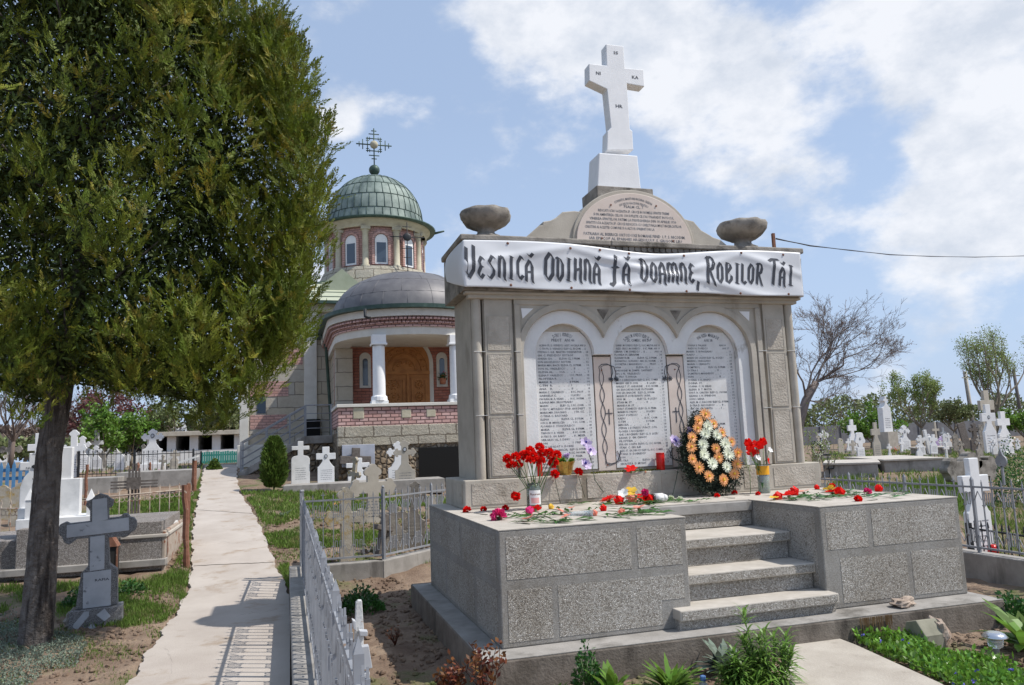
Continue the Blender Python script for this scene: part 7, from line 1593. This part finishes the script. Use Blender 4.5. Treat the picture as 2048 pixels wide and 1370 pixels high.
# red candles, gold pot
def candle(label, px, yb, yt, w, y=None, z=PLT):
    p = onZ(px, yb, z) if y is None else onY(px, yb, y); p[2] = z; k = ppm(p); h = (yb-yt)*k; r_ = w*k/2; t = thing('grave_candle', label, 'candle', tuple(p)); m = mb(); m.lathe([(r_*.92, z), (r_, z+.006), (r_, z+h*.93), (r_*.93, z+h*.95)], p[0], p[1], 20, cap=True); m.build('cup', MT['red_plastic'], t); m = mb(); m.lathe([(r_*1.03, z+h*.94), (r_*1.03, z+h), (r_*.9, z+h*1.01)], p[0], p[1], 20, cap=True); m.build('lid', MT['red_plastic'], t)
candle('bright red candle cup standing alone on the plinth before the middle plaque', 1322, 941, 907, 17, 2.1)
candle('tall red candle cup behind the jar of carnations', 1079, 953, 905, 13, 2.12)
def gold_pot():
    p = onY(1131, 949, 2.13); p[2] = PLT; k = ppm(p); t = thing('wrapped_pot', 'small pot plant wrapped in crinkled gold foil on the plinth', 'pot plant', tuple(p)); m = mb(); n = 20; vs = []
    for j, (r_, z) in enumerate(((11, 0), (14, 9), (16, 20), (19, 26))):
        for a in range(n): rr = r_*k*(1+(.10 if a % 2 else -.06)*(j/3)); vs.append((p[0]+rr*math.cos(6.283*a/n), p[1]+rr*math.sin(6.283*a/n), PLT+z*k+(.01 if a % 2 and j == 3 else 0)))
    m.add(vs, [(j*n+a, j*n+(a+1) % n, (j+1)*n+(a+1) % n, (j+1)*n+a) for j in range(3) for a in range(n)]+[tuple(range(n))]); m.build('foil', MT['gold_foil'], t)
    m = mb(); m.lathe([(15*k, PLT+19*k), (.001, PLT+20*k)], p[0], p[1], 14); m.build('soil', MT['soil'], t)
    rs = np.random.RandomState(3); n = 22; a = rs.rand(n)*6.283; el = rs.uniform(.2, 1.1, n); d = np.stack([np.cos(a)*np.cos(el), np.sin(a)*np.cos(el), np.sin(el)], 1); c = np.array([p[0], p[1], PLT+22*k])+d*8*k; quads('foliage', leaves(c, d, .085, .06), MT['leaf_fresh'], t)
    for i in range(5): add_head(t, (p[0]+(-2+i*1.6)*k, p[1]-.03, PLT+(38+random.uniform(-3, 4))*k), 'carnation', 'lilac_petal', .022, (0, -.3, 1), 1)
gold_pot()
for px, py, ex, ey, lb in ((1110, 948, 1121, 1010, 'red carnation hanging over the plinth left of the gold pot'), (1157, 944, 1170, 995, 'red carnation lying on the plinth edge right of the gold pot')):
    p = onY(px, py, 1.99); e = onY(ex, ey, 1.97); e[2] = max(e[2], TOP+.01); flower(lb, 'carnation', 'carnation', 'red_petal', .04, p, (0, -.6, .5), e, seed=1, stem='stem_dark')
# tall artificial lilac stems leaning on the monument
for (pts, ex, lb) in (([(1172, 884), (1181, 899), (1171, 926)], [(1183, 925), (1190, 960), (1205, 982), (1225, 990)], 'tall artificial stem with three lilac blossoms between left and middle plaques'), ([(1352, 882), (1349, 879), (1380, 862)], [(1356, 900), (1358, 930), (1352, 960), (1344, 996)], 'tall artificial stem with lilac blossoms left of the wreath')):
    e = onZ(*ex[-1], TOP+.005); t = thing('silk_flower', lb, 'flower', tuple(e)); m = mb(); P = [onY(a, b, 1.95) for a, b in ex[:-1]]+[e]; m.tube([tuple(onY(pts[0][0], pts[0][1]+6, 2.0))]+[tuple(q) for q in P], .005, 5)
    for a, b in pts[1:]: m.tube([tuple(onY(a, b+3, 1.98)), tuple(P[0])], .003, 4)
    m.build('stem', MT['leaf_grey'], t)
    for i, (a, b) in enumerate(pts):
        for q in range(2): add_head(t, tuple(onY(a+q*5-2, b+q*4, 1.96-q*.02)), 'open', 'lilac_petal', .045, (random.uniform(-.4, .4), -1, .3), q)
        add_head(t, tuple(onY(a, b, 1.93)), 'carnation', 'blue_petal', .012, (0, -1, 0), 0, 'blossom_centre')
# ---- big wreath
def wreath():
    foot = onZ(1425, 992, TOP); t = thing('funeral_wreath', 'teardrop funeral wreath of orange and cream daisies leaning on the monument', 'wreath', tuple(foot)); Y0, Y1 = 1.72, 2.02
    def w(px, py):
        s_ = (990-py)/170.; return onY(px, py, Y0+(Y1-Y0)*s_)
    out = [(1395, 822), (1412, 826), (1436, 852), (1455, 880), (1470, 905), (1484, 935), (1480, 965), (1460, 985), (1430, 995), (1400, 985), (1375, 962), (1362, 930), (1354, 895), (1362, 870), (1376, 845), (1383, 825)]
    rs = np.random.RandomState(9); P = []; 
    while len(P) < 5200:
        px = rs.uniform(1350, 1490); py = rs.uniform(818, 1000)
        if poly_in(out, np.array([px]), np.array([py]))[0]: P.append(w(px+rs.randn()*3, py+rs.randn()*3)+np.array([0, rs.uniform(-.05, .05), 0]))
    P = np.array(P); quads('greenery', leaves(P, rs.randn(len(P), 3)+[0, -.3, .1], .045, .012), MT['wreath_green'], t)
    m = mb(); m.prism([(w(a, b)[0], w(a, b)[2]) for a, b in [(1424+(a-1424)*.86, 905+(b-905)*.9) for a, b in out]], 0, .02); m.v = [(x, Y0+(Y1-Y0)*((z-TOP)/.98)+y+.04, z) for x, y, z in m.v]; m.build('backing', MT['wreath_green'], t)
    OR = [(1404, 829), (1391, 842), (1420, 848), (1437, 866), (1455, 884), (1446, 878+0), (1378, 875), (1376, 894), (1378, 918), (1391, 935), (1411, 952), (1425, 897), (1430, 915), (1440, 960), (1461, 947), (1467, 928), (1468, 906), (1388, 857)]
    CRM = [(1409, 853), (1403, 868), (1427, 870), (1399, 889), (1443, 888), (1401, 909), (1449, 908), (1417, 927), (1446, 933), ]
    OR[5] = (1440, 958)
    for i, (a, b) in enumerate(OR): q = w(a, b)-np.array([0, .07, 0]); add_head(t, tuple(q), 'gerbera', 'orange_petal', .058, (random.uniform(-.25, .25), -1, random.uniform(0, .3)), i % 3, sc=random.uniform(.9, 1.05)); m = mb(); m.ball((q[0], q[1]-.018, q[2]+.003), .016, 8, 5); m.build('blossom_centre', MT['yellow_petal'], t)
    for i, (a, b) in enumerate(CRM): q = w(a, b)-np.array([0, .08, 0]); add_head(t, tuple(q), 'gerbera', 'cream_petal', .062, (random.uniform(-.25, .25), -1, random.uniform(0, .3)), i % 3, sc=random.uniform(.9, 1.05)); m = mb(); m.ball((q[0], q[1]-.018, q[2]+.003), .014, 8, 5); m.build('blossom_centre', MT['cream_petal'], t)
    m = mb(); m.tube([tuple(foot), tuple(w(1424, 900)+np.array([0, .1, 0]))], .012, 5); m.build('prop', MT['wood_old'], t)
wreath()
# ---- vase on the right
vp = onTop(1529, 986); k = ppm(vp); vv = thing('cut_bottle_vase', 'cut plastic bottle with an orange band holding red tulips', 'vase', tuple(vp)); vr = 12*k; vh = 55*k
m = mb(); m.lathe([(vr*.9, .003), (vr, .01), (vr*.9, vh*.35), (vr, vh*.62), (vr*.85, vh*.68), (vr*1.02, vh*.75), (vr*1.02, vh)], 0, 0, 20); m.xf(Matrix.Translation(vp)); m.build('bottle', MT['plastic_clear'], vv)
m = mb(); m.lathe([(vr*.86, .006), (vr*.86, vh*.6), (.001, vh*.6)], 0, 0, 16); m.xf(Matrix.Translation(vp)); m.build('water', MT['water_green'], vv)
m = mb(); m.lathe([(vr*1.05, vh*.66), (vr*1.05, vh*.98)], 0, 0, 20); m.xf(Matrix.Translation(vp)); m.build('band', MT['plastic_orange'], vv)
for i, (px, py) in enumerate([(1500, 898), (1511, 890), (1497, 888), (1509, 903), (1526, 886), (1503, 908), (1519, 893)]):
    p = onY(px, py, vp[1]+random.uniform(-.1, .1)); flower('red tulip in the cut bottle vase', 'tulip', 'open' if i % 2 else 'tulip', 'red_petal', .05, p, (random.uniform(-.5, .3), -.4, .7), (vp[0], vp[1], vp[2]+.1), 'red tulips in the cut bottle vase', leaf=1, sw=.004)
p = onY(1535, 921, vp[1]-.08); flower('red tulip hanging right of the cut bottle vase', 'tulip', 'open', 'red_petal', .04, p, (.6, -.5, .1), (vp[0], vp[1], vp[2]+.22))
for px, py in ((1540, 900), (1516, 916)): p = onY(px, py, vp[1]-.1); flower('small white blossom in the cut bottle vase', 'narcissus', 'open', 'white_petal', .03, p, (.2, -.8, .4), (vp[0], vp[1], vp[2]+.15), 'white blossoms in the cut bottle vase')
# ---- cut flowers lying on the platform
LIE = [  # px,py of head, px,py of stem end, kind, material, radius, label
 (934, 1021, 975, 1029, 'carnation', 'red_petal', .03, 'single red carnation lying furthest left on the platform'),
 (967, 1019, 1000, 1030, 'carnation', 'red_petal', .024, 'small red carnation second from the left platform edge'),
 (1011, 1017, 1048, 1030, 'carnation', 'red_petal', .026, 'red carnation on a dark stem left of the jar foot'),
 (997, 1033, 1060, 1048, 'carnation', 'pink_petal', .05, 'bright magenta carnation near the front left of the platform'),
 (1057, 1023, 1010, 1036, 'tulip', 'pink_petal', .036, 'pink-red tulip at the foot of the jar'),
 (1071, 1018, 1110, 1040, 'open', 'red_petal', .042, 'orange-red tulip in front of the jar'),
 (1056, 1037, 1120, 1045, 'open', 'coral_petal', .04, 'coral tulip lying in front of the pink one'),
 (1103, 1015, 1150, 1025, 'tulip', 'yellow_petal', .026, 'small yellow tulip right of the jar'),
 (1124, 1023, 1060, 1035, 'open', 'coral_petal', .045, 'orange-red open tulip in the middle of the left platform'),
 (1143, 1016, 1190, 1022, 'open', 'coral_petal', .03, 'coral tulip behind the wrapped stems'),
 (1131, 1033, 1180, 1040, 'open', 'coral_petal', .035, 'pale coral tulip in front of the wrapped stems'),
 (1190, 1028, 1260, 1036, 'tulip', 'coral_petal', .026, 'small coral bud at the right of the wrapped stems'),
 (1208, 1018, 1280, 1025, 'tulip', 'red_petal', .03, 'small red tulip bud on a leafy stem'),
 (1245, 1025, 1330, 1030, 'tulip', 'coral_petal', .028, 'pale coral bud with long leaves near the steps'),
 (1277, 1015, 1335, 1022, 'open', 'coral_petal', .048, 'orange and red open tulip nearest the steps'),
 (1173, 987, 1240, 1000, 'gerbera', 'red_petal', .055, 'red gerbera standing on edge left of the flower pile'),
 (1196, 995, 1260, 1003, 'carnation', 'white_petal', .05, 'white carnation in the flower pile beside the red gerbera'),
 (1216, 999, 1290, 1006, 'gerbera', 'red_petal', .07, 'large dark-centred red gerbera in the flower pile'),
 (1240, 973, 1300, 995, 'open', 'red_petal', .055, 'red tulip on top of the flower pile'),
 (1257, 964, 1300, 990, 'open', 'red_petal', .05, 'red tulip reaching highest from the flower pile'),
 (1262, 983, 1320, 1000, 'open', 'yellow_petal', .048, 'yellow tulip in the middle of the flower pile'),
 (1247, 987, 1300, 1000, 'open', 'white_petal', .04, 'white blossom left of the yellow tulip'),
 (1248, 1003, 1310, 1008, 'open', 'white_petal', .035, 'white blossom in front of the flower pile'),
 (1266, 998, 1330, 1006, 'tulip', 'coral_petal', .055, 'large coral tulip front of the flower pile'),
 (1280, 995, 1340, 1000, 'open', 'red_petal', .06, 'red tulip right of the large coral tulip'),
 (1297, 1000, 1350, 1003, 'tulip', 'red_petal', .05, 'red tulip at the right end of the flower pile'),
 (1240, 1003, 1300, 1008, 'tulip', 'red_petal', .045, 'dark red tulip low in the flower pile'),
 (1290, 985, 1340, 994, 'carnation', 'pink_petal', .028, 'small pink carnation behind the coral tulip'),
 (1262, 938, 1290, 962, 'open', 'red_petal', .05, 'red artificial flower lying on the plinth edge'),
 (1434, 992, 1470, 996, 'carnation', 'red_petal', .022, 'dark red bud lying below the wreath'),
 (1469, 986, 1500, 990, 'carnation', 'red_petal', .024, 'dark red bud between the wreath and the vase'),
 (1516, 988, 1560, 992, 'carnation', 'red_petal', .02, 'dark red bud at the foot of the vase'),
 (1558, 994, 1640, 1000, 'tulip', 'red_petal', .04, 'dark red tulip first of the right bunch'),
 (1577, 990, 1650, 996, 'open', 'red_petal', .055, 'red tulip in the middle of the right bunch'),
 (1590, 985, 1660, 992, 'tulip', 'red_petal', .045, 'red tulip behind the right bunch'),
 (1607, 983, 1670, 990, 'open', 'coral_petal', .05, 'red and white streaked tulip of the right bunch'),
 (1548, 996, 1590, 1000, 'open', 'yellow_petal', .035, 'cream yellow tulip left of the right bunch'),
 (1634, 976, 1680, 985, 'tulip', 'red_petal', .028, 'small red tulip bud behind the right bunch'),
 (1660, 978, 1720, 990, 'open', 'yellow_petal', .055, 'large yellow tulip toward the right end of the platform'),
 (1665, 984, 1730, 993, 'open', 'red_petal', .055, 'orange-red tulip in front of the large yellow one'),
 (1681, 987, 1740, 992, 'tulip', 'red_petal', .045, 'orange-red tulip right of the large yellow one'),
 (1664, 972, 1700, 980, 'carnation', 'red_petal', .026, 'red carnation behind the large yellow tulip'),
 (1716, 999, 1755, 999, 'carnation', 'red_petal', .027, 'single round red bud near the front edge on the right'),
 (1735, 984, 1690, 988, 'carnation', 'pink_petal', .03, 'pink petal bunch near the right end of the platform'),
 (1758, 979, 1810, 988, 'tulip', 'red_petal', .036, 'rose-red bud furthest right on the platform'),
 (1342, 997, 1385, 1003, 'carnation', 'cream_petal', .024, 'cream flower beside the fallen candle jar'),
 (1360, 998, 1400, 1004, 'carnation', 'cream_petal', .022, 'second cream flower beside the fallen candle jar')]
for i, (a, b, c, d, kd, mt_, r_, lb) in enumerate(LIE):
    r_ *= 1.2
    onpl = b < 950
    pile = 1230 < a < 1300 and b < 990
    p = onZ(a, b, TOP+r_*.55+(.10 if pile else 0)) if not onpl else onY(a, b, 2.02); e = onZ(c, d, TOP+.008)
    if onpl: e = np.array([p[0]+.12, 2.03, PLT+.01])
    dr = Vector((p[0]-e[0], p[1]-e[1], .25 if kd in ('tulip',) else .8)); dr += Vector((0, -.25, 0))
    flower(lb, {'carnation': 'carnation', 'tulip': 'tulip', 'open': 'tulip', 'gerbera': 'gerbera'}[kd], kd, mt_, r_, p, dr, e, leaf=0 if kd == 'carnation' else 3, seed=i % 3, sw=.0035, stem='stem_dark' if kd == 'carnation' else 'stem')
    if kd == 'gerbera': pass
# loose cut leaves and stems: one thing each bunch
def cutleaves(label, pts, n, seed, L0=.16):
    rs = np.random.RandomState(seed); Q = []; c0 = onTop(*pts[0])
    for i in range(n):
        a, b = pts[rs.randint(len(pts))]; c = onTop(a+rs.uniform(-14, 14), b+rs.uniform(-3, 3), TOP+.004+rs.uniform(0, .015)); th = rs.uniform(-.5, .5)+(math.pi if rs.rand() < .4 else 0); d = np.array([math.cos(th), math.sin(th)*.6, 0]); s_ = np.array([-d[1], d[0], 0]); L_ = L0*rs.uniform(.6, 1.3); w = L_*.10
        Q += [[c-s_*w*.3, c+s_*w*.3, c+d*L_*.5+s_*w+[0, 0, .02], c+d*L_*.5-s_*w+[0, 0, .01]], [c+d*L_*.5-s_*w+[0, 0, .01], c+d*L_*.5+s_*w+[0, 0, .02], c+d*L_+[0, 0, .003], c+d*L_+[0, 0, .003]]]
    quads('cut_leaves', np.array(Q), MT['leaf_deep'], label=label, cat='leaves', at=tuple(c0))
cutleaves('scattered green stems and leaves in front of the jar', [(1030, 1034), (1060, 1042), (1100, 1044), (1140, 1040), (1090, 1030)], 40, 1)
cutleaves('green leaves of the flower pile beside the plinth', [(1160, 1008), (1200, 1010), (1240, 1008), (1290, 1004), (1330, 1002), (1190, 1000)], 46, 2)
cutleaves('long green leaves near the left edge of the steps', [(1240, 1030), (1280, 1026), (1320, 1026), (1230, 1020)], 34, 3)
cutleaves('green leaves and stems lying left of the step opening top', [(1350, 1001), (1380, 1002), (1400, 1002)], 12, 4, .12)
cutleaves('green stems and leaves of the right bunch of tulips', [(1600, 995), (1640, 996), (1580, 998), (1670, 994)], 34, 5)
cutleaves('dark stems lying at the right end of the platform', [(1700, 990), (1740, 992), (1790, 992), (1690, 984)], 22, 6, .2)
# wrapped stems, fallen candle jar, stick, incense sticks
p = onTop(1150, 1027, TOP+.02); e = onTop(1185, 1026, TOP+.03); m = mb(); m.tube([tuple(onTop(1133, 1029, TOP+.018)), tuple(p), tuple(e)], [.012, .02, .026], 8); m.build('wrapped_bouquet', MT['plastic_clear'], at=tuple(p), label='flower stems rolled in clear cellophane lying on the left platform', cat='bouquet wrap')
p = onTop(1308, 996, TOP+.05); m = mb(); m.tube([tuple(p), tuple(p+np.array([.1, .0, .0]))], .048, 18); m.tube([tuple(p+np.array([.1, 0, 0])), tuple(p+np.array([.15, 0, -.005]))], [.046, .03], 18); fj = m.build('fallen_jar', MT['marble'], at=tuple(p), label='white labelled candle jar lying on its side before the plinth', cat='jar')
m = mb(); m.tube([tuple(p+np.array([-.02, 0, 0])), tuple(p+np.array([.0, 0, 0]))], .046, 18); m.build('glass_end', MT['jar_glass'], fj)
a = onTop(1299, 988, TOP); b = onY(1291, 943, 2.03); m = mb(); m.tube([tuple(a), tuple(b)], .011, 6); m.build('wooden_stick', MT['clay'], at=tuple(a), label='short brown wooden stick leaning against the plinth', cat='stick')
for i, dx in enumerate((0, 8, 16, -5)):
    a = onTop(1318+dx, 978, TOP+.0); b = onY(1310+dx*1.3, 938+i*4, 2.02); m = mb(); m.tube([tuple(a), tuple(b)], .003, 4); m.build('incense_stick', MT['stem_dark'], at=tuple(a), label='thin dark incense stick leaning on the plinth right of the brown stick', cat='stick', group='incense sticks by the plinth')
p = onTop(1501, 988); b = onY(1487, 903, 1.98); m = mb(); m.tube([tuple(p), tuple(onY(1500, 950, 1.96)), tuple(b)], .004, 5); gs_ = m.build('dry_reed', MT['stem'], at=tuple(p), label='long thin green stem leaning between the wreath and the vase', cat='stem')
rs = np.random.RandomState(1); n = 40; c0 = np.array([onY(1495+random.uniform(-8, 12), 925+random.uniform(-12, 14), 1.96) for _ in range(n)]); quads('leaflets', leaves(c0, rs.randn(n, 3), .05, .008), MT['leaf_spring'], gs_)
# moss along the plinth edge
rs = np.random.RandomState(5); n = 900; c0 = np.stack([rs.uniform(1.7, 2.6, n), rs.uniform(2.05, 2.14, n), PLT+rs.rand(n)*.012], 1); quads('moss', leaves(c0, rs.randn(n, 3), .02, .012), MT['moss'], kind='stuff', label='strip of yellow-green moss on the plinth edge', cat='moss')
# ---- stones, lamp, bottle in front
def rock(name, label, px, py, z, sx, sy, sz, mt, seed, n=14):
    p = onZ(px, py, z); rr = random.Random(seed); m = mb(); m.ball((0, 0, 0), 1, n, n-4, wob=0); vs = []
    for x, y, z_ in m.v:
        f = 1+.28*math.sin(3*x+seed)*math.cos(4*y+seed)+.16*math.sin(7*z_+5*x)+rr.uniform(-.09, .09); vs.append((p[0]+x*sx*f, p[1]+y*sy*f, z+sz*.75+z_*sz*f))
    m.v = vs; m.sm = [False]*len(m.sm); return m.build(name, MT[mt], at=(p[0], p[1], z), label=label, cat='stone')
rock('rock', 'rough reddish stone lying on the footing ledge right of the steps', 1808, 1213, .008, .115, .07, .045, 'rock', 3)
rock('rock', 'flat grey stone lying beside the base of the granite cross', 146, 1258, -.26, .09, .08, .12, 'stone_old', 5)
cb = onZ(1860, 1292, -.2); k = ppm(cb); c = thing('broken_block', 'broken octagonal concrete block with a rough end in the soil', 'stone block', tuple(cb))
def ob(px, py, y): q = onY(px, py, y); return (q[0], q[2])
Y_ = cb[1]-.12
PR3 = [(-.33, .0), (-.02, .0), (-.02, .22), (-.17, .36), (-.33, .36), (-.34, .2)]
m = mb(); rr = random.Random(2); n = 10
prof_ = [(0, 0), (.26, 0), (.33, .12), (.27, .27), (.12, .31), (0, .17)]
vs = []
for x in (-.13, .07):
    for a, b in prof_: vs.append((cb[0]+x+(.03*b if x > 0 else 0), cb[1]-.1+a*.75, -.22+b*.78))
m.add(vs, [tuple(range(6)), tuple(range(11, 5, -1))]+[(i, (i+1) % 6, 6+(i+1) % 6, 6+i) for i in range(6)]); m.build('dressed_part', MT['lichen_green'], c, bevel=.008)
m = mb(); m.ball((0, 0, 0), 1, 18, 12); V2 = []
for x, y, z_ in m.v:
    f = 1+.12*math.sin(6*x+2)*math.sin(7*y)+rr.uniform(-.08, .08); V2.append((cb[0]+.08+max(x, -.3)*.10*f, cb[1]+.01+y*.13*f, -.11+z_*.125*f))
m.v = V2; m.sm = [False]*len(m.sm); m.build('broken_end', MT['rock'], c)
def lamp():
    p = onZ(1996, 1330, -.21); k = ppm(p); t = thing('solar_lamp', 'small steel capped solar garden lamp beside the broad leaves', 'lamp', tuple(p)); z = p[2]; u = k
    m = mb(); m.lathe([(6*u, z-.05), (6*u, z+32*u), (7*u, z+33*u)], p[0], p[1], 14, cap=True); m.build('post', MT['metal_grey'], t)
    m = mb(); m.lathe([(9*u, z+33*u), (14*u, z+37*u), (15*u, z+52*u), (13*u, z+53*u)], p[0], p[1], 20, cap=True); m.build('diffuser', MT['plastic_clear'], t)
    m = mb(); m.lathe([(23*u, z+53*u), (24*u, z+55*u), (18*u, z+61*u), (12*u, z+63.5*u)], p[0], p[1], 24, cap=True); m.build('cap', MT['steel'], t)
lamp()
p = onZ(1408, 1390, -.21); k = ppm(p); bt = thing('plastic_bottle', 'clear plastic water bottle with a blue cap among the weeds', 'bottle', tuple(p)); m = mb(); z = p[2]; m.lathe([(11*k, z), (12*k, z+4*k), (11.5*k, z+16*k), (8*k, z+22*k), (5*k, z+25*k), (5*k, z+28*k)], p[0], p[1], 18); m.build('body', MT['plastic_clear'], bt); m = mb(); m.lathe([(5.8*k, z+27*k), (5.8*k, z+36*k), (5*k, z+37*k)], p[0], p[1], 14, cap=True); m.build('cap', MT['plastic_blue'], bt)
# wax runs and rust on the footing front
m = mb(); rr = random.Random(4)
for i in range(46):
    px = rr.uniform(1716, 1782); a = onY(px, 1228+(1716-px)*.1+2, -.33); L_ = rr.uniform(.05, .17); x = a[0]; w = rr.uniform(.002, .006); z1 = -.004
    m.add([(x-w, -.331, z1), (x, -.338, z1), (x+w, -.331, z1), (x+w*.6, -.3335, z1-L_), (x, -.336, z1-L_*1.05), (x-w*.6, -.3335, z1-L_)], [(0, 1, 4, 5), (1, 2, 3, 4)])
m.build('wax_drips', MT['weed_stain'], at=(3.6, -.33, -.1), label='brown candle wax runs down the footing front right of the steps', cat='wax')
